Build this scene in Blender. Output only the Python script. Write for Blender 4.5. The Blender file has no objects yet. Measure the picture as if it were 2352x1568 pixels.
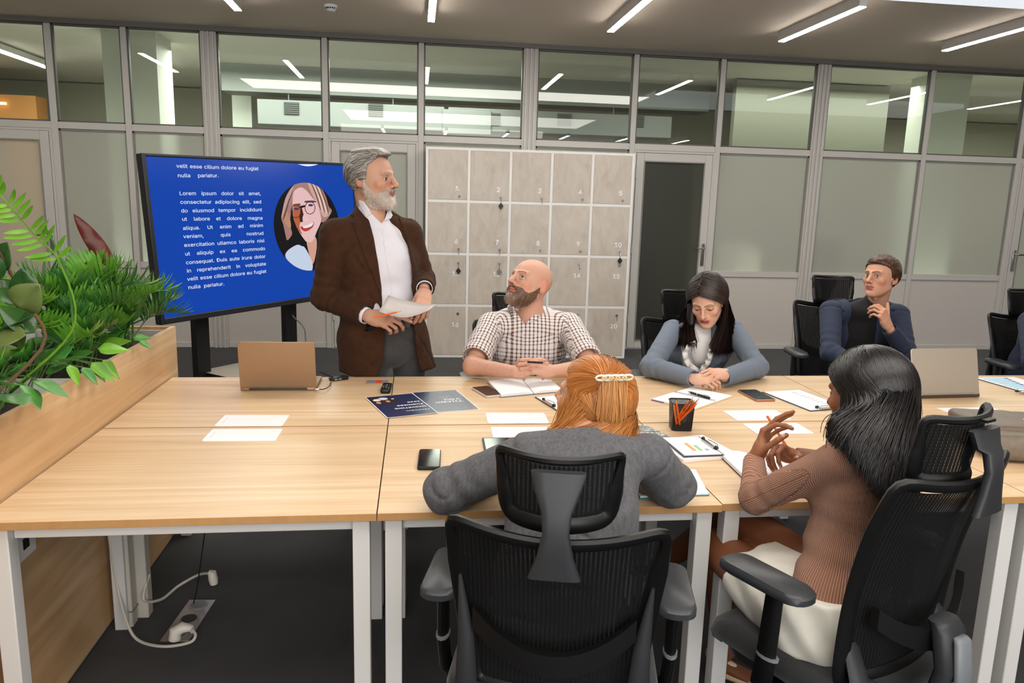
import bpy, bmesh, math, random
import numpy as np
from mathutils import Vector, Matrix
random.seed(7); np.random.seed(7)
C = bpy.context.scene.collection
import os
try:
    SANS = bpy.data.fonts.load(os.path.join(bpy.utils.system_resource('DATAFILES'), 'fonts', 'Inter.woff2'))   # Blender's own interface font
except Exception:
    SANS = None
PI = math.pi
# ---------------------------------------------------------------- camera
F_PX = 1734.0; EYE = 1.57
def _cam_rot():
    d = np.array([956-1176, 455-784, F_PX]); d /= np.linalg.norm(d)
    dn = np.cross(d, np.array([1, .0277, 0.])); dn /= np.linalg.norm(dn)
    if dn[1] < 0: dn = -dn
    return np.array([np.cross(dn, d), d, -dn])
RC = _cam_rot()
cd = bpy.data.cameras.new('camera'); cam = bpy.data.objects.new('camera', cd); C.objects.link(cam)
cd.sensor_width = 36; cd.lens = F_PX/2352*36; cd.clip_start = .05
m4 = Matrix.Identity(4)
for i in range(3):
    m4[i][0] = RC[i][0]; m4[i][1] = -RC[i][1]; m4[i][2] = -RC[i][2]
m4[2][3] = EYE
cam.matrix_world = m4
bpy.context.scene.camera = cam
# ---------------------------------------------------------------- world, light, exposure
w = bpy.data.worlds.new('world'); bpy.context.scene.world = w; w.use_nodes = True
w.node_tree.nodes['Background'].inputs[0].default_value = (.72, .74, .78, 1)
w.node_tree.nodes['Background'].inputs[1].default_value = .15
sc = bpy.context.scene
sc.view_settings.view_transform = 'Standard'; sc.view_settings.look = 'None'
sc.view_settings.exposure = 0.0; sc.view_settings.gamma = 1.0
sc.cycles.use_denoising = True; sc.cycles.max_bounces = 8; sc.cycles.transparent_max_bounces = 12
sc.cycles.caustics_reflective = False; sc.cycles.caustics_refractive = False
sc.cycles.sample_clamp_indirect = 6.0
def area(name, loc, size, power, col=(1, .93, .84), rot=(0, 0, 0)):
    l = bpy.data.lights.new(name, 'AREA'); l.shape = 'RECTANGLE'; l.size, l.size_y = size; l.energy = power; l.color = col
    o = bpy.data.objects.new(name, l); o.location = loc; o.rotation_euler = rot; C.objects.link(o); return o
area('ceiling_panel_light', (1.0, 0.9, 3.08), (4.6, 1.8), 108, (1, .96, .90))
area('window_daylight', (1.2, -4.8, 1.7), (9.0, 2.3), 270, (.94, .97, 1.0), rot=(math.radians(90), 0, 0))  # added frontal fill for back wall and ceiling; the wall has no window
area('room_light_rear', (0.6, -1.9, 2.7), (4.5, 1.6), 60, (1, .96, .90), rot=(math.radians(48), 0, 0))  # added tilted fill behind the camera, standing in for unseen fixtures
area('ceiling_panel_light', (0.9, 4.6, 3.08), (6.5, .9), 125, (1, .96, .90))
area('corridor_light', (-2.2, 9.3, 3.05), (6.5, .8), 330, (.97, 1, .95))  # unseen fill for the room beyond, added to brighten the frosted panes
area('corridor_light', (9.2, 10.4, 3.05), (3, .8), 110, (.97, 1, .93))  # extra unseen fill, added to lift the black panes at far right
area('corridor_uplight', (-2.6, 8.13, .25), (5.5, .12), 60, (.98, 1, .96), rot=(math.radians(140), 0, 0))  # added low fill, hidden behind the lower panels, to brighten the columns
area('corridor_uplight', (5.9, 8.13, .25), (4.5, .12), 45, (.98, 1, .93), rot=(math.radians(140), 0, 0))  # second added low fill, for the right-hand column and panes
area('corridor_light', (5.6, 9.0, 3.05), (6.5, .5), 120, (.97, 1, .93))  # unseen fill added for the right half of the room beyond
# ---------------------------------------------------------------- helpers
def ray(px, py): return RC @ np.array([px-1176, py-784, F_PX])
def at_z(px, py, z): r = ray(px, py); return r*((z-EYE)/r[2]) + np.array([0, 0, EYE])
def at_y(px, py, Y): r = ray(px, py); return r*(Y/r[1]) + np.array([0, 0, EYE])
def at_x(px, py, X): r = ray(px, py); return r*(X/r[0]) + np.array([0, 0, EYE])
def srgb(c):
    out = []
    for v in c[:3]:
        v = v/255.
        out.append(v/12.92 if v <= .04045 else ((v+.055)/1.055)**2.4)
    return (*out, 1.0)
_M = {}
def mat(name, col, rough=.6, metal=0., spec=.5, var=None, bump=None, attr=None, emis=None, coat=0., sheen=0., trans=0., ior=1.45, grain=None, alpha=None):
    """procedural principled material; var=(scale3, colour2, amount, detail), bump=(scale3, strength, dist), attr = vertex colour layer"""
    if name in _M: return _M[name]
    m = bpy.data.materials.new(name); m.use_nodes = True; nt = m.node_tree; N = nt.nodes; L = nt.links
    b = N['Principled BSDF']; _M[name] = m
    b.inputs['Base Color'].default_value = srgb(col); b.inputs['Roughness'].default_value = rough
    b.inputs['Metallic'].default_value = metal; b.inputs['Specular IOR Level'].default_value = spec
    b.inputs['Coat Weight'].default_value = coat; b.inputs['Sheen Weight'].default_value = sheen
    b.inputs['Transmission Weight'].default_value = trans; b.inputs['IOR'].default_value = ior
    if alpha is not None: b.inputs['Alpha'].default_value = alpha
    tc = N.new('ShaderNodeTexCoord')
    src = None
    if attr:
        a = N.new('ShaderNodeAttribute'); a.attribute_name = attr; src = a.outputs['Color']
    def noise(scale, detail=4, dist=0.):
        mp = N.new('ShaderNodeMapping'); mp.inputs['Scale'].default_value = scale if hasattr(scale, '__len__') else (scale,)*3
        L.new(tc.outputs['Object'], mp.inputs['Vector'])
        n = N.new('ShaderNodeTexNoise'); n.inputs['Scale'].default_value = 1; n.inputs['Detail'].default_value = detail
        n.inputs['Distortion'].default_value = dist
        L.new(mp.outputs[0], n.inputs['Vector']); return n.outputs['Fac']
    if var:
        for v in (var if isinstance(var, list) else [var]):
            sc_, c2, amt = v[:3]; det = v[3] if len(v) > 3 else 4; dist = v[4] if len(v) > 4 else 0.
            f = noise(sc_, det, dist); mr = N.new('ShaderNodeMapRange'); mr.inputs['From Min'].default_value = .35; mr.inputs['From Max'].default_value = .65
            mr.inputs['To Max'].default_value = amt; L.new(f, mr.inputs['Value'])
            mx = N.new('ShaderNodeMix'); mx.data_type = 'RGBA'; L.new(mr.outputs[0], mx.inputs[0])
            if src is None: mx.inputs[6].default_value = srgb(col)
            else: L.new(src, mx.inputs[6])
            mx.inputs[7].default_value = srgb(c2); src = mx.outputs[2]
    if src is not None: L.new(src, b.inputs['Base Color'])
    if bump:
        f = noise(bump[0], 3); bp = N.new('ShaderNodeBump'); bp.inputs['Strength'].default_value = bump[1]; bp.inputs['Distance'].default_value = bump[2]
        L.new(f, bp.inputs['Height']); L.new(bp.outputs[0], b.inputs['Normal'])
    if emis:
        b.inputs['Emission Color'].default_value = srgb(emis[0]); b.inputs['Emission Strength'].default_value = emis[1]
    return m
class MB:
    """collects boxes, prisms, tubes, lofts into one mesh"""
    def __init__(s): s.v = []; s.f = []; s.mi = []; s.cm = 0
    def add(s, vs, fs):
        o = len(s.v); s.v += [tuple(map(float, v)) for v in vs]; s.f += [tuple(i+o for i in f) for f in fs]; s.mi += [s.cm]*len(fs); return s
    def box(s, a, b, R=None, c=None):
        (x0, y0, z0), (x1, y1, z1) = a, b
        vs = [Vector(p) for p in ((x0,y0,z0),(x1,y0,z0),(x1,y1,z0),(x0,y1,z0),(x0,y0,z1),(x1,y0,z1),(x1,y1,z1),(x0,y1,z1))]
        if R is not None: vs = [R @ v for v in vs]
        if c is not None: vs = [v + Vector(c) for v in vs]
        return s.add(vs, [(0,3,2,1),(4,5,6,7),(0,1,5,4),(1,2,6,5),(2,3,7,6),(3,0,4,7)])
    def prism(s, pts, d):
        """closed polygon pts (3D list) extruded by vector d"""
        n = len(pts); d = Vector(d); P = [Vector(p) for p in pts]
        nrm = Vector((0, 0, 0))
        for i in range(n): nrm += P[i].cross(P[(i+1) % n])
        if nrm.dot(d) < 0: P = P[::-1]
        return s.add(P + [p + d for p in P], [tuple(range(n-1, -1, -1)), tuple(range(n, 2*n))] + [(i, (i+1) % n, (i+1) % n+n, i+n) for i in range(n)])
    def loft(s, rings, cap=True, closed=False):
        """rings: list of equally long point loops"""
        n = len(rings[0]); vs = [p for r in rings for p in r]; fs = []
        K = len(rings)
        for k in range(K if closed else K-1):
            k2 = (k+1) % K
            for i in range(n):
                j = (i+1) % n; fs.append((k*n+i, k*n+j, k2*n+j, k2*n+i))
        if cap and not closed: fs += [tuple(range(n-1, -1, -1)), tuple(range((K-1)*n, K*n))]
        return s.add(vs, fs)
    def tube(s, pts, r, n=8, flat=None, up=None, cap=True):
        """tube along pts; r number or list, flat=(rw, rh) ellipse cross section with axis up"""
        P = [Vector(p) for p in pts]; rings = []; prev = None
        for i, p in enumerate(P):
            t = (P[min(i+1, len(P)-1)] - P[max(i-1, 0)]).normalized()
            if up is not None:
                a = Vector(up); a = (a - t*a.dot(t)).normalized()
            elif prev is None:
                a = t.orthogonal().normalized()
            else: a = (prev - t*prev.dot(t)).normalized()
            prev = a; b_ = t.cross(a)
            rr = r[i] if hasattr(r, '__len__') else r
            ra, rb = (rr, rr) if not hasattr(rr, '__len__') else rr
            rings.append([p + a*(math.cos(2*PI*k/n)*ra) + b_*(math.sin(2*PI*k/n)*rb) for k in range(n)])
        return s.loft(rings, cap)
    def cyl(s, c, r, h, n=20, axis=(0, 0, 1), r2=None):
        a = Vector(axis).normalized(); c = Vector(c); return s.tube([c, c+a*h], [r, r if r2 is None else r2], n)
    def build(s, name, m=None, parent=None, smooth=False, bevel=None, subd=0, ang=40):
        me = bpy.data.meshes.new(name); me.from_pydata(s.v, [], s.f); me.validate(); me.update()
        o = bpy.data.objects.new(name, me); C.objects.link(o)
        ms = m if isinstance(m, (list, tuple)) else [m]
        for q in ms:
            if q: me.materials.append(q)
        if len(ms) > 1 and len(me.polygons) == len(s.mi): me.polygons.foreach_set('material_index', s.mi)
        if bevel:
            b = o.modifiers.new('b', 'BEVEL'); b.width = bevel; b.segments = 2; b.limit_method = 'ANGLE'; b.angle_limit = math.radians(35)
        if subd:
            q = o.modifiers.new('s', 'SUBSURF'); q.levels = q.render_levels = subd
        if smooth or bevel or subd:
            me.polygons.foreach_set('use_smooth', [True]*len(me.polygons))
            if not subd: me.set_sharp_from_angle(angle=math.radians(ang))
        if parent is not None: o.parent = parent
        return o
def tag(o, label=None, cat=None, group=None, kind=None):
    if label: o['label'] = label
    if cat: o['category'] = cat
    if group: o['group'] = group
    if kind: o['kind'] = kind
    return o
def empty(name, loc=(0, 0, 0), rz=0., label=None, cat=None, group=None, kind=None):
    o = bpy.data.objects.new(name, None); C.objects.link(o); o.location = loc; o.rotation_euler = (0, 0, rz); o.empty_display_size = .05
    return tag(o, label, cat, group, kind)
def copy_tree(o, parent=None):
    c = o.copy(); C.objects.link(c); c.parent = parent
    for ch in list(o.children): copy_tree(ch, c)
    return c
def text_mesh(s, size, m, name='lettering', parent=None, M=None, th=.0004, bold=False, align='LEFT', xs=1., sp=1.):
    cu = bpy.data.curves.new('t', 'FONT'); cu.body = s; cu.size = size; cu.extrude = th; cu.resolution_u = 3; cu.align_x = align; cu.space_character = sp
    if SANS: cu.font = SANS
    if bold: cu.offset = size*.022
    t = bpy.data.objects.new('t', cu); C.objects.link(t)
    dg = bpy.context.evaluated_depsgraph_get(); dg.update()
    me = bpy.data.meshes.new_from_object(t.evaluated_get(dg)); bpy.data.objects.remove(t); bpy.data.curves.remove(cu)
    if xs != 1: me.transform(Matrix.Diagonal((xs, 1, 1, 1)))
    if M is not None: me.transform(M)
    me.materials.clear(); me.materials.append(m)
    o = bpy.data.objects.new(name, me); C.objects.link(o)
    if parent is not None: o.parent = parent
    return o
def join_meshes(objs, name, parent=None):
    vs = []; fs = []; mats = []; mi = []
    for o in objs:
        off = len(vs); vs += [tuple(v.co) for v in o.data.vertices]
        k = len(mats)
        mm = o.data.materials[0]
        if mm not in mats: mats.append(mm)
        k = mats.index(mm)
        for p in o.data.polygons: fs.append(tuple(i+off for i in p.vertices)); mi.append(k)
        me = o.data; bpy.data.objects.remove(o); bpy.data.meshes.remove(me)
    me = bpy.data.meshes.new(name); me.from_pydata(vs, [], fs)
    for q in mats: me.materials.append(q)
    me.polygons.foreach_set('material_index', mi)
    o = bpy.data.objects.new(name, me); C.objects.link(o)
    if parent is not None: o.parent = parent
    return o
def rrect(w, h, r, n=4):
    """rounded rectangle outline centred on 0 (2D points)"""
    out = []
    for cx, cy, a0 in ((w/2-r, h/2-r, 0), (-w/2+r, h/2-r, 90), (-w/2+r, -h/2+r, 180), (w/2-r, -h/2+r, 270)):
        for k in range(n+1):
            a = math.radians(a0 + 90*k/n); out.append((cx+r*math.cos(a), cy+r*math.sin(a)))
    return out
def frame_mat(origin, u, v):
    """matrix whose local x,y lie along u,v at origin"""
    u = Vector(u).normalized(); n = u.cross(Vector(v)).normalized(); v = n.cross(u)
    M = Matrix.Identity(4)
    for i in range(3): M[i][0] = u[i]; M[i][1] = v[i]; M[i][2] = n[i]; M[i][3] = origin[i]
    return M
# materials
def wood_mat(name, axis, c1=(212, 182, 145), c2=(192, 157, 116), c3=(224, 200, 168), rough=.38):
    m = bpy.data.materials.new(name); m.use_nodes = True; nt = m.node_tree; N = nt.nodes; L = nt.links; b = N['Principled BSDF']
    b.inputs['Roughness'].default_value = rough; b.inputs['Specular IOR Level'].default_value = .4
    tc = N.new('ShaderNodeTexCoord')
    sc1 = [9., 9., 9.]; sc1[axis] = .55
    sc2 = [60., 60., 60.]; sc2[axis] = 1.6
    def nz(s, det, dist=0.):
        mp = N.new('ShaderNodeMapping'); mp.inputs['Scale'].default_value = s; L.new(tc.outputs['Object'], mp.inputs['Vector'])
        n = N.new('ShaderNodeTexNoise'); n.inputs['Scale'].default_value = 1; n.inputs['Detail'].default_value = det; n.inputs['Distortion'].default_value = dist
        L.new(mp.outputs[0], n.inputs['Vector']); return n.outputs['Fac']
    r = N.new('ShaderNodeValToRGB'); r.color_ramp.elements[0].position = .3; r.color_ramp.elements[1].position = .7
    r.color_ramp.elements[0].color = srgb(c2); r.color_ramp.elements[1].color = srgb(c3)
    e = r.color_ramp.elements.new(.52); e.color = srgb(c1)
    L.new(nz(sc1, 5, 1.2), r.inputs[0])
    mr = N.new('ShaderNodeMapRange'); mr.inputs['From Min'].default_value = .4; mr.inputs['From Max'].default_value = .75; mr.inputs['To Max'].default_value = .38
    L.new(nz(sc2, 5, .4), mr.inputs['Value'])
    mx = N.new('ShaderNodeMix'); mx.data_type = 'RGBA'; L.new(mr.outputs[0], mx.inputs[0]); L.new(r.outputs[0], mx.inputs[6]); mx.inputs[7].default_value = srgb(c2)
    L.new(mx.outputs[2], b.inputs['Base Color']); _M[name] = m; return m
WHITE_METAL = mat('white_metal', (205, 203, 200), .38)
BLACK = mat('black_plastic', (10, 10, 11), .42, bump=((900, 900, 900), .12, .0004))
DARKGREY = mat('dark_grey_plastic', (42, 43, 46), .45, bump=((700, 700, 700), .15, .0004))
GREY_PL = mat('grey_plastic', (118, 121, 124), .42)
CHROME = mat('chrome', (190, 190, 190), .2, 1.)
BRASS = mat('brass', (190, 150, 80), .28, 1.)
PAPER = mat('white_paper', (226, 226, 228), .7)
# ---------------------------------------------------------------- sculpting engine: distance fields meshed with surface nets
def V3(*a): return np.array(a, dtype=np.float64)
def nrm(v): v = np.asarray(v, float); return v/(np.linalg.norm(v)+1e-12)
class Field:
    def __init__(s, lo, hi, h):
        s.lo = np.array(lo, float); s.h = h
        n = np.maximum(4, np.ceil((np.array(hi, float)-s.lo)/h).astype(int)+1)
        s.ax = [(s.lo[i] + h*np.arange(n[i])).astype(np.float32) for i in range(3)]
        s.D = np.full(tuple(n), .25, np.float32)
    def copy(s):
        f = Field.__new__(Field); f.lo = s.lo; f.h = s.h; f.ax = s.ax; f.D = s.D.copy(); return f
    def sub_(s, lo, hi):
        sl = []
        for i in range(3):
            a = int(np.floor((lo[i]-s.lo[i])/s.h)); b = int(np.ceil((hi[i]-s.lo[i])/s.h))+1
            a = max(a, 0); b = min(b, len(s.ax[i]))
            if b <= a: return None, None
            sl.append(slice(a, b))
        X = s.ax[0][sl[0]][:, None, None]; Y = s.ax[1][sl[1]][None, :, None]; Z = s.ax[2][sl[2]][None, None, :]
        return tuple(sl), (X, Y, Z)
    def add(s, prim, k=.01, op='u'):
        fn, lo, hi = prim; m = k + 2.5*s.h + .004
        sl, P = s.sub_(np.array(lo)-m, np.array(hi)+m)
        if sl is None: return s
        d = fn(*P).astype(np.float32); D = s.D[sl]; d = np.broadcast_to(d, D.shape)
        if op == 'u':
            hh = np.maximum(k-np.abs(D-d), 0)/k if k > 0 else 0
            s.D[sl] = np.minimum(D, d) - (hh*hh*k*.25 if k > 0 else 0)
        else:
            d2 = -d if op == 's' else d
            hh = np.maximum(k-np.abs(D-d2), 0)/k if k > 0 else 0
            s.D[sl] = np.maximum(D, d2) + (hh*hh*k*.25 if k > 0 else 0)
        return s
    def cut(s, fn, k=.004):
        """keep only where fn<0, over the whole grid"""
        X, Y, Z = s.ax[0][:, None, None], s.ax[1][None, :, None], s.ax[2][None, None, :]
        d = np.broadcast_to(fn(X, Y, Z), s.D.shape).astype(np.float32)
        hh = np.maximum(k-np.abs(s.D-d), 0)/k; s.D = np.maximum(s.D, d) + hh*hh*k*.25; return s
    def displace(s, fn):
        X, Y, Z = s.ax[0][:, None, None], s.ax[1][None, :, None], s.ax[2][None, None, :]
        s.D = (s.D + fn(X, Y, Z)).astype(np.float32); return s
    def mesh(s):
        D = s.D; S = D < 0
        for a in range(3):
            ix = [slice(None)]*3
            for e in (0, -1):
                ix[a] = e; D[tuple(ix)] = np.maximum(D[tuple(ix)], .5*s.h); ix[a] = slice(None)
        S = D < 0
        n = [d-1 for d in D.shape]
        c = np.zeros(n, np.int8)
        for i in (0, 1):
            for j in (0, 1):
                for k in (0, 1): c += S[i:i+n[0], j:j+n[1], k:k+n[2]]
        act = np.argwhere((c > 0) & (c < 8))
        if len(act) == 0: return np.zeros((0, 3)), np.zeros((0, 4), int)
        idx = np.full(n, -1, np.int32); idx[act[:, 0], act[:, 1], act[:, 2]] = np.arange(len(act))
        cor = np.array([(i, j, k) for i in (0, 1) for j in (0, 1) for k in (0, 1)])
        val = np.stack([D[act[:, 0]+a, act[:, 1]+b, act[:, 2]+d] for a, b, d in cor], 1)
        acc = np.zeros((len(act), 3)); cnt = np.zeros(len(act))
        for p in range(8):
            for q in range(p+1, 8):
                if np.abs(cor[p]-cor[q]).sum() != 1: continue
                a, b = val[:, p], val[:, q]; mk = (a < 0) != (b < 0)
                t = np.where(mk, a/np.where(mk, a-b, 1), 0)
                acc += np.where(mk[:, None], cor[p]+(cor[q]-cor[p])*t[:, None], 0); cnt += mk
        V = s.lo + s.h*(act + acc/cnt[:, None])
        F = []
        for a in range(3):
            b, d = (a+1) % 3, (a+2) % 3
            A = np.moveaxis(S, (a, b, d), (0, 1, 2)); I = np.moveaxis(idx, (a, b, d), (0, 1, 2))
            s0 = A[:-1, 1:-1, 1:-1]; s1 = A[1:, 1:-1, 1:-1]
            e = np.argwhere(s0 != s1)
            if len(e) == 0: continue
            i, j, k = e[:, 0], e[:, 1]+1, e[:, 2]+1
            q = np.stack([I[i, j-1, k-1], I[i, j, k-1], I[i, j, k], I[i, j-1, k]], 1)
            fl = ~A[i, j, k]
            q[fl] = q[fl][:, ::-1]; F.append(q)
        F = np.concatenate(F); F = F[(F >= 0).all(1)]
        return V, F
def vnoise(X, Y, Z, seed=0, n=5, f=1.):
    """smooth pseudo noise in about -1..1 from warped sines"""
    r = np.random.RandomState(seed); out = 0; amp = 0
    for i in range(n):
        d = nrm(r.normal(size=3))*f*(1+.55*i); d2 = nrm(r.normal(size=3))*f*(1+.4*i); ph = r.uniform(0, 6.28, 2); a = 1/(1+.5*i)
        out = out + a*np.sin(d[0]*X+d[1]*Y+d[2]*Z+ph[0]+1.3*np.sin(d2[0]*X+d2[1]*Y+d2[2]*Z+ph[1])); amp += a
    return out/amp
def ell(c, r, R=None):
    c = np.array(c, float); r = np.array([r]*3 if not hasattr(r, '__len__') else r, float)
    A = np.eye(3) if R is None else np.array(R, float)      # columns = local axes
    e = np.abs(A) @ r
    def fn(X, Y, Z):
        x, y, z = X-c[0], Y-c[1], Z-c[2]
        u = x*A[0, 0]+y*A[1, 0]+z*A[2, 0]; v = x*A[0, 1]+y*A[1, 1]+z*A[2, 1]; w_ = x*A[0, 2]+y*A[1, 2]+z*A[2, 2]
        k0 = np.sqrt((u/r[0])**2+(v/r[1])**2+(w_/r[2])**2); k1 = np.sqrt((u/r[0]**2)**2+(v/r[1]**2)**2+(w_/r[2]**2)**2)+1e-9
        return k0*(k0-1)/k1
    return fn, c-e, c+e
def cone(a, b, ra, rb=None, w=None, fold=None, flat=False):
    """tapered (elliptical) limb from a to b; ra, rb = radius or (radius along w, radius across)"""
    a = np.array(a, float); b = np.array(b, float); rb = ra if rb is None else rb
    A = (ra, ra) if not hasattr(ra, '__len__') else ra; B = (rb, rb) if not hasattr(rb, '__len__') else rb
    ax = b-a; Ln = np.linalg.norm(ax)+1e-9; ax = ax/Ln
    w = np.cross(ax, [0.3, .5, .8]) if w is None else np.array(w, float)
    w = nrm(w-ax*w.dot(ax)); n = np.cross(ax, w); m = max(*A, *B)
    def fn(X, Y, Z):
        x, y, z = X-a[0], Y-a[1], Z-a[2]
        s = x*ax[0]+y*ax[1]+z*ax[2]; t = np.clip(s/Ln, 0, 1); o = s-t*Ln
        u = x*w[0]+y*w[1]+z*w[2]; v = x*n[0]+y*n[1]+z*n[2]
        r1 = A[0]+(B[0]-A[0])*t; r2 = A[1]+(B[1]-A[1])*t
        if fold:
            q = fold[0]*np.sin(s*2*PI/fold[1] + fold[2]*np.sin(np.arctan2(v, u)+fold[3]) + fold[4] if len(fold) > 4 else 0)
            if len(fold) > 5: q = q*np.exp(-((t-fold[5])/fold[6])**2)
            r1 = r1+q; r2 = r2+q
        mm = np.minimum(r1, r2)
        k0 = np.sqrt((u/r1)**2+(v/r2)**2+(o/mm)**2); k1 = np.sqrt((u/r1**2)**2+(v/r2**2)**2+(o/mm**2)**2)+1e-9
        d = k0*(k0-1)/k1
        if flat: d = np.maximum(d, np.abs(s-Ln/2)-Ln/2)
        return d
    return fn, np.minimum(a, b)-m, np.maximum(a, b)+m
def rbox(c, half, R=None, rad=.003):
    c = np.array(c, float); hf = np.array(half, float); A = np.eye(3) if R is None else np.array(R, float); e = np.abs(A) @ hf
    def fn(X, Y, Z):
        x, y, z = X-c[0], Y-c[1], Z-c[2]; q = []
        for i in range(3): q.append(np.abs(x*A[0, i]+y*A[1, i]+z*A[2, i])-hf[i]+rad)
        return np.sqrt(sum(np.maximum(v, 0)**2 for v in q))+np.minimum(np.maximum(np.maximum(q[0], q[1]), q[2]), 0)-rad
    return fn, c-e, c+e
def poly2(pts):
    pts = np.array(pts, float)
    def fn(u, v):
        d = None; sgn = 1.
        N = len(pts); j = N-1
        for i in range(N):
            ex, ey = pts[j]-pts[i]; wx = u-pts[i][0]; wy = v-pts[i][1]
            t = np.clip((wx*ex+wy*ey)/(ex*ex+ey*ey), 0, 1); dd = (wx-ex*t)**2+(wy-ey*t)**2
            d = dd if d is None else np.minimum(d, dd)
            c1 = v >= pts[i][1]; c2 = v < pts[j][1]; c3 = ex*wy > ey*wx
            flip = (c1 & c2 & c3) | (~c1 & ~c2 & ~c3); sgn = np.where(flip, -sgn, sgn); j = i
        return sgn*np.sqrt(d)
    return fn
def smooth_mesh(V, F, it=1, lam=.5):
    n = len(V); e = np.concatenate([F[:, [0, 1]], F[:, [1, 2]], F[:, [2, 3]], F[:, [3, 0]]])
    for _ in range(it):
        acc = np.zeros((n, 3)); cnt = np.bincount(e[:, 0], minlength=n) + np.bincount(e[:, 1], minlength=n)
        for i in range(3): acc[:, i] = np.bincount(e[:, 0], V[e[:, 1], i], minlength=n) + np.bincount(e[:, 1], V[e[:, 0], i], minlength=n)
        V = V*(1-lam) + lam*acc/np.maximum(cnt, 1)[:, None]
    return V
def np_obj(name, parts, mats, parent=None, smooth=True, cols=None, uv=None, mi=None):
    """parts: list of (V,F); cols: list of Nx3 linear colours -> layer 'Col'; uv: list of Nx2 -> attribute 'fab'"""
    V = np.concatenate([p[0] for p in parts]); off = 0; F = []; MI = []
    for k, p in enumerate(parts):
        f = np.asarray(p[1]); F.append(f+off); off += len(p[0]); MI += [mi[k] if mi else 0]*len(f)
    me = bpy.data.meshes.new(name)
    nv = len(V); F4 = [f for f in F]
    sizes = np.concatenate([np.full(len(f), f.shape[1]) for f in F4]) if F4 else np.zeros(0, int)
    flat = np.concatenate([f.ravel() for f in F4])
    me.vertices.add(nv); me.vertices.foreach_set('co', V.astype(np.float32).ravel())
    me.loops.add(len(flat)); me.loops.foreach_set('vertex_index', flat.astype(np.int32))
    me.polygons.add(len(sizes)); st = np.concatenate([[0], np.cumsum(sizes)[:-1]]); me.polygons.foreach_set('loop_start', st.astype(np.int32))
    me.polygons.foreach_set('use_smooth', [smooth]*len(sizes))
    for q in (mats if isinstance(mats, (list, tuple)) else [mats]): me.materials.append(q)
    me.update(calc_edges=True)
    if mi: me.polygons.foreach_set('material_index', MI)
    if cols is not None:
        a = me.attributes.new('Col', 'FLOAT_COLOR', 'POINT'); c = np.ones((nv, 4), np.float32); c[:, :3] = np.concatenate(cols); a.data.foreach_set('color', c.ravel())
    if uv is not None:
        a = me.attributes.new('fab', 'FLOAT_VECTOR', 'POINT'); c = np.zeros((nv, 3), np.float32); c[:, :2] = np.concatenate(uv); a.data.foreach_set('vector', c.ravel())
    o = bpy.data.objects.new(name, me); C.objects.link(o)
    if parent is not None: o.parent = parent
    return o
def lin(c): return np.array(srgb(c)[:3])
def mixc(a, b, t): t = np.clip(t, 0, 1)[:, None]; return a*(1-t)+b*t
# ================================================================ THE ROOM
YW = 7.99; ZC = 3.13
CARPET = mat('carpet', (56, 55, 56), .95, spec=.1, var=[((420, 420, 420), (32, 32, 33), .8, 2), ((3, 3, 3), (74, 73, 73), .35, 5)], bump=((500, 500, 500), .5, .003), sheen=.15)
CEIL = mat('ceiling_paint', (234, 220, 204), .8, var=((1.2, 1.2, 1.2), (226, 212, 197), .5))
WALLP = mat('wall_paint', (196, 190, 182), .7, var=((2, 2, 2), (190, 184, 176), .5))
FRAME = mat('aluminium_frame', (198, 194, 188), .45)
PANEL = mat('panel_laminate', (202, 195, 188), .55)
def slab(name, a, b, m, kind='structure'):
    mb = MB(); mb.box(a, b); return tag(mb.build(name, m), kind=kind)
slab('floor', (-8, -5, -.12), (11, 13.2, 0), CARPET)
slab('ceiling', (-8, -5, ZC), (11, YW+.1, ZC+.15), CEIL)
slab('wall_left', (-8.1, -5, 0), (-8, 13.2, ZC), WALLP)
slab('wall_right', (11, -5, 0), (11.1, 13.2, ZC), WALLP)
slab('wall_front', (-8, -5.1, 0), (11, -5, ZC), WALLP)
# glass materials
def glass_mat(name, tint, ior):
    m = bpy.data.materials.new(name); m.use_nodes = True; nt = m.node_tree; N = nt.nodes; L = nt.links
    N.remove(N['Principled BSDF']); out = N['Material Output']
    t = N.new('ShaderNodeBsdfTransparent'); t.inputs[0].default_value = (*tint, 1)
    g = N.new('ShaderNodeBsdfGlossy'); g.inputs['Roughness'].default_value = .0
    lw = N.new('ShaderNodeLayerWeight'); lw.inputs[0].default_value = .5
    pw = N.new('ShaderNodeMath'); pw.operation = 'POWER'; pw.inputs[1].default_value = 5; L.new(lw.outputs['Facing'], pw.inputs[0])
    f0 = ((ior-1)/(ior+1))**2; f = N.new('ShaderNodeMath'); f.operation = 'MULTIPLY_ADD'; f.inputs[1].default_value = 1-f0; f.inputs[2].default_value = f0; L.new(pw.outputs[0], f.inputs[0])
    mx = N.new('ShaderNodeMixShader'); L.new(f.outputs[0], mx.inputs[0]); L.new(t.outputs[0], mx.inputs[1]); L.new(g.outputs[0], mx.inputs[2]); L.new(mx.outputs[0], out.inputs[0]); return m
GLASS = glass_mat('clear_glass', (.86, .89, .84), 1.75)
def frost_mat(name, diff, amt, rough=.55):
    m = bpy.data.materials.new(name); m.use_nodes = True; nt = m.node_tree; N = nt.nodes; L = nt.links
    N.remove(N['Principled BSDF']); out = N['Material Output']
    r = N.new('ShaderNodeBsdfRefraction'); r.inputs['Roughness'].default_value = rough; r.inputs['IOR'].default_value = 1.12; r.inputs[0].default_value = (.86, .9, .84, 1)
    d = N.new('ShaderNodeBsdfPrincipled'); d.inputs['Base Color'].default_value = srgb(diff); d.inputs['Roughness'].default_value = .32; d.inputs['Specular IOR Level'].default_value = .35
    mx = N.new('ShaderNodeMixShader'); mx.inputs[0].default_value = amt; L.new(r.outputs[0], mx.inputs[1]); L.new(d.outputs[0], mx.inputs[2]); L.new(mx.outputs[0], out.inputs[0]); return m
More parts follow.
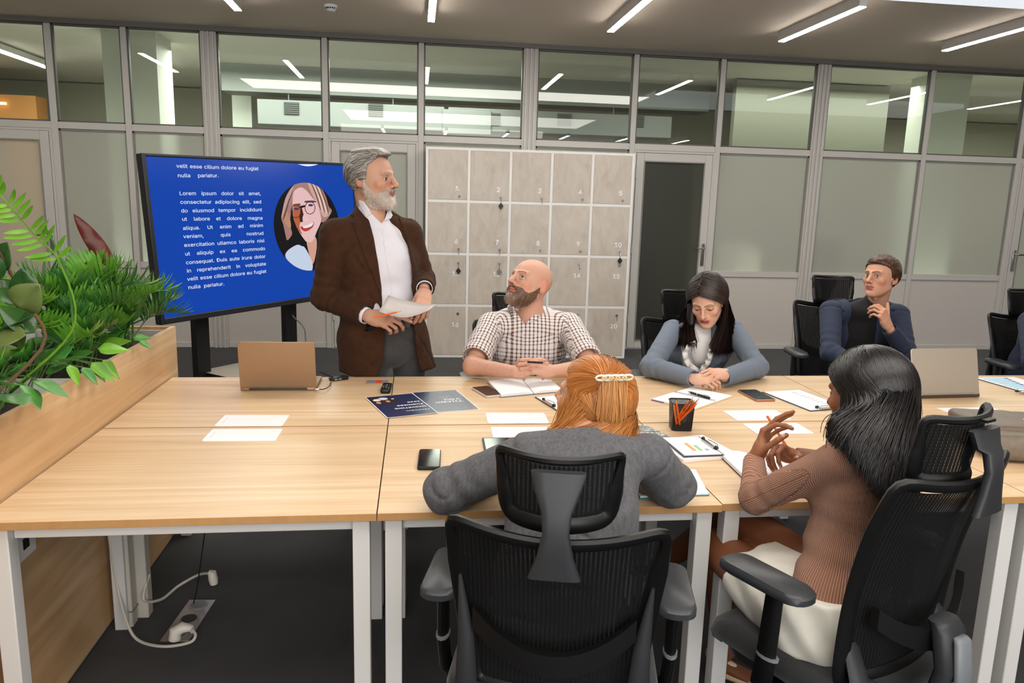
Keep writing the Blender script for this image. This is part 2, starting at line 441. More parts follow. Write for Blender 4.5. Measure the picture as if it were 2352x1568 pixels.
FROST = frost_mat('frosted_glass', (222, 222, 208), .5)
FROST_UNLIT = frost_mat('frosted_glass_dark', (84, 84, 76), .5)  # same glass, its colour darkened to show the unlit room behind
# partition: vertical posts (x, width)
posts = [(-5.75, .055), (-4.35, .055), (-3.434, .06), (-2.761, .055), (-1.989, .15), (-.898, .055), (.045, .055), (1.15, .15), (2.25, .055), (3.189, .055), (4.311, .15), (5.571, .055), (6.73, .055), (7.6, .15), (9.2, .055), (10.95, .06)]
ZT = 2.165; ZL = .84
wall = empty('wall_back', (0, YW, 0), kind='structure')
for x, wd in posts:
    mb = MB(); mb.box((x-wd/2, -.035, 0), (x+wd/2, .035, ZC-.045))
    if wd > .1:
        for dx in (-.045, 0., .045): mb.box((x+dx-.012, -.05, 0), (x+dx+.012, -.034, ZC-.045))
    mb.build('mullion', FRAME, wall, bevel=.003)
mb = MB(); mb.box((-8, -.06, ZC-.045), (11, .06, ZC)); mb.build('head_rail', mat('dark_rail', (112, 108, 102), .5), wall)
doors = {2: (-4.35, -3.434), 5: (-.898, .045), 8: (2.25, 3.189), 12: (6.73, 7.6)}
nw = 0; nd = 0
for i in range(len(posts)-1):
    xa = posts[i][0]+posts[i][1]/2; xb = posts[i+1][0]-posts[i+1][1]/2
    mb = MB(); mb.box((xa, -.032, ZT-.032), (xb, .032, ZT+.032)); mb.build('transom_rail', FRAME, wall, bevel=.003)
    nw += 1
    wn = empty('window_%d' % nw, ((xa+xb)/2, YW, ZT), kind='structure'); hw = (xb-xa)/2
    mb = MB(); z1 = ZC-.045-ZT
    for b0, b1 in (((-hw, -.018, .032), (-hw+.014, .018, z1)), ((hw-.014, -.018, .032), (hw, .018, z1)), ((-hw, -.018, .032), (hw, .018, .046)), ((-hw, -.018, z1-.014), (hw, .018, z1))): mb.box(b0, b1)
    mb.build('glazing_bead', mat('dark_bead', (96, 94, 88), .5), wn)
    mb = MB(); mb.box((-hw+.01, -.004, .04), (hw-.01, .004, z1-.01)); mb.build('pane', GLASS, wn)
    isd = any(abs(posts[i][0]-v[0]) < .01 for v in doors.values())
    if not isd:
        nw += 1; wn = empty('window_%d' % nw, ((xa+xb)/2, YW, ZL), kind='structure')
        z1 = ZT-.032-ZL
        mb = MB()
        for b0, b1 in (((-hw, -.018, .03), (-hw+.016, .018, z1)), ((hw-.016, -.018, .03), (hw, .018, z1)), ((-hw, -.018, z1-.016), (hw, .018, z1))): mb.box(b0, b1)
        mb.build('glazing_bead', mat('grey_bead', (140, 138, 130), .5), wn)
        mb = MB(); mb.box((-hw+.01, -.003, .03), (hw-.01, .003, z1-.01)); mb.build('frosted_pane', FROST, wn)
        mb = MB(); mb.box((xa, -.03, ZL-.03), (xb, .03, ZL+.032)); mb.build('sill_rail', FRAME, wall, bevel=.003)
        mb = MB(); mb.box((xa, -.012, .05), (xb, .012, ZL-.03)); mb.build('lower_panel', PANEL, wall)
        mb = MB(); mb.box((xa, -.022, 0), (xb, .022, .055)); mb.build('bottom_rail', FRAME, wall, bevel=.003)
    else:
        nd += 1; dn = empty('door_%d' % nd, ((xa+xb)/2, YW, 0), kind='structure')
        top = ZT-.034
        def ring(w_, x, z0, z1, y0, y1):
            m_ = MB(); m_.box((-x, y0, z0), (-x+w_, y1, z1)); m_.box((x-w_, y0, z0), (x, y1, z1)); m_.box((-x+w_, y0, z1-w_), (x-w_, y1, z1)); m_.box((-x+w_, y0, z0), (x-w_, y1, z0+w_)); return m_
        ring(.022, hw, 0.0, top, -.04, .04).build('door_frame', FRAME, dn, bevel=.002)
        ring(.082, hw-.026, .012, top-.026, -.048, .0).build('door_leaf', FRAME, dn, bevel=.004)
        ring(.012, hw-.106, .092, top-.106, -.054, -.03).build('glazing_bead', mat('grey_bead', (140, 138, 130), .5), dn)
        mb = MB(); mb.box((-hw+.105, -.026, .09), (hw-.105, -.02, top-.105)); mb.build('frosted_pane', FROST_UNLIT if nd == 3 else FROST, dn)
        sd = 1 if nd != 4 else -1
        hx = sd*(hw-.067)
        mb = MB(); mb.box((hx-.018, -.062, .93), (hx+.018, -.048, 1.17)); pl = mb.build('handle_plate', CHROME, dn, bevel=.003)
        mb = MB(); mb.tube([(hx, -.06, 1.12), (hx, -.105, 1.12), (hx-sd*.02, -.115, 1.12), (hx-sd*.135, -.115, 1.122)], .009, 8); mb.build('lever', CHROME, pl, smooth=True)
        for z in (.3, 1.05, 1.85):
            mb = MB(); mb.cyl((-sd*(hw-.024), -.052, z), .009, .09, 10); mb.build('hinge', FRAME, dn, smooth=True)
# beyond the partition: another room seen through the glass
CEIL2 = mat('dark_ceiling', (196, 192, 178), .9)
slab('ceiling_corridor', (-8, YW+.1, ZC+.02), (11, 13.2, ZC+.15), CEIL2)
slab('wall_corridor', (-8, 12.6, 0), (11, 12.7, ZC), mat('olive_wall', (150, 148, 132), .8))
slab('trim_soffit', (-2.4, 10.15, 2.82), (3.9, 10.6, ZC+.02), mat('soffit_paint', (128, 132, 128), .7))  # solid band put behind the glass, standing for a reflected soffit
PALE = mat('pale_column', (205, 208, 198), .7)
slab('column', (-3.14, 8.45, 0), (-2.62, 8.95, ZC+.02), PALE)
slab('column', (5.95, 8.45, 0), (6.40, 8.9, ZC+.02), PALE)
slab('column', (-2.45, 10.9, 0), (-2.2, 11.2, ZC+.02), PALE)
slab('wall_meeting_room', (3.95, 9.4, 0), (6.0, 9.5, ZC), mat('dim_wall', (118, 118, 106), .8))
dt = empty('air_duct', (0, 10.0, 2.42), label='long white air duct with grey grilles seen through the upper glass', cat='duct')  # solid duct put behind the glass to stand for a reflection
mb = MB(); mb.box((-1.95, 0, 0), (.35, .4, .3)); mb.box((.4, 0, .02), (3.35, .4, .3)); mb.box((.33, -.03, -.03), (.95, .43, .27)); mb.build('duct_body', mat('duct_white', (120, 124, 122), .55), dt, bevel=.01)
for x in (-1.6, -.3, 1.4, 2.6): MB().box((x-.006, .19, .28), (x+.006, .202, .74)).build('hanger_rod', GREY_PL, dt)
for px, z in ((670, .2), (863, .22), (1133, .17), (1297, .2), (1465, .22)):
    p = at_y(px, 255, 10.0); g = MB()
    g.box((p[0]-.09, -.012, z-.075), (p[0]+.09, -.001, z+.075)); gr = g.build('grille', mat('grille_dark', (52, 55, 53), .6), dt)
    f = MB()
    for k in range(6): f.box((p[0]-.085, -.02, z-.065+k*.024), (p[0]+.085, -.012, z-.055+k*.024))
    f.build('grille_slat', mat('grille_slat', (78, 82, 80), .6), gr)
t = empty('lit_shelf', (-6.0, 11.0, 0), label='warm wooden shelving niche with lit strip behind the far left glass', cat='shelf')
WARM = mat('warm_wood', (176, 120, 62), .6)
mb = MB(); mb.box((-.75, 0, 0), (1.05, .3, 2.75)); mb.build('carcass', WARM, t)
mb = MB(); mb.box((-.7, -.02, 1.2), (.62, -.001, 2.45)); mb.build('niche', mat('niche_dark', (70, 56, 42), .6), t)
mb = MB(); mb.box((-.6, -.03, 1.5), (.45, -.02, 2.25)); mb.build('pale_board', mat('pale_board', (196, 176, 140), .6), t)
mb = MB(); mb.box((-.7, -.05, 2.62), (.7, -.02, 2.65)); mb.build('light_strip', mat('warm_strip', (255, 210, 140), .5, emis=((255, 214, 150), 5)), t)
t = empty('corridor_chair', (4.95, 8.75, 0), label='dark high-backed chair blurred behind the frosted pane beside the young man', cat='chair')
mb = MB(); mb.loft([[(x*.24, y*.04, z) for x, y in rrect(2, 2, .5, 3)] for z in (.6, .75, 1.1, 1.22)]); mb.build('backrest', BLACK, t, bevel=.01)
mb = MB(); mb.box((-.25, -.5, .42), (.25, .0, .5)); mb.build('seat', BLACK, t, bevel=.02)
mb = MB(); mb.cyl((0, -.25, .05), .03, .38); mb.box((-.3, -.28, .0), (.3, -.22, .05)); mb.box((-.03, -.5, 0), (.03, 0, .05)); mb.build('base', BLACK, t)
t = empty('corridor_cabinet', (3.95, 8.7, 0), label='pale low cabinet blurred behind the frosted pane beside the dark door', cat='cabinet')
mb = MB(); mb.box((-.18, 0, 0), (.18, .4, 1.1)); mb.build('carcass', mat('pale_cab', (215, 212, 205), .6), t, bevel=.01)
mb = MB(); mb.box((-.17, -.018, .06), (.17, -.001, 1.07)); mb.build('door', mat('pale_cab', (215, 212, 205), .6), t, bevel=.003)
slab('wall_dark_room', (2.1, 8.75, 0), (3.25, 8.8, ZC-.9), mat('dark_room', (52, 50, 44), .9))  # dark sheet standing for the shade of the unlit room behind the third door
# ---------------------------------------------------------------- linear ceiling lamps (bright lower face)
LED = mat('led_face', (255, 250, 242), .5, emis=((255, 249, 240), 42))
def lamp(x, y0, y1, label, group='linear ceiling lamps'):
    t = empty('linear_lamp', (x, (y0+y1)/2, 3.045), label=label, cat='ceiling lamp', group=group); L_ = (y1-y0)/2
    mb = MB(); mb.box((-.03, -L_, .004), (.03, L_, ZC-3.045)); mb.build('housing', WHITE_METAL, t, bevel=.003)
    mb = MB(); mb.box((-.028, -L_+.004, -.002), (.028, L_-.004, .005)); mb.build('diffuser', LED, t)
    return t
names = {-4.55: 'linear ceiling lamp outside the view, mirrored in the leftmost upper pane', -3.0: 'linear ceiling lamp outside the view, mirrored in the third upper pane', -1.46: 'bright linear ceiling lamp above the blue display', .12: 'bright linear ceiling lamp above the lockers, end-on to the view', 1.68: 'bright linear ceiling lamp with its white side showing, over the bald man',
         3.26: 'bright linear ceiling lamp with its white housing end showing, over the woman in blue', 4.86: 'bright linear ceiling lamp nearest the corner of the big ceiling panel', 6.35: 'linear ceiling lamp outside the view, mirrored above the young man in navy', 7.9: 'linear ceiling lamp outside the view, mirrored in the last upper pane'}
for x, lb in names.items(): lamp(x, 5.56, 6.84, lb)
for x, wh in ((-.74, 'standing man'), (.66, 'first locker column'), (2.03, 'third locker column'), (3.4, 'fourth locker column'), (4.8, 'last locker column'), (6.2, 'dark glazed door')): lamp(x, -2.6, -1.3, 'rear-row ceiling lamp, mirrored as a small streak above the '+wh)
for x, wh in ((-3.2, 'nearer'), (-4.6, 'farther')): lamp(x, 9.4, 10.6, 'ceiling lamp of the far room beyond the upper glass, '+wh+' the pale column')
t = empty('ceiling_panel', (5.6, 4.75, 3.09), label='big white ceiling panel at the upper right corner', cat='ceiling panel')
mb = MB(); mb.box((-2.3, -.7, -.02), (2.3, .7, .035)); mb.build('board', mat('panel_white', (238, 242, 248), .5, emis=((240, 246, 255), .8)), t, bevel=.004)
t = empty('smoke_detector', (-.712, 6.84, ZC), label='small round white smoke detector on the ceiling', cat='detector')
mb = MB(); mb.cyl((0, 0, -.018), .055, .018, 24); mb.build('base', PAPER, t, smooth=True)
mb = MB(); mb.tube([(0, 0, -.018), (0, 0, -.032), (0, 0, -.05)], [.046, .042, .03], 24); mb.build('sensor', PAPER, t, smooth=True)
for k in range(5):
    a = -2.4+k*.4; mb = MB(); mb.box((math.cos(a)*.044-.006, math.sin(a)*.044-.004, -.032), (math.cos(a)*.044+.006, math.sin(a)*.044+.004, -.022)); mb.build('slot', BLACK, t)
# ---------------------------------------------------------------- lockers
LK = empty('locker_cabinet', (1.115, 7.47, 0), rz=math.radians(-1.2), label='white-framed block of twenty numbered stone-patterned lockers', cat='lockers')
STONE = mat('stone_laminate', (190, 178, 165), .5, var=[((5, 5, 3.2), (168, 156, 144), .6, 8, .8), ((8, 8, 4.0), (204, 194, 182), .5, 9, 1.6), ((6.5, 6.5, 2.2), (214, 206, 196), .30, 9, 2.8)])
WF = mat('locker_white', (228, 225, 220), .45); Wd, Ht, Dp = 2.05, 2.06, .45
mb = MB()
for k in range(6):
    x = -Wd/2+k*(Wd-.022)/5; mb.box((x-(.003 if k else 0), -.002, 0), (x+.025, Dp, Ht))
zs = [0, .518, 1.03, 1.54, 2.038]
for z in zs: mb.box((-Wd/2, -.0015, z-(.003 if z else 0)), (Wd/2, Dp, z+.025 if z < 2 else z+.022))
mb.box((-Wd/2, Dp-.01, 0), (Wd/2, Dp, Ht)); mb.build('carcass', WF, LK)
cw = (Wd-.022)/5; num = 0
WT = mat('white_print', (240, 240, 238), .5); KEY = mat('black_tag', (12, 12, 13), .4)
for r in range(3, -1, -1):
    for c in range(5):
        num += 1
        x0 = -Wd/2+.022+c*cw+.0045; x1 = -Wd/2+(c+1)*cw-.0045; z0 = zs[r]+.0265; z1 = zs[r+1]-.0045
        mb = MB(); mb.box((x0, -.004, z0), (x1, .012, z1)); d = mb.build('door', STONE, LK, bevel=.0015)
        zt = z0+.085 if r >= 2 else z1-.2
        zl = z0+.035 if r >= 2 else z1-.065
        text_mesh(str(num), .085, WT, 'number', d, frame_mat((x1-.1, -.0068, zt), (1, 0, 0), (0, 0, 1)), align='CENTER', bold=True)
        mb = MB(); mb.cyl((x1-.075, -.006, zl), .012, .008, 12, (0, -1, 0)); mb.cyl((x1-.075, -.014, zl), .006, .003, 8, (0, -1, 0)); mb.build('lock', CHROME if r < 2 else mat('dull_lock', (150, 142, 134), .5), d, smooth=True)
        kx = x1-.075
        if num in (2, 3, 6, 7, 10, 11, 12, 14, 19, 20):
            mb = MB(); mb.box((kx-.003, -.03, zl-.004), (kx+.003, -.012, zl+.004)); mb.tube([(kx, -.03, zl), (kx, -.032, zl-.03), (kx, -.02, zl-.055)], .0025, 6); mb.build('key', CHROME, d)
            if num in (2, 10, 11, 19, 12):
                s = .034; zc_ = zl-.085; mb = MB(); mb.prism([(kx+s*.75, -.02, zc_), (kx, -.02, zc_+s), (kx-s*.75, -.02, zc_), (kx, -.02, zc_-s)], (0, -.005, 0)); mb.build('key_tag', KEY if num != 12 else GREY_PL, d)
# ================================================================ DESKS
OAK_X = wood_mat('oak_along_desk', 0); OAK_Y = wood_mat('oak_along_partition', 1, (206, 168, 124), (182, 140, 96), (220, 188, 148))
EDGE = mat('oak_edge_band', (176, 134, 84), .5, var=((30, 30, 3), (160, 118, 70), .5))
SX = [-1.098, -.101, .866, 1.84, 2.82]; FY, MY, BY = 1.925, 2.727, 3.508; TT = .74
names = [['front oak desk against the planter, with the two blank grommet plates', 'front oak desk under the black phone and the grey-suited woman', 'front oak desk under the mesh pencil cup and beige-sweater woman', 'front oak desk under the taupe leather bag'],
         ['rear oak desk carrying the bronze laptop and the remote', 'rear oak desk under the bald man and his open notebook', 'rear oak desk under the folded hands of the woman in blue', 'rear oak desk carrying the silver laptop']]
for r, (y0, y1) in enumerate(((FY, MY-.004), (MY+.004, BY))):
    for c in range(4):
        x0, x1 = SX[c]+.0015, SX[c+1]-.0015
        if c == 3: x1 = 3.35
        yy0 = y0 + (.008 if (c >= 2 and r == 0) else 0)
        yb = y1 + (.0 if not (r == 1 and c >= 1) else .006)
        d = empty('desk', ((x0+x1)/2, (y0+y1)/2, 0), label=names[r][c], cat='desk', group='oak desks with white frames'); cx, cy = d.location[0], d.location[1]
        mb = MB(); mb.box((x0-cx, yy0-cy, TT-.022), (x1-cx, yb-cy, TT)); o = mb.build('desktop', [OAK_X, EDGE], d, bevel=.0012)
        for p in o.data.polygons:
            if abs(p.normal.z) < .5: p.material_index = 1
        for sx in (-1, 1):
            for sy in (-1, 1):
                lx = (x0+.042 if sx < 0 else x1-.042)-cx; ly = ((yy0+.045) if sy < 0 else (yb-.045))-cy
                mb = MB(); mb.box((lx-.023, ly-.025, 0), (lx+.023, ly+.025, TT-.0225)); mb.build('leg', WHITE_METAL, d, bevel=.003)
        for sy in (-1, 1):
            ly = ((yy0+.06) if sy < 0 else (yb-.06))-cy
            mb = MB(); mb.box((x0+.066-cx, ly-.012, TT-.065), (x1-.066-cx, ly+.012, TT-.0225)); mb.build('rail', WHITE_METAL, d, bevel=.002)
# cable riser and cables under the first desk
RIS = mat('riser_beige', (188, 182, 170), .55)
t = empty('cable_riser', (-1.02, 2.72, 0), label='beige two-channel cable riser standing by the wooden panel under the desk', cat='cable riser')
mb = MB(); mb.box((-.05, -.05, 0), (.0, .0, .70)); mb.build('channel', RIS, t, bevel=.004)
mb = MB(); mb.box((-.03, .01, 0), (.035, .06, .70)); mb.build('channel', RIS, t, bevel=.004)
for z in (.06, .5):
    mb = MB(); mb.box((-.053, -.053, z), (.003, .003, z+.004)); mb.build('seam', GREY_PL, t)
CAB = mat('white_cable', (196, 190, 178), .5)
def curve_pts(P, n=8):
    P = [Vector(p) for p in P]; out = []
    for i in range(len(P)-1):
        a, b, c, d = P[max(i-1, 0)], P[i], P[i+1], P[min(i+2, len(P)-1)]
        for k in range(n):
            u = k/n; out.append(.5*((2*b)+(c-a)*u+(2*a-5*b+4*c-d)*u*u+(3*b-a-3*c+d)*u**3))
    out.append(P[-1]); return out
def zz(px, py, z): return tuple(at_z(px, py, z))
mb = MB(); mb.tube(curve_pts([(-1.06, 2.655, .70), (-1.058, 2.655, .55), (-1.075, 2.655, .45), (-1.07, 2.655, .3), (-1.055, 2.65, .16), zz(292, 1430, .06), zz(318, 1470, .012), zz(375, 1484, .012), zz(435, 1475, .02), zz(449, 1458, .04), zz(440, 1445, .05)]), .0052, 8)
t = mb.build('power_cable', CAB, None, smooth=True); tag(t, 'white power cable looping from the riser into the floor socket plate', 'cable')
mb = MB(); p = at_z(420, 1452, .03); mb.tube([(p[0]-.025, p[1]-.01, .012), (p[0]-.022, p[1]-.01, .04), (p[0]+.0, p[1], .05), (p[0]+.03, p[1]+.0, .045), (p[0]+.035, p[1], .03)], [.022, .022, .02, .012, .008], 14)
mb.build('plug', mat('plug_white', (214, 208, 196), .4), t, smooth=True)
mb = MB(); mb.tube(curve_pts([(-.985, 2.76, .16), zz(330, 1376, .09), zz(370, 1376, .04), zz(410, 1345, .05), zz(455, 1320, .09), zz(478, 1316, .11)]), .0052, 8)
t2 = mb.build('power_cable', CAB, None, smooth=True); tag(t2, 'white cable with an unplugged two-pin plug lifted above the carpet', 'cable')
p = at_z(487, 1322, .1); mb = MB(); mb.tube([(p[0]-.012, p[1], .118), (p[0], p[1], .112), (p[0]+.004, p[1], .085), (p[0]+.006, p[1], .066)], [.008, .017, .018, .015], 12); mb.build('plug', mat('plug_white', (214, 208, 196), .4), t2, smooth=True)
for s in (-1, 1):
    mb = MB(); mb.cyl((p[0]+.006+s*.0095, p[1], .047), .0024, .022, 8); mb.build('pin', BRASS, t2)
mb = MB(); mb.tube(curve_pts([(-.79, 3.0, .718), (-.80, 2.95, .45), (-.835, 2.85, .1), (-.845, 2.80, .012)]), .0026, 6)
tag(mb.build('black_cable', BLACK, None, smooth=True), 'thin black cable hanging straight down to the floor socket', 'cable')
c4 = [at_z(*q, .0)[:2] for q in ((375, 1475), (442, 1380), (486, 1380), (428, 1474))]
cc = np.mean(c4, axis=0); u = np.array(c4[1])-np.array(c4[0]); th = math.atan2(u[1], u[0]); Lx = np.linalg.norm(u)
t = empty('floor_socket', (cc[0], cc[1], 0), rz=th, label='steel floor socket plate with three round outlets set in the carpet', cat='floor socket')
mb = MB(); mb.box((-Lx/2, -.05, 0.001), (Lx/2, .05, .006)); mb.build('plate', mat('brushed_plate', (170, 160, 150), .35, .7), t, bevel=.001)
for k, x in enumerate((-.1, 0, .1)):
    mb = MB(); mb.cyl((x, 0, .006), .034, .003, 24)
    oc = mb.build('outlet', mat('outlet_grey', (150, 142, 134), .45), t, smooth=True)
    mb = MB(); mb.cyl((x, 0, .0085), .028, .002, 24); mb.build('well', BLACK if k == 1 else GREY_PL, oc, smooth=True)
t = tag(MB().box((-.8, 3.40, .66), (-.72, 3.47, .7175)).build('power_box', WHITE_METAL, None, bevel=.004), 'small white power box hung under the rear desk near the planter', 'power box')
t = empty('outlet_box', (-1.0, 2.02, .58), label='white outlet box fixed to the wooden panel behind the corner leg', cat='outlet')
mb = MB(); mb.box((-.095, -.07, 0), (-.045, .09, .12)); mb.build('box_body', WHITE_METAL, t, bevel=.004)
for y0 in (-.04, .02): mb = MB(); mb.box((-.045, y0, .03), (-.043, y0+.03, .06)); mb.build('outlet', BLACK, t)
# ================================================================ PLANTER
PX0, PX1, PY0, PY1, PZ = -1.72, -1.105, .55, 3.62, .957
PL = empty('planter', ((PX0+PX1)/2, (PY0+PY1)/2, 0), label='tall oak planter box running along the desk end', cat='planter'); ox, oy = PL.location[0], PL.location[1]
def pbox(name, a, b, m, **k):
    mb = MB(); mb.box((a[0]-ox, a[1]-oy, a[2]), (b[0]-ox, b[1]-oy, b[2])); return mb.build(name, m, PL, **k)
pbox('front_panel', (PX1-.02, PY0, 0.01), (PX1, PY1-.2, PZ), OAK_Y, bevel=.001)
pbox('front_panel', (PX1-.02, PY1-.199, 0.01), (PX1, PY1, PZ), OAK_Y, bevel=.001)
pbox('back_panel', (PX0, PY0, 0.01), (PX0+.02, PY1, PZ), OAK_Y, bevel=.001)
pbox('end_panel', (PX0+.021, PY1-.02, 0.01), (PX1-.021, PY1, PZ), wood_mat('oak_upright', 2, (200, 158, 110), (176, 132, 84), (214, 178, 132)), bevel=.001)
pbox('end_panel', (PX0+.021, PY0, 0.01), (PX1-.021, PY0+.02, PZ), OAK_Y, bevel=.001)
for k in range(3):
    y0 = PY0+.03+k*1.02; mb = MB(); a, b = (PX0+.025-ox, y0-oy), (PX1-.028-ox, min(y0+1.0, PY1-.04)-oy)
    for q in (((a[0], a[1], .6), (a[0]+.008, b[1], PZ-.012)), ((b[0]-.008, a[1], .6), (b[0], b[1], PZ-.012)), ((a[0]+.008, a[1], .6), (b[0]-.008, a[1]+.008, PZ-.012)), ((a[0]+.008, b[1]-.008, .6), (b[0]-.008, b[1], PZ-.012))): mb.box(*q)
    mb.build('liner', mat('liner_white', (206, 202, 196), .5), PL)
f = Field((-1.705, .57, .84), (-1.12, 3.6, .95), .012); f.add(rbox((-1.41, 2.08, .82), (.27, 1.5, .08)), 0); f.displace(lambda X, Y, Z: .006*vnoise(X, Y, Z, 3, 6, 70))
V, F_ = f.mesh(); V = V-np.array([ox, oy, 0])
so = np_obj('soil', [(V, F_)], mat('potting_soil', (34, 25, 20), .95, var=((160, 160, 160), (70, 55, 44), .7), bump=((260, 260, 260), .8, .006)), PL); so['kind'] = 'stuff'
# ================================================================ DISPLAY ON STAND
tc_ = Vector((-1.087, 5.8403, 1.2774)); ya, pb, rg = .8971, -.0641, .0203
u_ = Vector((math.cos(ya), math.sin(ya), 0)); n_ = Vector((math.sin(ya), -math.cos(ya), 0)); v_ = Vector((0, 0, 1))*math.cos(pb)+n_*math.sin(pb)
uu = u_*math.cos(rg)+v_*math.sin(rg); vv = v_*math.cos(rg)-u_*math.sin(rg)
TM = frame_mat(tc_, uu, vv)                         # display plane: x right, y up, z towards the viewer
TV = empty('display_stand', (tc_[0], tc_[1], 0), rz=0, label='large black wall-size display on a two-post floor stand showing blue slide', cat='display')
TMl = Matrix.Translation((-tc_[0], -tc_[1], 0)) @ TM
def tvb(mb): mb.v = [tuple(TMl @ Vector(p)) for p in mb.v]; return mb
BEZ = mat('display_bezel', (26, 26, 30), .42, spec=.6)
W2, H2, bz = .952, .545, .03
mb = MB()
for a, b in (((-W2, -H2, -.05), (-W2+bz, H2, .012)), ((W2-.018, -H2, -.05), (W2, H2, .012)), ((-W2+bz, H2-.02, -.05), (W2-.018, H2, .012)), ((-W2+bz, -H2, -.05), (W2-.018, -H2+.04, .012))): mb.box(a, b)
tvb(mb).build('bezel', BEZ, TV, bevel=.005)
mb = MB(); mb.box((-W2+.02, -H2+.02, -.08), (W2-.02, H2-.02, -.05)); tvb(mb).build('back_cover', BEZ, TV, bevel=.006)
def screen_mat(name, col, e): 
    return mat(name, (6, 6, 8), .16, spec=.5, emis=(col, e))
mb = MB(); mb.box((-W2+bz, -H2+.04, -.01), (W2-.018, H2-.02, -.001)); SCR = tvb(mb).build('screen', screen_mat('blue_screen', (4, 66, 172), .95), TV)
def tvuv(px, py):
    """point of the display plane that the photograph shows at a pixel, in display coordinates"""
    r = Vector(ray(px, py)); n = Vector((TM[0][2], TM[1][2], TM[2][2])); o = Vector((0, 0, EYE)); t_ = (tc_-o).dot(n)/r.dot(n); p = o+r*t_-tc_
    return p.dot(uu), p.dot(vv)
SW = screen_mat('white_screen_text', (236, 242, 255), 1.0)
FONT = None
LINES = [("velit esse cillum dolore eu fugiat", (405, 380), (594, 386), 0), ("nulla pariatur.", (408, 402), (494, 402), 0),
 ("Lorem ipsum dolor sit amet,", (412, 443), (599, 443), 1), ("consectetur adipiscing elit, sed", (414, 463), (600, 462), 1), ("do eiusmod tempor incididunt", (416, 483), (602, 480), 1),
 ("ut labore et dolore magna", (418, 502), (603, 499), 1), ("aliqua. Ut enim ad minim", (420, 523), (604, 516), 1), ("veniam, quis nostrud", (421, 542), (605, 534), 1),
 ("exercitation ullamco laboris nisi", (423, 562), (607, 551), 1), ("ut aliquip ex ea commodo", (425, 582), (609, 569), 1), ("consequat. Duis aute irure dolor", (427, 602), (610, 587), 1),
 ("in reprehenderit in voluptate", (429, 621), (611, 604), 1), ("velit esse cillum dolore eu fugiat", (430, 640), (612, 621), 1), ("nulla pariatur.", (432, 659), (515, 650), 0)]
def word_mesh(s, size, m, bold=False):
    return text_mesh(s, size, m, 'w', None, None, .0003, bold)
FAC0 = None
def fit_line(words, p0, p1, size, z):
    """words between two points of the display plane, first and last flush with the ends"""
    W_ = math.hypot(p1[0]-p0[0], p1[1]-p0[1]); ang = math.atan2(p1[1]-p0[1], p1[0]-p0[0]); obs = [word_mesh(w_, size, SW) for w_ in words]
    ws = [max(v.co.x for v in o.data.vertices) for o in obs]; tot = sum(ws)
    global FAC0
    if FAC0 is None: FAC0 = W_/(tot+size*.27*(len(words)-1))
    fac = FAC0; gap = (W_-tot*fac)/max(len(words)-1, 1)
    if gap < size*.2*fac: fac = W_/(tot+size*.22*(len(words)-1)); gap = size*.22*fac
    x = 0
    for o, wd in zip(obs, ws):
        M_ = Matrix.Translation((p0[0], p0[1], z)) @ Matrix.Rotation(ang, 4, 'Z') @ Matrix.Translation((x, 0, 0)) @ Matrix.Diagonal((fac, 1, 1, 1)); o.data.transform(TMl @ M_); x += wd*fac+gap
    return obs
ob = []
for s, a, b, j in LINES:
    if j == 0 and 'nulla' in s: b = (a[0]+(94 if a[1] < 500 else 83), b[1])
    # y given at the x-height middle: shift to the base line
    p0 = tvuv(a[0], a[1]+5); p1 = tvuv(b[0], b[1]+5); ob += fit_line(s.split(), p0, p1, .047, .0003)
join_meshes(ob, 'slide_text', SCR)
# portrait of a smiling long-haired person in round glasses, flat on the screen
def flat(name, pts, m, z, parent):
    mb = MB(); mb.prism([tuple(TMl @ Vector((x, y, z))) for x, y in pts], tuple((TMl.to_3x3() @ Vector((0, 0, .0004))))); return mb.build(name, m, parent)
def pxl(pts): return [tvuv(*p) for p in pts]
cx, cy = tvuv(708, 521); ax = tvuv(635, 530); rr_ = math.hypot(ax[0]-cx, ax[1]-cy)
top = tvuv(716, 415); rr_ = (rr_+math.hypot(top[0]-cx, top[1]-cy))/2
OV = flat('portrait_disc', [(cx+rr_*math.cos(k*PI/24), cy+rr_*math.sin(k*PI/24)) for k in range(48)], screen_mat('portrait_black', (16, 14, 16), .9), .0003, SCR)
def inside(pts):
    out = []
    for x, y in pts:
        d = math.hypot(x-cx, y-cy); k = min(1, rr_*.995/d) if d > 0 else 1; out.append((cx+(x-cx)*k, cy+(y-cy)*k))
    return out
def zc(x, y): return (620+x*160/1045, 400+y*240/1568)     # pixel of the enlarged study -> photograph pixel
def soft(P):
    P = [Vector((a, b, 0)) for a, b in P]; n = len(P); out = []
    for i in range(n):
        a, b, c, d = P[i-1], P[i], P[(i+1) % n], P[(i+2) % n]
        for k in range(4): u = k/4; q = .5*((2*b)+(c-a)*u+(2*a-5*b+4*c-d)*u*u+(3*b-a-3*c+d)*u**3); out.append((q.x, q.y))
    return out
def pf(name, pts, col, z, e=.95): return flat(name, inside(soft(pxl([zc(*p) for p in pts]))), screen_mat(name+'_lit%d' % (sum(col)), col, e), z, OV)
def lens(c, rx, ry, a0=0, n=20): return [(c[0]+rx*math.cos(k*2*PI/n+a0), c[1]+ry*math.sin(k*2*PI/n+a0)) for k in range(n)]
pf('portrait_hair', [(345, 170), (430, 110), (555, 90), (650, 95), (740, 170), (830, 320), (880, 480), (925, 560), (800, 720), (640, 620), (500, 300), (420, 300), (330, 520), (300, 700), (310, 800), (330, 900), (260, 990), (230, 900), (200, 760), (170, 660), (190, 540), (260, 330)], (168, 126, 118), .0008)
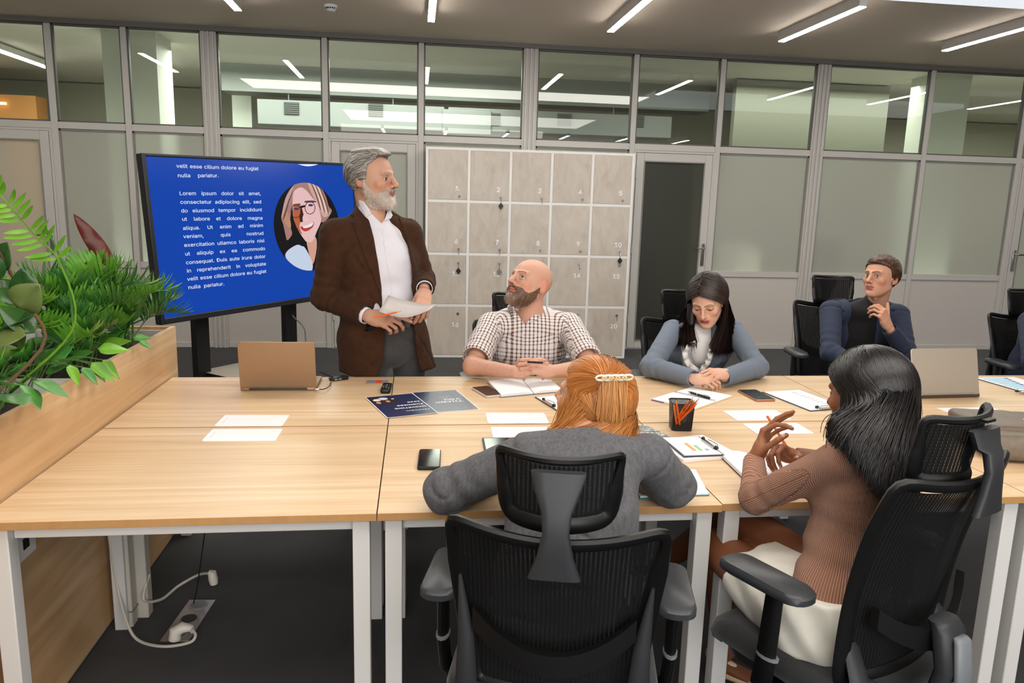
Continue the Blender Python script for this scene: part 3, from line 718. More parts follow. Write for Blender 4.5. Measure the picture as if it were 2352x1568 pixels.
pf('portrait_face', [(345, 300), (400, 220), (480, 200), (560, 260), (640, 360), (700, 420), (745, 560), (765, 700), (700, 860), (640, 1000), (560, 1020), (500, 960), (430, 850), (370, 720), (340, 560)], (232, 190, 190), .0013)
pf('portrait_neck', [(560, 1010), (680, 940), (700, 1100), (650, 1340), (600, 1240), (560, 1080)], (214, 160, 140), .0012)
pf('portrait_shirt', [(235, 1250), (260, 1150), (400, 1060), (480, 1080), (520, 1100), (600, 1240), (640, 1360), (610, 1490), (500, 1480), (360, 1400)], (200, 212, 232), .0016)
pf('portrait_lock', [(555, 95), (650, 98), (760, 240), (860, 520), (900, 590), (800, 640), (700, 430), (620, 280)], (206, 168, 158), .0017)
pf('portrait_lock', [(345, 180), (300, 420), (240, 520), (170, 660), (230, 360)], (196, 156, 152), .0017)
pf('portrait_lock', [(240, 540), (300, 680), (310, 800), (260, 780), (215, 700)], (190, 140, 110), .0018)
for k in range(5): pf('portrait_lock', [(600+k*32, 110+k*12), (612+k*32, 112+k*14), (700+k*36, 300+k*30), (760+k*30, 520+k*16), (748+k*30, 525+k*16), (680+k*36, 310+k*30)], ((120, 84, 74), (232, 200, 190))[k % 2], .0019+.00002*k)
for k in range(3): pf('portrait_lock', [(330-k*26, 260+k*60), (340-k*26, 262+k*60), (270-k*20, 480+k*50), (230-k*14, 620+k*30), (222-k*14, 615+k*30), (256-k*20, 470+k*50)], (110, 78, 70), .0019)
pf('portrait_shade', [(345, 500), (470, 480), (480, 640), (440, 780), (480, 900), (430, 850), (370, 720)], (186, 96, 60), .0018)
for c, a in (((385, 560), .1), ((598, 505), .1)):
    outer = lens(c, 80, 98); inner = lens(c, 70, 88)
    mbv = inside(pxl([zc(*p) for p in outer])), inside(pxl([zc(*p) for p in inner])); mb = MB(); n = 20
    P3 = [tuple(TMl @ Vector((x, y, .0024))) for x, y in mbv[0]+mbv[1]]; mb.add(P3, [(i, (i+1) % n, (i+1) % n+n, i+n) for i in range(n)]); mb.build('portrait_glasses', screen_mat('spectacle_dark', (26, 24, 40), .9), OV)
    pf('portrait_eye', lens((c[0]+10, c[1]-40), 36, 18), (60, 60, 100), .0022)
pf('portrait_brow', [(350, 450), (450, 440), (440, 470), (350, 480)], (110, 70, 60), .0021); pf('portrait_brow', [(530, 400), (650, 395), (690, 420), (530, 425)], (90, 60, 60), .0021)
pf('portrait_bridge', [(450, 480), (520, 465), (520, 490), (450, 510)], (26, 24, 40), .0025)
pf('portrait_mouth', [(455, 790), (560, 770), (650, 715), (640, 790), (560, 850), (500, 850)], (188, 60, 50), .0021)
pf('portrait_teeth', [(490, 780), (560, 765), (645, 722), (625, 775), (550, 805), (505, 806)], (238, 232, 236), .0024)
pf('portrait_nose', [(470, 500), (500, 600), (520, 680), (460, 720), (440, 650), (455, 560)], (60, 30, 26), .0021)
pf('portrait_nose', [(500, 610), (560, 640), (555, 690), (490, 700)], (236, 196, 196), .0023)
wl = [tvuv(684+k*5.3, 377+4.6*math.sin(PI*k/9)) for k in range(10)]
flat('slide_arc', wl, SW, .0004, SCR)
# stand
POST = mat('stand_black', (18, 18, 19), .5)
for s, u0 in ((-1, -.52), (1, .30)):
    c = tc_+u_*u0-n_*.14
    R_ = Matrix.Rotation(ya, 3, 'Z'); mb = MB(); cl = (c.x-tc_.x, c.y-tc_.y, 0)
    mb.box((-.055, -.03, .10), (.055, .03, 1.3), R_, cl); mb.build('post', POST, TV, bevel=.004)
    mb = MB(); mb.box((-.07, -.45, .055), (.07, .45, .10), R_, cl); ft = mb.build('foot', POST, TV, bevel=.01)
    for q in (-.4, .4):
        mb = MB(); mb.cyl(Vector(cl)+R_ @ Vector((-.015, q, .028)), .027, .03, 16, R_ @ Vector((1, 0, 0))); mb.build('caster', BLACK, ft, smooth=True)
    mb = MB(); mb.box((-.06, -.03, .95), (.06, .055, 1.6), R_, cl); mb.build('bracket', POST, TV, bevel=.003)
SHM = mat('shelf_taupe', (150, 142, 130), .5)
c = tc_+u_*-.11+n_*.02; R_ = Matrix.Rotation(ya, 3, 'Z'); mb = MB(); pts = [Vector((-.40, -.14, .2)), Vector((-.25, -.27, .2)), Vector((.25, -.27, .2)), Vector((.40, -.14, .2)), Vector((.40, .22, .2)), Vector((-.40, .22, .2))]
mb.prism([R_ @ p+Vector((c.x-tc_.x, c.y-tc_.y, 0)) for p in pts], (0, 0, .1)); o = mb.build('shelf_box', [SHM, POST], TV, bevel=.004)
for p in o.data.polygons: p.material_index = 0 if p.normal.z > .5 else 1
mb = MB(); q = [at_y(662, 700, 6.2), at_y(672, 725, 6.15), at_y(697, 750, 6.1), at_y(702, 775, 6.1), at_y(702, 800, 6.1)]
mb.tube([(p[0]-tc_.x, p[1]-tc_.y, p[2]) for p in curve_pts(q, 6)], .006, 6); mb.build('cable', GREY_PL, TV, smooth=True)
# ================================================================ OFFICE CHAIRS
def mesh_fabric(name, sx=420., al=.10):
    m = bpy.data.materials.new(name); m.use_nodes = True; nt = m.node_tree; N = nt.nodes; L = nt.links; b = N['Principled BSDF']; out = N['Material Output']
    b.inputs['Base Color'].default_value = srgb((17, 17, 18)); b.inputs['Roughness'].default_value = .75; b.inputs['Specular IOR Level'].default_value = .25
    tc = N.new('ShaderNodeTexCoord'); wv = N.new('ShaderNodeTexWave'); wv.inputs['Scale'].default_value = sx/6.283/3; wv.bands_direction = 'X'; L.new(tc.outputs['Object'], wv.inputs['Vector'])
    wv2 = N.new('ShaderNodeTexWave'); wv2.inputs['Scale'].default_value = sx/6.283/2.4; wv2.bands_direction = 'Z'; L.new(tc.outputs['Object'], wv2.inputs['Vector'])
    mr2 = N.new('ShaderNodeMapRange'); mr2.inputs['To Min'].default_value = .55; L.new(wv2.outputs['Fac'], mr2.inputs['Value']); mu = N.new('ShaderNodeMath'); mu.operation = 'MULTIPLY'; L.new(wv.outputs['Fac'], mu.inputs[0]); L.new(mr2.outputs[0], mu.inputs[1])
    mr = N.new('ShaderNodeMapRange'); mr.inputs['From Min'].default_value = .25; mr.inputs['From Max'].default_value = .7; mr.inputs['To Min'].default_value = 0; mr.inputs['To Max'].default_value = al*3.4; L.new(mu.outputs[0], mr.inputs['Value'])
    tr = N.new('ShaderNodeBsdfTransparent'); mx = N.new('ShaderNodeMixShader'); L.new(mr.outputs[0], mx.inputs[0]); L.new(b.outputs[0], mx.inputs[1]); L.new(tr.outputs[0], mx.inputs[2]); L.new(mx.outputs[0], out.inputs[0])
    bp = N.new('ShaderNodeBump'); bp.inputs['Strength'].default_value = .5; bp.inputs['Distance'].default_value = .002; L.new(wv.outputs['Fac'], bp.inputs['Height']); L.new(bp.outputs[0], b.inputs['Normal']); return m
MESHB = mesh_fabric('chair_mesh', 620., .12); SEATF = mat('seat_fabric', (24, 24, 25), .9, var=((300, 300, 300), (34, 34, 35), .6), bump=((380, 380, 380), .6, .002), sheen=.2)
LG = mat('light_grey_bracket', (112, 116, 120), .42)
def grid(mb, P, nu, nv, th=None):
    """surface patch P(u,v) with thickness along -y offset th(u,v)"""
    vs = []; 
    for s in (0, 1):
        for j in range(nv+1):
            for i in range(nu+1):
                p = P(-1+2*i/nu, j/nv); vs.append((p[0], p[1]+(th if s else 0), p[2]))
    n1 = (nu+1)*(nv+1); fs = []
    for j in range(nv):
        for i in range(nu):
            a = j*(nu+1)+i; q = (a, a+1, a+nu+2, a+nu+1); fs.append(q); fs.append(tuple(x+n1 for x in q[::-1]))
    bd = [i for i in range(nu+1)]+[j*(nu+1)+nu for j in range(1, nv+1)]+[nv*(nu+1)+i for i in range(nu-1, -1, -1)]+[j*(nu+1) for j in range(nv-1, 0, -1)]
    for k in range(len(bd)): a, b = bd[k], bd[(k+1) % len(bd)]; fs.append((b, a, a+n1, b+n1))
    mb.add(vs, fs); return mb
def make_chair(ztop=.93, hw_top=.226, hw_bot=.18, arms=True, centre=False, lift=0., az=.03):
    t = empty('office_chair', (0, 0, 0)); zb = .49 if not centre else .50
    def P(u, v, e=0.):
        hw = hw_bot+(hw_top-hw_bot)*v+e
        y = -.165+.03*math.sin(v*PI*.9+.1)-.115*v+.05*u*u*(.6+.4*v)
        return (u*hw, y, zb+(ztop-zb)*v-.028*(1-u*u)*max(0, v-.75)*4)
    mb = MB(); grid(mb, lambda u, v: P(u*.94, .03+v*.93), 12, 10, .004); mb.build('backrest_mesh', MESHB, t, smooth=True)
    def per(n=12):
        return [(-1+2*i/n, 0) for i in range(n)]+[(1, i/n) for i in range(n)]+[(1-2*i/n, 1) for i in range(n)]+[(-1, 1-i/n) for i in range(n)]
    def rim(fn, n, ctr, wf, th, sm=3):
        pts = [Vector(fn(u, v)) for u, v in per(n)]
        for _ in range(sm): pts = [(pts[i-1]+pts[i]*2+pts[(i+1) % len(pts)])/4 for i in range(len(pts))]
        rings = []
        for i, p in enumerate(pts):
            tn = (pts[(i+1) % len(pts)]-pts[i-1]).normalized(); inw = (ctr-p); inw = (inw-tn*inw.dot(tn)).normalized(); nn = tn.cross(inw); wv = wf(p)
            rings.append([p+inw*(math.cos(a)*wv)+nn*(math.sin(a)*th) for a in [k*PI/4 for k in range(8)]])
        mb = MB(); mb.loft(rings, cap=False, closed=True); return mb
    rim(P, 22, Vector((0, -.2, .7)), lambda p: .023-.009*min(1, max(0, (p.z-ztop+.12)/.08)), .011).build('backrest_frame', BLACK, t, smooth=True)
    mb = MB(); grid(mb, lambda u, v: (u*.175, -.245+.05*u*u, .66+.05*v-.07*(1-u*u)), 12, 3, .02); mb.build('lumbar_support', BLACK, t, smooth=True)
    mb = MB(); rings = []
    for v, wv, y, z in ((0, .052, -.300, ztop-.085), (.2, .036, -.302, ztop-.04), (.45, .026, -.303, ztop+.01), (.7, .03, -.295, ztop+.05), (.9, .046, -.282, ztop+.09+(-.03 if centre else 0)), (1, .054, -.272, ztop+.125+(-.03 if centre else 0))):
        rings.append([(x*wv, y+yy*.011, z) for x, yy in rrect(2, 2, .5, 2)])
    mb.loft(rings); sp = mb.build('headrest_bracket', DARKGREY, t, smooth=True, ang=60)
    mb = MB(); mb.box((-.018, -.284, ztop+.112), (.018, -.272, ztop+.118)); mb.build('slot', BLACK, sp)
    hz = -.03 if centre else 0.
    def H(u, v):
        hw = .104+.022*v; return (u*hw, -.24+.05*u*u-.02*v, ztop+hz+.004+.138*v+.008*u*u*v-.004*(1-u*u)*(1-v))
    mb = MB(); grid(mb, lambda u, v: H(u*.92, .08+.84*v), 10, 6, .006); mb.build('headrest_mesh', MESHB, t, smooth=True)
    rim(H, 18, Vector((0, -.24, ztop+hz+.08)), lambda p: .020-.010*min(1, max(0, (p.z-ztop-hz-.06)/.06)), .009).build('headrest_frame', BLACK, t, smooth=True)
    if centre:
        mb = MB(); rings = []
        for z, wv, y in ((.665, .040, -.245), (.645, .047, -.258), (.56, .046, -.275), (.50, .05, -.265)):
            rings.append([(x*wv, y+yy*.022, z) for x, yy in rrect(2, 2, .6, 2)])
        mb.loft(rings); mb.build('rear_support', DARKGREY, t, smooth=True, ang=60)
        mb = MB(); rings = []
        for z, wv, y in ((.640, .020, -.286), (.632, .027, -.292), (.55, .030, -.304), (.49, .034, -.300)):
            rings.append([(x*wv, y+yy*.010, z) for x, yy in rrect(2, 2, .6, 2)])
        mb.loft(rings); lb = mb.build('bracket', LG, t, smooth=True, ang=60); lb['label'] = 'light grey bracket'
        for s in (-1, 1):
            mb = MB(); mb.tube([(s*.018, -.300, .54), (s*.026, -.300, .50), (s*.055, -.285, .45), (s*.095, -.27, .42), (s*.12, -.16, .405)], [(.014, .010), (.013, .011), (.012, .012), (.016, .012), (.02, .012)], 10, up=(1, 0, .3)); mb.build('support_arm', LG, t, smooth=True)
            mb = MB(); mb.tube([(s*.175, -.135, .60), (s*.17, -.17, .50), (s*.10, -.24, .47), (s*.04, -.27, .52)], [(.022, .010), (.036, .012), (.026, .013), (.018, .012)], 10, up=(1, 0, .3)); mb.build('side_bracket', DARKGREY, t, smooth=True)
    else:
        for s in (-1, 1):
            mb = MB(); mb.tube([(s*.205, -.185, .78), (s*.190, -.185, .64), (s*.185, -.20, .50), (s*.175, -.18, .42), (s*.13, -.10, .395)], [(.004, .006), (.018, .012), (.026, .014), (.028, .014), (.026, .014)], 10, up=(1, 0, .3)); mb.build('side_bracket', DARKGREY, t, smooth=True)
        mb = MB(); mb.tube([(-.18, -.19, .45), (0, -.22, .44), (.18, -.19, .45)], [(.02, .012)]*3, 10, up=(0, 0, 1)); mb.build('rear_support', BLACK, t, smooth=True)
    # seat
    mb = MB(); rings = []
    for z, k in ((.425, .90), (.44, .98), (.46, 1.0), (.482, .97), (.492, .86)):
        rings.append([(x*k*1.0, y*k+.03, z-.02*(1 if y > .2 else 0)+.012*(abs(x)/.24)**2) for x, y in rrect(.49, .46, .09, 4)])
    mb.loft(rings); mb.build('seat', SEATF, t, smooth=True, ang=60)
    mb = MB(); mb.loft([[(x, y+.02, z) for x, y in rrect(.40*k, .38*k, .06, 3)] for z, k in ((.385, .8), (.40, 1), (.428, 1.05))]); mb.build('seat_pan', BLACK, t, smooth=True)
    if arms:
        for s in (-1, 1):
            mb = MB(); mb.tube([(s*.20, .02, .41), (s*.25, .02, .405), (s*.272, .02, .43), (s*.276, .01, .50), (s*.276, 0, .625+az)], [(.03, .014)]*2+[(.03, .015), (.028, .015), (.024, .014)], 10, up=(0, 1, 0)); ap = mb.build('armrest_post', BLACK, t, smooth=True)
            mb = MB(); mb.tube([(s*.276, .005, .515), (s*.276, .005, .522)], [(.031, .0175)]*2, 12, up=(0, 1, 0)); mb.build('collar', GREY_PL, ap, smooth=True)
            mb = MB(); rings = []
            for z, k in ((.622+az, .86), (.628+az, 1), (.642+az, 1), (.650+az, .9)):
                rings.append([(s*.276+x*k, y*k+.03, z) for x, y in rrect(.088, .25, .038, 4)])
            mb.loft(rings); mb.build('armrest_pad', mat('armrest_pad_grey', (50, 52, 55), .38), t, smooth=True, ang=50)
    mb = MB(); mb.cyl((0, 0, .10), .028, .2, 20); mb.cyl((0, 0, .28), .018, .12, 16); mb.build('gas_lift', CHROME, t, smooth=True)
    for k in range(5):
        a = k*2*PI/5+.3; d = Vector((math.cos(a), math.sin(a), 0)); q = Vector((-d.y, d.x, 0))
        mb = MB(); mb.tube([d*.02+Vector((0, 0, .11)), d*.15+Vector((0, 0, .10)), d*.31+Vector((0, 0, .075))], [(.03, .02), (.024, .016), (.018, .012)], 8, up=q); lg = mb.build('base_leg', BLACK, t, smooth=True)
        mb = MB(); c_ = d*.315; mb.cyl(c_+q*-.024+Vector((0, 0, .027)), .0265, .018, 16, q); mb.cyl(c_+q*.006+Vector((0, 0, .027)), .0265, .018, 16, q); mb.cyl(c_+Vector((0, 0, .03)), .008, .05, 8); mb.build('caster', BLACK, lg, smooth=True)
    return t
def place(t, back, yaw, label, back_off=.28):
    """put the chair so that the top centre of its backrest stands at back"""
    fx, fy = -math.sin(yaw), math.cos(yaw); t.location = (back[0]+fx*back_off, back[1]+fy*back_off, 0); t.rotation_euler = (0, 0, yaw)
    return tag(t, label, 'office chair', 'black mesh office chairs around the desks')
ch1 = make_chair(); ch2 = make_chair(ztop=1.025, hw_top=.222, hw_bot=.195, centre=True, az=.07)
ch3, ch4, ch5, ch6 = [copy_tree(ch1) for _ in range(4)]
place(ch1, (.275, 1.365), math.radians(-13), 'black mesh office chair with headrest, seat of the grey-suited red-haired woman')
place(ch2, (1.208, 1.404), math.radians(25), 'black mesh office chair turned to show its light grey rear bracket, under the beige-sweater woman')
place(ch3, (.535, 4.09), math.radians(182), 'black office chair mostly hidden behind the bald bearded man')
place(ch4, (1.46, 4.02), math.radians(176), 'black office chair behind the woman in the blue-grey blazer')
place(ch5, (2.60, 4.50), math.radians(172), 'black mesh office chair behind the young man in navy')
place(ch6, (3.80, 4.33), math.radians(176), 'black mesh chair at the right edge behind the silver laptop, under the navy sleeve')
ch4.scale = (1, 1, 1.03); ch5.scale = (1, 1, 1.075); ch6.scale = (1, 1, 1.03)
# ================================================================ THINGS ON THE DESKS
NAVY = mat('navy_print', (26, 36, 78), .3, spec=.5, coat=.15)
INK = mat('dark_ink', (40, 42, 58), .6); PAPERB = mat('paper_bright', (234, 234, 236), .65)
def quad_sheet(name, px4, m, label, cat, z=TT, th=.0009, group=None, rnd=.0, parent=None, sag=None):
    """a flat sheet whose four corners the photograph shows at px4 (clockwise), lying at height z; returns object, matrix, w, h"""
    P = [Vector(at_z(x, y, z)) for x, y in px4]; c = sum(P, Vector())/4
    u = ((P[1]-P[0])+(P[2]-P[3])); v = ((P[0]-P[3])+(P[1]-P[2])); w_ = u.length/2; h_ = v.length/2; M_ = frame_mat(c, u, v)
    mb = MB()
    out = rrect(w_, h_, rnd, 3) if rnd else [(w_/2, h_/2), (-w_/2, h_/2), (-w_/2, -h_/2), (w_/2, -h_/2)]
    mb.prism([tuple(M_ @ Vector((x, y, 0))-c) for x, y in out], (0, 0, th)); o = mb.build(name, m, parent); o.location = c
    if label: tag(o, label, cat, group)
    return o, Matrix.Translation(-c) @ M_, w_, h_
def strip(name, M_, x0, y0, x1, y1, z, m, parent, th=.0003):
    mb = MB(); mb.prism([tuple(M_ @ Vector(p)) for p in ((x0, y0, z), (x1, y0, z), (x1, y1, z), (x0, y1, z))], tuple(M_.to_3x3() @ Vector((0, 0, th)))); return mb.build(name, m, parent)
# blank grommet plates
GP = mat('plate_white', (232, 232, 233), .4)
plates = [([(512, 954), (664, 954), (650, 979), (497, 979)], 'blank white grommet plate on the first desk, upper of the pair by the planter'), ([(482, 986), (650, 986), (633, 1012), (469, 1014)], 'blank white grommet plate on the first desk, lower of the pair by the planter'),
 ([(1116, 949), (1250, 949), (1262, 973), (1120, 973)], 'blank white grommet plate just behind the tablet, upper of its pair'), ([(1127, 981), (1258, 981), (1274, 1006), (1132, 1007)], 'blank white grommet plate touching the black tablet'),
 ([(1662, 944), (1784, 942), (1815, 964), (1690, 966)], 'blank white grommet plate right of the pencil cup, upper of the pair'), ([(1704, 974), (1832, 972), (1868, 996), (1740, 997)], 'blank white grommet plate behind the raised hand with the pencil'),
 ([(2164, 938), (2290, 936), (2326, 958), (2196, 960)], 'blank white grommet plate behind the turned chair headrest'), ([(2262, 966), (2396, 964), (2440, 988), (2290, 990)], 'blank white grommet plate next to the taupe bag')]
for q, lb in plates:
    o, M_, w_, h_ = quad_sheet('grommet_plate', q, GP, lb, 'desk plate', TT+.0002, .0022, 'blank grommet plates set in the desks', .008)
    strip('slot', M_, -w_/2+.018, -h_*.28, -w_/2+.0195, h_*.28, .0022, mat('plate_line', (196, 196, 198), .5), o)
# printed sheets
def head_text(s, size, M_, x, y, parent, m=PAPERB, bold=True, align='LEFT', ang=0., xs=1.25, sp=1.08):
    return text_mesh(s, size, m, 'print', parent, M_ @ Matrix.Translation((x, y, .0012)) @ Matrix.Rotation(ang, 4, 'Z'), .0002, bold, align, xs, sp)
# thank-you sheet: its reading direction points away from us (upside down in view)
def sheet_rot(px4, name, label, base, z):
    o, M_, w_, h_ = quad_sheet(name, px4, PAPER, label, 'printed sheet', z, .0008)
    strip('print_area', M_, -w_/2+.004, -h_/2+.004, w_/2-.004, h_/2-.004, .0008, base, o, .0003); return o, M_ @ Matrix.Rotation(PI, 4, 'Z'), w_, h_
o, M_, w_, h_ = sheet_rot([(950, 902), (1053, 894), (1096, 941), (986, 948)], 'printed_sheet', 'navy sheet printed THANK YOU lying upside down, under the other navy sheet', mat('navy_sheet_grey', (42, 52, 86), .25, coat=.3), TT+.0003)
for s, y in (('THANK', -.012), ('YOU', .022)): head_text(s, .036, M_, -w_*.36, -y, o)
head_text('Lorem ipsum', .008, M_, -.04, -.062, o, bold=False)
o, M_, w_, h_ = sheet_rot([(847, 911), (957, 903), (997, 948), (879, 962)], 'printed_sheet', 'navy proposal sheet with oval photo and upside-down title, over the first sheet', NAVY, TT+.0025)
o2 = o
head_text('PROPOSAL', .020, M_, -w_*.44, h_*.28, o, bold=False); head_text('MARKETING', .023, M_, -w_*.44, h_*.14, o); head_text('BUSINESS', .023, M_, -w_*.44, h_*.02, o); head_text('2025', .023, M_, -w_*.44, -h_*.10, o)
def disc(M_, cx, cy, rx, ry, z, m, parent, name, th=.0002, n=24, clipx=None):
    pts = [(cx+rx*math.cos(a), cy+ry*math.sin(a)) for a in [k*2*PI/n for k in range(n)]]
    if clipx is not None: pts = [(min(x, clipx), y) for x, y in pts]
    mb = MB(); mb.prism([tuple(M_ @ Vector((x, y, z))) for x, y in pts], tuple(M_.to_3x3() @ Vector((0, 0, th)))); return mb.build(name, m, parent)
pic = disc(M_, w_*.22, -h_*.26, w_*.29, h_*.20, .0012, mat('photo_dark', (26, 20, 18), .4), o, 'photo_oval', clipx=w_/2-.006)
for cx, cy, rx, ry, c, z in ((.20, -.34, .10, .06, (190, 200, 225), .0014), (.34, -.30, .08, .05, (225, 215, 220), .0014), (.16, -.20, .045, .05, (196, 120, 84), .0016), (.36, -.17, .05, .05, (206, 130, 92), .0016), (.02, -.30, .03, .02, (220, 220, 225), .0015)):
    disc(M_, w_*cx, h_*cy, w_*rx, h_*ry, z, mat('photo_%d_%d' % (c[0], c[1]), c, .5), pic, 'photo_patch', n=12)
# phones
def phone(px4, body, screen, label, th=.0085, lens_up=False):
    o, M_, w_, h_ = quad_sheet('smartphone', px4, body, label, 'phone', TT+.0003, th, None, .011)
    b = o.modifiers.new('b', 'BEVEL'); b.width = .0022; b.segments = 2; b.limit_method = 'ANGLE'
    mb = MB(); mb.prism([tuple(M_ @ Vector((x, y, th))) for x, y in rrect(w_-.006, h_-.006, .008, 3)], tuple(M_.to_3x3() @ Vector((0, 0, .0004)))); mb.build('screen', screen, o)
    mb = MB(); mb.prism([tuple(M_ @ Vector((x+w_*.0, y+h_*.44, th+.0004))) for x, y in rrect(.016, .003, .0014, 2)], (0, 0, .0002)); mb.build('speaker_slit', mat('slit', (60, 60, 62), .4), o)
    return o
SCRN = mat('phone_glass', (9, 12, 13), .12, spec=.3)
phone([(961, 1038), (1011, 1038), (1013, 1080), (960, 1080)], BLACK, SCRN, 'thick black smartphone lying alone on the front desk beside the grey sleeve', .0115)
phone([(1088, 892), (1133, 889), (1148, 910), (1110, 915)], mat('phone_silver', (206, 202, 200), .35), SCRN, 'white-edged smartphone beside the open notebook of the bald man')
phone([(1706, 899), (1749, 898), (1769, 921), (1722, 922)], mat('phone_rose', (176, 120, 100), .3, .4), SCRN, 'rose-gold-edged smartphone between the ring notebook and the chart sheet')
# tablet
o, M_, w_, h_ = quad_sheet('tablet', [(1108, 1009), (1300, 1008), (1330, 1078), (1120, 1080)], BLACK, 'black tablet partly under the grey-suited elbow', 'tablet', TT+.0003, .007, None, .008)
mb = MB(); mb.prism([tuple(M_ @ Vector((x, y, .007))) for x, y in rrect(w_-.012, h_-.012, .003, 2)], tuple(M_.to_3x3() @ Vector((0, 0, .0003)))); mb.build('screen', SCRN, o)
# remote
p = at_z(884, 903, TT); t = empty('remote_control', (p[0]+.002, p[1], TT), rz=math.radians(-3), label='small black remote control standing near the desk seam by the standing man', cat='remote control')
mb = MB(); mb.loft([[(x, y+.055, z) for x, y in rrect(.042*k, .125*k2, .009, 3)] for z, k, k2 in ((.001, .94, .98), (.004, 1, 1), (.015, 1, 1), (.018, .92, .97))]); mb.build('body', BLACK, t, smooth=True)
mb = MB(); mb.box((-.018, .088, .0178), (.018, .112, .0186)); mb.build('screen', SCRN, t)
for i, (x, y) in enumerate(((-.012, .078), (0, .08), (.012, .078), (-.013, .05), (.013, .05), (0, .04), (-.012, .022), (.012, .022), (0, .02))):
    mb = MB(); mb.cyl((x, y, .0178), .0042, .0014, 10); mb.build('button', mat('button_grey', (150, 152, 154), .5) if i % 2 else mat('button_dark', (70, 72, 74), .5), t, smooth=True)
mb = MB(); mb.cyl((0, .062, .0178), .008, .001, 16); mb.build('button', mat('button_dark', (70, 72, 74), .5), t, smooth=True)
o, M_, w_, h_ = quad_sheet('marker_strip', [(846, 875), (893, 875), (890, 881), (838, 881)], mat('strip_grey', (130, 130, 136), .5), 'small grey plastic strip with orange middle behind the remote', 'clip', TT+.0002, .004, None, .006)
strip('orange_band', M_, -w_*.08, -h_/2, w_*.2, h_/2, .004, mat('orange_red', (226, 70, 24), .5), o, .0005)
# ---------------------------------------------------------------- laptops
def laptop(c, rz, w_, d_, lid_h, tilt, m, label, th=.012, dark_hinge=False, hinge_front=True):
    """laptop seen from behind: hinge edge nearest us, keyboard beyond"""
    t = empty('laptop', (c[0], c[1], TT), rz=rz, label=label, cat='laptop')
    mb = MB(); mb.prism([(x, y+d_/2, .002) for x, y in rrect(w_, d_, .012, 3)], (0, 0, th)); bs = mb.build('base', m, t, bevel=.002)
    mb = MB(); mb.box((-w_/2+.02, .05, th+.002), (w_/2-.02, .14, th+.003)); mb.build('keyboard', mat('keys_black', (24, 24, 26), .6), t)
    mb = MB(); mb.box((-.05, .155, th+.002), (.05, d_-.015, th+.0026)); mb.build('touchpad', GREY_PL, t)
    R_ = Matrix.Rotation(tilt, 3, 'X')
    mb = MB(); mb.prism([R_ @ Vector((x, 0, y+lid_h/2))+Vector((0, .008, th*.6)) for x, y in rrect(w_, lid_h, .014, 4)], R_ @ Vector((0, .006, 0))); mb.build('lid', m, t, bevel=.0015)
    mb = MB(); mb.prism([R_ @ Vector((x, .0062, y+lid_h/2))+Vector((0, .008, th*.6)) for x, y in rrect(w_-.012, lid_h-.012, .008, 3)], R_ @ Vector((0, .0006, 0))); mb.build('screen', SCRN, t)
    mb = MB(); mb.cyl((-w_*.38, .004, th*.75), .0055, w_*.76, 10, (1, 0, 0)); mb.build('hinge', BLACK if not dark_hinge else mat('hinge_dark', (70, 62, 54), .4), t, smooth=True)
    for s in (-1, 1):
        for y in (.02, d_-.02):
            mb = MB(); mb.cyl((s*(w_/2-.02), y, 0), .006, .0025, 10); mb.build('foot', BLACK, t)
    return t, bs
a, b = at_z(556, 898, TT), at_z(722, 897, TT)
lt, bs = laptop((a+b)/2, math.atan2(b[1]-a[1], b[0]-a[0]), .318, .22, .212, math.radians(8), mat('bronze_aluminium', (166, 136, 108), .38, .75, var=((500, 500, 500), (150, 124, 98), .3)), 'bronze-coloured laptop seen from behind in front of the display')
a, b = at_z(2096, 915, TT), at_z(2256, 913, TT)
lt2, bs2 = laptop((a+b)/2, math.atan2(b[1]-a[1], b[0]-a[0])+math.radians(2), .345, .235, .215, math.radians(-14), mat('silver_aluminium', (196, 184, 168), .36, .6, var=((500, 500, 500), (184, 172, 156), .3)), 'silver laptop seen from behind near the right end of the rear desks', th=.018, dark_hinge=True)
mb = MB(); mb.box((-.165, -.0008, .003), (.165, .002, .016)); mb.build('rear_edge', mat('laptop_rear_dark', (78, 68, 58), .4, .3), lt2)
# adapter and its cable
p = at_z(778, 872, TT); t = empty('usb_adapter', (p[0], p[1], TT), rz=math.radians(28), label='black video adapter lying right of the bronze laptop', cat='adapter')
mb = MB(); mb.prism([(x, y, .001) for x, y in rrect(.085, .036, .005, 2)], (0, 0, .014)); mb.build('body', mat('adapter_black', (24, 24, 27), .35), t, bevel=.002)
for x in (-.02, .0): mb = MB(); mb.box((x-.007, -.0186, .004), (x+.007, -.0175, .011)); mb.build('port', GREY_PL, t)
q = at_z(762, 876, TT+.008)-np.array([p[0], p[1], TT]); 
def loc_(px, py, z): return tuple(Matrix.Rotation(-math.radians(28), 3, 'Z') @ Vector(at_z(px, py, TT+z)-np.array([p[0], p[1], TT])))
mb = MB(); mb.tube(curve_pts([loc_(760, 878, .008), loc_(757, 886, .01), loc_(745, 893, .012), loc_(731, 894, .009)]), .0022, 6); cb = mb.build('cord', BLACK, t, smooth=True)
mb = MB(); mb.tube([loc_(733, 894, .009), loc_(724, 894, .009)], .0038, 8); mb.build('connector', CHROME, cb, smooth=True)
mb = MB(); mb.tube(curve_pts([loc_(770, 868, .01), loc_(750, 861, .03), loc_(732, 853, .05), loc_(705, 848, .01)]), .0024, 6); mb.build('cord', BLACK, t, smooth=True)
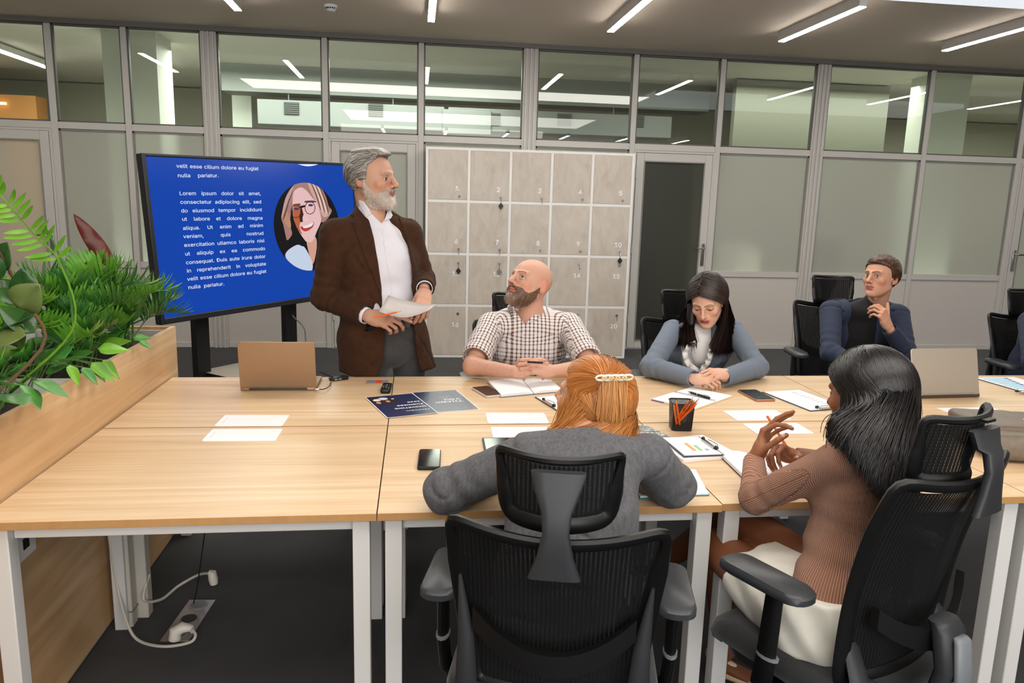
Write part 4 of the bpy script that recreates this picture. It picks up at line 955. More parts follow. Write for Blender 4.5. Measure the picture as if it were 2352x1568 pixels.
# ---------------------------------------------------------------- notebooks, clipboards
def open_book(name, pxL, pxR, cover, label, z=TT, pages=.010, cat='notebook', tilt=0.):
    """open book: pxL,pxR are the outline quads (tl,tr,br,bl) of the left and right halves"""
    QL = [Vector(at_z(x, y, z)) for x, y in pxL]; QR = [Vector(at_z(x, y, z)) for x, y in pxR]; c = (QL[1]+QL[2])/2
    t = empty(name, tuple(c), label=label, cat=cat)
    for Q, nm in ((QL, 'l'), (QR, 'r')):
        cen = sum(Q, Vector())/4; mb = MB(); mb.prism([(cen+(q-cen)*1.02)-c+Vector((0, 0, .0006)) for q in Q], (0, 0, .002)); mb.build('cover', cover, t)
        mb = MB(); rows = []
        inner = (Q[1], Q[2]) if nm == 'l' else (Q[0], Q[3]); outer = (Q[0], Q[3]) if nm == 'l' else (Q[1], Q[2])
        n = 8; top = []; bot = []
        for k in range(n+1):
            s = k/n; hgt = pages*(.35+.9*math.sin(min(1, s*2.2)*PI/2)*(1-.35*s))
            a = inner[0].lerp(outer[0], s); b_ = inner[1].lerp(outer[1], s)
            a = cen+(a-cen)*.975; b_ = cen+(b_-cen)*.975
            top.append((a-c+Vector((0, 0, .0026+hgt)), b_-c+Vector((0, 0, .0026+hgt)))); bot.append((a-c+Vector((0, 0, .0026)), b_-c+Vector((0, 0, .0026))))
        vs = [p for pr in top for p in pr]+[p for pr in bot for p in pr]; m_ = 2*(n+1); fs = []
        for k in range(n):
            i = 2*k; fs += [(i, i+1, i+3, i+2), (m_+i, m_+i+2, m_+i+3, m_+i+1), (i, i+2, m_+i+2, m_+i), (i+1, m_+i+1, m_+i+3, i+3)]
        fs += [(0, m_, m_+1, 1), (2*n, 2*n+1, m_+2*n+1, m_+2*n)]
        mb.add(vs, fs); o = mb.build('pages', PAPERB, t)
        bm = bmesh.new(); bm.from_mesh(o.data); bmesh.ops.recalc_face_normals(bm, faces=bm.faces); bm.to_mesh(o.data); bm.free()
        if nm == 'l': t['pl'] = 0
    if 'pl' in t: del t['pl']
    return t
open_book('notebook', [(1120, 880), (1200, 874), (1226, 906), (1150, 913)], [(1200, 874), (1266, 878), (1291, 900), (1226, 906)], mat('cover_slate', (104, 116, 124), .5), 'open notebook with slate cover under the clasped hands of the bald man', pages=.011)
nb = open_book('notebook', [(1545, 900), (1612, 902), (1600, 943), (1502, 922)], [(1580, 889), (1677, 911), (1640, 935), (1560, 912)], mat('cover_yellow', (216, 190, 96), .5), 'ring-bound notebook with yellow-edged cover below the folded hands', pages=.007) if False else None
o, M_, w_, h_ = quad_sheet('ring_notebook', [(1580, 889), (1678, 911), (1600, 943), (1502, 922)], mat('cover_yellow', (206, 188, 110), .5), 'open ring notebook with yellow cover edge below the folded hands', 'notebook', TT+.0003, .002)
mb = MB(); mb.prism([tuple(M_ @ Vector(p)) for p in ((-w_*.49, -h_*.49, .002), (w_*.49, -h_*.49, .002), (w_*.49, h_*.03, .002), (-w_*.49, h_*.03, .002))], (0, 0, .006)); mb.build('page_block', PAPERB, o)
mb = MB(); mb.prism([tuple(M_ @ Vector(p)) for p in ((-w_*.49, h_*.06, .002), (w_*.49, h_*.06, .002), (w_*.49, h_*.49, .002), (-w_*.49, h_*.49, .002))], (0, 0, .004)); mb.build('page_block', PAPERB, o)
strip('purple_divider', M_, -w_*.49, -h_*.5, -w_*.2, -h_*.485, .001, mat('purple', (96, 84, 160), .5), o, .004)
for k in range(26):
    x = -w_*.46+w_*.92*k/25; mb = MB()
    mb.tube([M_ @ Vector((x, h_*.045+.006*math.cos(a), .006+.006*math.sin(a))) for a in [j*2*PI/8 for j in range(9)]], .0008, 5); mb.build('ring', BLACK, o)
def pen(px0, px1, z, r, m1, m2, label, name='pen', tip=True, cat='pen'):
    a, b = Vector(at_z(*px0, z)), Vector(at_z(*px1, z)); c = (a+b)/2; d = (b-a); L_ = d.length; d.normalize(); t = empty(name, tuple(c), label=label, cat=cat)
    mb = MB(); mb.tube([d*(-L_*.36), d*(L_*.5)], r, 10); mb.build('barrel', m1, t, smooth=True)
    mb = MB(); mb.tube([d*(-L_*.5), d*(-L_*.44), d*(-L_*.36)], [r*.25, r*.7, r*.98], 10); mb.build('tip', m2, t, smooth=True)
    mb = MB(); mb.tube([d*(-L_*.06), d*(-L_*.04)], r*1.08, 10); mb.build('ring', CHROME, t, smooth=True)
    sd = d.cross(Vector((0, 0, 1))); mb = MB(); mb.tube([d*(L_*.48)+Vector((0, 0, r)), d*(L_*.44)+Vector((0, 0, r*1.5)), d*(L_*.22)+Vector((0, 0, r*1.4))], r*.22, 5); mb.build('clip', m2, t)
    return t
pen((1580, 899), (1630, 914), TT+.0135, .0052, BLACK, CHROME, 'black pen with chrome clip lying across the ring notebook')
pen((1690, 1041), (1778, 1047), TT+.0052, .005, mat('pen_grey', (120, 110, 104), .35, .4), BLACK, 'grey and black pen behind the wrist of the beige-sweater woman')
def clipboard(px4, label, clip_side, board=(60, 62, 66), z=TT, deco=None, paper=None):
    o, M_, w_, h_ = quad_sheet('clipboard', px4, mat('board_%d' % board[0], board, .45), label, 'clipboard', z+.0003, .003)
    mb = MB(); i = .006; mb.prism([tuple(M_ @ Vector(p)) for p in ((-w_/2+i, -h_/2+i, .003), (w_/2-i, -h_/2+i, .003), (w_/2-i, h_/2-i, .003), (-w_/2+i, h_/2-i, .003))], (0, 0, .0012)); pp = mb.build('sheet', PAPERB, o)
    sx, sy = clip_side; K = M_ @ Matrix.Translation((sx*(w_/2-.008), sy*(h_/2-.008), .0042)) @ Matrix.Rotation(0 if sy else PI/2, 4, 'Z')
    def kb(name, a, b, m, par): mb = MB(); mb.box(a, b); mb.v = [tuple(K @ Vector(p)) for p in mb.v]; return mb.build(name, m, par)
    cl = kb('clip', (-.045, -.006, 0), (.045, .006, .006), CHROME, o)
    for s in (-1, 1):
        mb = MB(); mb.tube([K @ Vector((s*.047, -.008*sy-.0, .004)), K @ Vector((s*.05, -.012*sy, .008)), K @ Vector((s*.058, -.02*sy-.004, .006))], [.005, .007, .005], 8); mb.build('clip_knob', BLACK, cl, smooth=True)
    mb = MB(); mb.tube([K @ Vector((-.04, -.014*(sy or 1), .006)), K @ Vector((-.015, -.022*(sy or 1), .007)), K @ Vector((.015, -.018*(sy or 1), .007)), K @ Vector((.04, -.014*(sy or 1), .006))], .0012, 5); mb.build('clip_wire', BLACK, cl, smooth=True)
    if deco: deco(M_, w_, h_, pp)
    return o
clipboard([(1225, 914), (1318, 905), (1395, 940), (1288, 947)], 'dark clipboard with white sheet beside the red-haired face', (-1, 0))
def bars(M_, w_, h_, pp):
    for k, (c, l) in enumerate((((214, 160, 90), .42), ((150, 190, 130), .30), ((120, 160, 205), .10))):
        mb = MB(); mb.prism([tuple(M_ @ Vector((x+w_*(-.08+k*.16), y-h_*.28+l*h_*.5, .0043))) for x, y in rrect(w_*.09, h_*l, w_*.04, 3)], (0, 0, .0002)); mb.build('chart_bar', mat('bar_%d' % c[0], c, .6), pp)
clipboard([(1545, 1004), (1605, 1005), (1664, 1044), (1540, 1052)], 'clipboard with pastel bar chart sheet behind the grey-suited shoulder', (1, 0), deco=bars, z=TT+.012)
def lines_(M_, w_, h_, pp):
    for k in range(8):
        strip('print_line', M_, -w_*.28, h_*(.34-k*.085), w_*(.1 if k % 2 else -.02), h_*(.34-k*.085)+.0012, .0043, mat('line_grey', (190, 190, 196), .6), pp, .0002)
        strip('print_line', M_, w_*.1, h_*(.34-k*.085), w_*.26, h_*(.34-k*.085)+.003, .0043, mat('line_red', (186, 60, 60), .6) if k % 3 == 1 else INK, pp, .0002)
clipboard([(1758, 900), (1843, 896), (1945, 938), (1852, 946)], 'clipboard sheet with short coloured dashes beside the rose-gold phone', (0, -1), deco=lines_)
def blues(M_, w_, h_, pp):
    for k in range(7):
        l = .55-.04*k; mb = MB(); strip('chart_bar', M_, -w_*.42, h_*(.36-k*.1), -w_*.42+w_*l, h_*(.36-k*.1)+h_*.06, .0043, mat('sky_blue', (140, 196, 222), .6), pp, .0002)
        strip('chart_bar', M_, -w_*.42+w_*l, h_*(.36-k*.1), -w_*.42+w_*(l+.08), h_*(.36-k*.1)+h_*.06, .0043, mat('royal_blue', (24, 66, 150), .6), pp, .0003)
clipboard([(2266, 868), (2345, 868), (2440, 900), (2330, 906)], 'clipboard with blue bar chart at the right edge of the rear desk', (-1, -1), deco=blues)
# glossy magazine under the clipboard, and papers
o, M_, w_, h_ = quad_sheet('magazine', [(1440, 990), (1506, 978), (1592, 1048), (1468, 1062)], PAPERB, 'glossy grey magazine in clear film showing a reclining figure, beside the grey suit', 'magazine', TT+.0003, .008)
gl = strip('cover', M_, -w_*.5, -h_*.5, w_*.5, h_*.5, .008, mat('magazine_grey', (108, 112, 120), .12, var=((26, 26, 26), (196, 198, 202), .75, 6, 2.), coat=.8), o, .0006)
for cx, cy, rx, ry, c, z in ((.05, .06, .2, .14, (184, 186, 190), .009), (.16, -.2, .22, .12, (122, 92, 80), .009), (.16, -.2, .13, .075, (196, 160, 146), .0094), (.31, -.24, .09, .06, (210, 208, 210), .0096)):
    disc(M_, w_*cx, h_*cy, w_*rx, h_*ry, z, mat('mag_%d' % c[0], c, .2, coat=.8), gl, 'photo_patch', n=16)
mb = MB(); mb.prism([tuple(M_ @ Vector(p)) for p in ((-w_*.49, -h_*.49, .010), (w_*.49, -h_*.49, .010), (w_*.49, h_*.49, .010), (-w_*.49, h_*.49, .010))], (0, 0, .0006)); 
fm = bpy.data.materials.new('clear_film'); fm.use_nodes = True; N = fm.node_tree.nodes; L = fm.node_tree.links; N.remove(N['Principled BSDF'])
t_ = N.new('ShaderNodeBsdfTransparent'); g_ = N.new('ShaderNodeBsdfGlossy'); g_.inputs['Roughness'].default_value = .12; mx = N.new('ShaderNodeMixShader'); mx.inputs[0].default_value = .16
tc0 = N.new('ShaderNodeTexCoord'); nz_ = N.new('ShaderNodeTexNoise'); nz_.inputs['Scale'].default_value = 22; nz_.inputs['Distortion'].default_value = 1.5; bp_ = N.new('ShaderNodeBump'); bp_.inputs['Strength'].default_value = 1; bp_.inputs['Distance'].default_value = .02
L.new(tc0.outputs['Object'], nz_.inputs['Vector']); L.new(nz_.outputs['Fac'], bp_.inputs['Height']); L.new(bp_.outputs[0], g_.inputs['Normal']); L.new(t_.outputs[0], mx.inputs[1]); L.new(g_.outputs[0], mx.inputs[2]); L.new(mx.outputs[0], N['Material Output'].inputs[0])
mb.build('film', fm, o)
o, M_, w_, h_ = quad_sheet('document_stack', [(1540, 1012), (1640, 1008), (1668, 1046), (1518, 1066)], PAPERB, 'thick white stapled document under the bar-chart clipboard', 'document', TT+.0003, .0105)
text_mesh('TOTAL', .016, INK, 'print', o, M_ @ Matrix.Translation((-w_*.46, -h_*.44, .0106)), .0002)
open_book('notebook', [(1440, 1082), (1520, 1078), (1560, 1140), (1470, 1146)], [(1520, 1078), (1598, 1083), (1628, 1138), (1560, 1140)], mat('cover_teal', (26, 140, 140), .5), 'open notebook with teal cover edge under the grey sleeve', pages=.006)
t = open_book('notebook', [(1646, 1042), (1722, 1046), (1790, 1104), (1706, 1100)], [(1722, 1046), (1792, 1048), (1836, 1086), (1790, 1104)], mat('cover_black', (22, 18, 20), .5), 'open black-covered notebook under the forearm of the beige-sweater woman', pages=.012)
# ---------------------------------------------------------------- pencil cup
def mesh_wire(name):
    m = bpy.data.materials.new(name); m.use_nodes = True; nt = m.node_tree; N = nt.nodes; L = nt.links; b = N['Principled BSDF']; out = N['Material Output']; b.inputs['Base Color'].default_value = srgb((14, 14, 15)); b.inputs['Roughness'].default_value = .4
    tc = N.new('ShaderNodeTexCoord'); ms = []
    for rot in (PI/4, -PI/4):
        for _ in (0,):
            mp = N.new('ShaderNodeMapping'); mp.inputs['Rotation'].default_value = (0, rot, 0); L.new(tc.outputs['Object'], mp.inputs['Vector'])
            wv = N.new('ShaderNodeTexWave'); wv.bands_direction = 'Z'; wv.inputs['Scale'].default_value = 75; L.new(mp.outputs[0], wv.inputs['Vector']); ms.append(wv.outputs['Fac'])
    mn = N.new('ShaderNodeMath'); mn.operation = 'MINIMUM'; L.new(ms[0], mn.inputs[0]); L.new(ms[1], mn.inputs[1])
    gt = N.new('ShaderNodeMath'); gt.operation = 'GREATER_THAN'; gt.inputs[1].default_value = .42; L.new(mn.outputs[0], gt.inputs[0])
    ml = N.new('ShaderNodeMath'); ml.operation = 'MULTIPLY'; ml.inputs[1].default_value = .9; L.new(gt.outputs[0], ml.inputs[0])
    tr = N.new('ShaderNodeBsdfTransparent'); mx = N.new('ShaderNodeMixShader'); L.new(ml.outputs[0], mx.inputs[0]); L.new(b.outputs[0], mx.inputs[1]); L.new(tr.outputs[0], mx.inputs[2]); L.new(mx.outputs[0], out.inputs[0]); return m
WIRE = mesh_wire('wire_mesh'); BW = mat('black_wire', (15, 15, 16), .35)
p = at_z(1568, 990, TT); cw_, ch_ = .086, .105
t = empty('pencil_cup', (p[0]+.003, p[1]+.036, TT), rz=math.radians(-8), label='black wire-mesh cup holding orange pencils', cat='pencil cup')
def cuprect(k, z): return [(x, y, z) for x, y in rrect(cw_*k, cw_*k, .016, 4)]
mb = MB(); r1 = cuprect(.9, .012); r2 = cuprect(1, ch_); n = len(r1); mb.add(r1+r2, [(i, (i+1) % n, (i+1) % n+n, i+n) for i in range(n)]); o = mb.build('mesh_wall', WIRE, t)
so = o.modifiers.new('s', 'SOLIDIFY'); so.thickness = .0012
mb = MB(); mb.loft([cuprect(.9, .0005), cuprect(.9, .013)]); mb.build('base', BW, t)
mb = MB(); mb.tube(cuprect(1, ch_)+[cuprect(1, ch_)[0]], .0028, 8); mb.build('rim', BW, t, smooth=True)
for i in (2, 7, 12, 17):
    mb = MB(); mb.tube([cuprect(.9, .01)[i], cuprect(1, ch_)[i]], .0022, 6); mb.build('corner_wire', BW, t, smooth=True)
ORG = mat('pencil_orange', (226, 98, 18), .4); CW = mat('cut_wood', (200, 150, 104), .6); LEAD = mat('graphite', (40, 38, 38), .5)
def pencil(a, b, label, r=.0036, group='orange pencils in the mesh cup', sharp=True):
    a = Vector(a); b = Vector(b); d = (b-a).normalized(); t = empty('pencil', tuple(a), label=label, cat='pencil', group=group); L_ = (b-a).length
    mb = MB(); mb.tube([Vector((0, 0, 0)), d*(L_-(.022 if sharp else 0))], r, 6); mb.build('shaft', ORG, t)
    if sharp:
        mb = MB(); mb.tube([d*(L_-.022), d*(L_-.005)], [r*.98, r*.3], 6); mb.build('cut_wood', CW, t, smooth=True)
        mb = MB(); mb.tube([d*(L_-.005), d*L_], [r*.3, r*.08], 6); mb.build('lead', LEAD, t)
    return t
c0 = Vector(t.location)
fan = [((-.02, -.02, .014), 1545, 912, 'pencil leaning toward the upper left of the mesh cup, outermost'), ((-.01, -.025, .014), 1551, 908, 'pencil leaning upper left in the mesh cup, second one'), ((-.03, 0, .014), 1590, 908, None), ((-.025, -.01, .014), 1596, 906, None), ((-.03, .01, .014), 1602, 910, None), ((-.022, .018, .014), 1607, 906, None), ((-.028, -.02, .014), 1612, 907, None), ((-.02, 0, .014), 1617, 911, None)]
for k, (b0, px, py, lb) in enumerate(fan):
    e = Vector(at_z(px, py, TT+.165)); s0 = c0+Vector(b0); e = s0+(e-s0).normalized()*.178
    pencil(s0, e, lb or 'orange pencil leaning right in the dense bundle of the mesh cup')
ang_ = [c0+Vector((.0, .03, .02)), Vector(at_z(1583, 925, TT+.14))]
t5 = empty('wire_clip', tuple(ang_[0]), label='looped black wire clip standing in the mesh cup', cat='clip'); mb = MB(); d = ang_[1]-ang_[0]
mb.tube(curve_pts([(0, 0, 0), d*.6+Vector((-.004, 0, 0)), d, d+Vector((.01, 0, .004)), d*.7+Vector((.012, 0, 0)), d*.3+Vector((.01, 0, 0))]), .0014, 6); mb.build('wire', BW, t5, smooth=True)
# ---------------------------------------------------------------- leather bag
TAUPE = mat('taupe_leather', (112, 100, 86), .5, var=((60, 60, 60), (96, 85, 72), .5), bump=((160, 160, 160), .35, .002)); TAUPE2 = mat('taupe_flap', (104, 88, 76), .42, var=((50, 50, 50), (90, 76, 66), .5), bump=((160, 160, 160), .35, .002))
t = empty('leather_bag', (2.18, 2.33, TT), rz=math.radians(-12), label='taupe leather bag with flap and metal clasp on the right desk', cat='bag')
f = Field((-.26, -.21, -.01), (.26, .2, .14), .007); f.add(rbox((0, 0, .05), (.225, .165, .045), rad=.035), .02); f.displace(lambda X, Y, Z: .003*vnoise(X, Y, Z, 5, 4, 40)); f.cut(lambda X, Y, Z: .002-Z+0*X, .003)
V, F_ = f.mesh(); np_obj('bag_body', [(smooth_mesh(V, F_, 1), F_)], TAUPE, t)
f = Field((-.26, -.21, .04), (.26, .22, .15), .006); f.add(rbox((0, .045, .085), (.222, .125, .022), rad=.02), .02); f.displace(lambda X, Y, Z: .003*vnoise(X, Y, Z, 5, 4, 40)); V, F_ = f.mesh(); np_obj('flap', [(smooth_mesh(V, F_, 1), F_)], TAUPE2, t)
mb = MB(); mb.tube([(x, y+.02, .109) for x, y in rrect(.05, .028, .01, 3)]+[(.025, .024, .109)], .0022, 6); mb.build('clasp', CHROME, t, smooth=True)
mb = MB(); mb.tube([(-.21, -.083, .092), (0, -.088, .096), (.21, -.083, .092)], .0018, 6); mb.build('seam', mat('seam_dark', (50, 42, 36), .6), t)
# ================================================================ PLANTS in the box
def leaf_mat(name, c, c2, rough=.42):
    return mat(name, c, rough, spec=.5, var=((14, 14, 14), c2, .7, 3))
LV1 = leaf_mat('palm_green', (84, 150, 44), (122, 176, 62)); LV1d = leaf_mat('palm_dark', (44, 96, 34), (70, 122, 44)); LV2 = leaf_mat('pothos_green', (62, 130, 48), (98, 160, 66), .36)
LV3 = leaf_mat('fig_green', (34, 70, 28), (58, 92, 40), .25); LV3b = leaf_mat('fig_under', (98, 112, 56), (84, 98, 48), .45); LVM = leaf_mat('maroon', (84, 32, 24), (120, 48, 28), .4); STEM = mat('stem_green', (72, 104, 44), .6); BARK = mat('bark_brown', (110, 84, 60), .8); LIME = leaf_mat('lime_green', (122, 176, 44), (84, 146, 36))
SOILZ = .89
def leaf_geo(mb, base, d, up, L_, W_, n=8, curl=.2, fold=.18, shape='ovate', wave=0.):
    """one leaf blade with folded midrib; base point, direction, up normal"""
    d = Vector(d).normalized(); up = Vector(up); up = (up-d*up.dot(d)).normalized(); s = d.cross(up); vs = []; fs = []
    p = Vector(base); dd = d.copy(); uu_ = up.copy()
    for k in range(n+1):
        t_ = k/n
        if shape == 'ovate': w_ = math.sin(PI*min(1, t_**.75))**.8 if 0 < t_ < 1 else 0
        elif shape == 'heart': w_ = (math.sin(PI*t_**.55)**.9)*(1.0) if 0 < t_ < 1 else 0
        elif shape == 'lance': w_ = math.sin(PI*t_**.8)**.7 if 0 < t_ < 1 else 0
        else: w_ = math.sin(PI*t_) if 0 < t_ < 1 else 0
        w_ = max(w_, .02)*W_/2; wv = wave*math.sin(t_*19)*w_
        vs += [p+s*w_+uu_*(abs(w_)*fold*2+wv), p, p-s*w_+uu_*(abs(w_)*fold*2-wv)]
        ang = -curl/n; R_ = Matrix.Rotation(-ang, 3, s); dd = R_ @ dd; uu_ = R_ @ uu_; p = p+dd*(L_/n)
    for k in range(n):
        i = 3*k; fs += [(i, i+1, i+4, i+3), (i+1, i+2, i+5, i+4)]
    return mb.add(vs, fs)
def solid(o, th=.0008):
    m_ = o.modifiers.new('th', 'SOLIDIFY'); m_.thickness = th; return o
def frond(root, base, d, L_, nl, m, droop=1.1, ll=.15, lw=.012, seed=0, tip_bare=.3, name='frond'):
    """pinnate palm frond: arching rachis with paired leaflets, one mesh"""
    r = random.Random(seed); mb = MB(); d = Vector(d).normalized(); p = Vector(base); pts = [p.copy()]; dd = d.copy(); n = 14
    side = d.cross(Vector((0, 0, 1))); side = side.normalized() if side.length > .05 else Vector((1, 0, 0))
    for k in range(n):
        R_ = Matrix.Rotation(-droop/n*(k/n)*2, 3, side); dd = R_ @ dd; p = p+dd*(L_/n); pts.append(p.copy())
    mb.tube(pts, [.0028*(1-.7*k/n)+.0006 for k in range(n+1)], 5)
    for k in range(nl):
        t_ = tip_bare+(1-tip_bare)*k/(nl-1); i = min(int(t_*n), n-1); f_ = t_*n-i; q = pts[i].lerp(pts[i+1], f_); tn = (pts[i+1]-pts[i]).normalized(); up = side.cross(tn)
        if up.z < 0: up = -up
        for s in (-1, 1):
            lv = (tn*(.55+.55*t_)+side*s*(1.0-.35*t_)+up*.18*r.uniform(.3, 1.3)).normalized(); l_ = ll*(math.sin(PI*(.18+.74*t_))**.6)*r.uniform(.85, 1.1)
            leaf_geo(mb, q, lv, up, l_, lw*r.uniform(.85, 1.15), 5, r.uniform(.4, 1.0), .12, 'lance')
    o = mb.build(name, m, root, smooth=True); return o
def W(px, py, Y): return Vector(at_y(px, py, Y))
def palm(base, specs, label, seed):
    root = empty('parlour_palm', tuple(base), label=label, cat='plant'); B = Vector(base)
    mb = MB()
    for k in range(3): mb.tube([Vector((.012*math.cos(k*2.1), .012*math.sin(k*2.1), -.005)), Vector((.02*math.cos(k*2.1), .02*math.sin(k*2.1), .14+.03*k))], [.006, .004], 6)
    cst = mb.build('cane', STEM, root, smooth=True)
    for k, (tip, h0, L_, dr, m, ll, nl) in enumerate(specs):
        tip = Vector(tip)-B; s0 = Vector((.02*math.cos(k*2.1), .02*math.sin(k*2.1), h0)); d = Vector((tip.x-s0.x, tip.y-s0.y, 0)); hd = d.length
        el = math.atan2(tip.z-s0.z, hd)+dr*.5; d = d.normalized() if hd > .01 else Vector((1, 0, 0))
        frond(root, s0, d*math.cos(el)+Vector((0, 0, 1))*math.sin(el), (tip-s0).length*1.07, nl, m, dr, ll, .0145, seed*31+k)
    return root
r5 = random.Random(11)
def bush(base, n, hgt, spread, label, seed, mats_, ll=.15):
    r = random.Random(seed); sp = []
    for k in range(n):
        a = k*2.4+r.uniform(-.3, .3); rr = spread*r.uniform(.45, 1.05); h_ = hgt*r.uniform(.55, 1.0)*(1.15-.5*rr/spread)
        sp.append(((base[0]+rr*math.cos(a), base[1]+rr*math.sin(a), base[2]+h_), r.uniform(.04, .14), 0, r.uniform(.6, 1.3), mats_[k % len(mats_)], ll*r.uniform(.8, 1.15), 13))
    return palm(base, sp, label, seed)
bush((-1.42, 3.40, SOILZ), 13, .46, .20, 'fine-leaved palm rising against the wall panels beside the maroon leaf', 12, [LV1, LIME], .13)
bush((-1.24, 2.86, SOILZ), 14, .30, .20, 'low mid-green palm in the middle of the planter behind the pothos', 21, [LV1d, LV1], .12)
bush((-1.30, 3.12, SOILZ), 19, .44, .27, 'dense bright green palm in the planter nearest the display', 3, [LV1, LV1, LV1d])
bush((-1.24, 3.42, SOILZ), 13, .34, .23, 'dark narrow-leaved palm overlapping the lower display corner', 8, [LV1d, LV1d, LV1], .14)
bush((-1.44, 2.72, SOILZ), 15, .40, .24, 'lime-green feathery palm behind the rubber plant', 5, [LIME, LV1, LIME], .13)
# tall palm frond rising at the left edge
B = (-1.34, 2.55, SOILZ); root = empty('tall_palm', B, label='tall thin palm whose long frond arches up at the left edge', cat='plant')
frond(root, (0, 0, 0), W(180, 640, 2.5)-Vector(B), .01, 2, LV1)
for c in list(root.children): bpy.data.objects.remove(c)
def arch(root, P, nl, m, ll, seed):
    """frond along explicit points"""
    r = random.Random(seed); mb = MB(); pts = curve_pts(P, 6); n = len(pts)-1; mb.tube(pts, [.0032*(1-.7*k/n)+.0007 for k in range(n+1)], 5)
    for k in range(nl):
        t_ = .45+.55*k/(nl-1); i = min(int(t_*n), n-1); q = pts[i]; tn = (pts[i+1]-pts[i]).normalized(); sd = tn.cross(Vector((.25, -1, .1))).normalized(); up = Vector((.2, -1, .2))
        for s in (-1, 1):
            lv = (tn*.55+sd*s*1.0+Vector((0, -.1, -.12))).normalized(); leaf_geo(mb, q, lv, up, ll*(math.sin(PI*(.2+.68*t_))**.5)*r.uniform(.85, 1.1), .013, 6, r.uniform(.2, .8), .1, 'lance')
    return mb.build('frond', m, root, smooth=True)
Bv = Vector(B)
arch(root, [(0, 0, 0), W(165, 760, 2.45)-Bv, W(140, 610, 2.35)-Bv, W(80, 540, 2.25)-Bv, W(20, 470, 2.15)-Bv, W(-30, 420, 2.1)-Bv], 14, LIME, .085, 2)
mb = MB(); pz = [W(170, 780, 2.5)-Bv, W(158, 650, 2.5)-Bv, W(125, 560, 2.5)-Bv, W(97, 514, 2.5)-Bv]; mb.tube([Vector((.01, 0, 0))]+curve_pts(pz, 4), [.004]*9+[.003]*4+[.001], 6); mb.build('spear', LV1d, root, smooth=True)
# maroon leaf plant
B = (-1.36, 3.30, SOILZ); Bv = Vector(B); root = empty('maroon_plant', B, label='plant with one tall upright maroon leaf', cat='plant')
a, b = W(262, 618, 3.25)-Bv, W(172, 495, 3.25)-Bv; mb = MB(); mb.tube(curve_pts([Vector((0, 0, 0)), a*.6, a], 5), .003, 6); mb.build('stalk', STEM, root, smooth=True)
mb = MB(); leaf_geo(mb, a, b-a, (.3, -1, .25), (b-a).length*1.02, .066, 14, .1, .10, 'lance', .22); solid(mb.build('leaf', LVM, root, smooth=True))
# rubber fig at the left edge
B = (-1.30, 2.18, SOILZ); Bv = Vector(B); root = empty('rubber_fig', B, label='rubber plant with broad glossy leaves at the left edge', cat='plant')
mb = MB(); mb.tube(curve_pts([(0, 0, -.01), W(95, 800, 2.2)-Bv, W(55, 690, 2.18)-Bv, W(10, 600, 2.15)-Bv, W(-30, 540, 2.1)-Bv], 5), .0045, 8); mb.build('trunk', BARK, root, smooth=True)
for (x0, y0, x1, y1, wd, m, Y, up) in ((0, 620, 30, 556, .075, LV3, 2.15, (-.3, -1, .3)), (62, 690, 55, 612, .07, LV3, 2.1, (.1, -1, .2)), (40, 708, 100, 648, .085, LV3b, 2.05, (.5, -.7, .4)), (45, 700, -5, 668, .07, LV3, 2.1, (.1, -.4, 1)), (80, 765, -10, 712, .07, LV3, 2.0, (.1, -.5, 1)), (0, 750, 86, 735, .065, LV3, 2.0, (0, -.4, 1)), (60, 770, -20, 800, .08, LV3b, 1.95, (0, -.5, 1)), (20, 790, 60, 740, .06, LV3, 2.0, (.4, -.8, .4)), (-10, 650, -45, 560, .08, LV3, 2.1, (.2, -1, .2)), (0, 640, 16, 690, .06, LV3, 2.12, (.6, -.6, .3))):
    a, b = W(x0, y0, Y)-Bv, W(x1, y1, Y)-Bv; mb = MB(); leaf_geo(mb, a, b-a, up, (b-a).length, wd, 9, .35, .14, 'ovate'); solid(mb.build('leaf', m, root, smooth=True), .001)
# pothos spilling over the front panel
def pothos(B, items, label, seed):
    B = Vector(B); r = random.Random(seed); root = empty('pothos', tuple(B), label=label, cat='plant')
    for (px, py, X, dx, dy, dz, L_) in items:
        if X is None: q = Vector(at_z(px, py, SOILZ+r.uniform(.05, .09)))
        else: q = Vector(at_x(px, py, X))
        q = q-B; mb = MB(); st = Vector((r.uniform(-.05, .05), r.uniform(-.06, .06), 0)); mid = (st+q)*.5+Vector((0, 0, .06)); mb.tube(curve_pts([st, mid, q], 6), .0022, 5); sm = mb.build('stem', STEM, root, smooth=True)
        mb = MB(); up = Vector((.5, -.45, .9)) if dz > -.5 else Vector((1, -.3, .4)); leaf_geo(mb, q, (dx, dy, dz), up, L_, L_*.62, 8, .5, .12, 'heart'); solid(mb.build('leaf', LV2 if r.random() < .8 else LIME, root, smooth=True), .0007)
    return root
e = -1.085
r9 = random.Random(5)
def more(n, x0, x1, y0, y1):
    out = []
    for _ in range(n):
        x = r9.uniform(x0, x1); t_ = (x-x0)/(x1-x0); y = r9.uniform(y0, y1)-t_*38
        out.append((x, y, None, r9.uniform(.2, .8), r9.uniform(-.6, .2), r9.uniform(-.1, .4), r9.uniform(.075, .12)))
    return out
pothos((-1.28, 2.35, SOILZ), [(60, 885, e, .3, -.5, -.5, .11), (20, 905, e, .5, -.6, -.25, .13), (85, 872, e, .6, -.3, -.5, .12), (30, 860, None, .5, -.6, .1, .12), (70, 850, None, .6, -.2, .1, .10), (0, 868, None, .2, -.7, .1, .12), (40, 835, None, .3, -.4, .2, .10), (105, 852, None, .6, 0, .05, .10), (10, 880, e, .3, -.8, 0, .13)]+more(12, -10, 110, 815, 880), 'trailing pothos with heart leaves hanging over the near planter edge', 1)
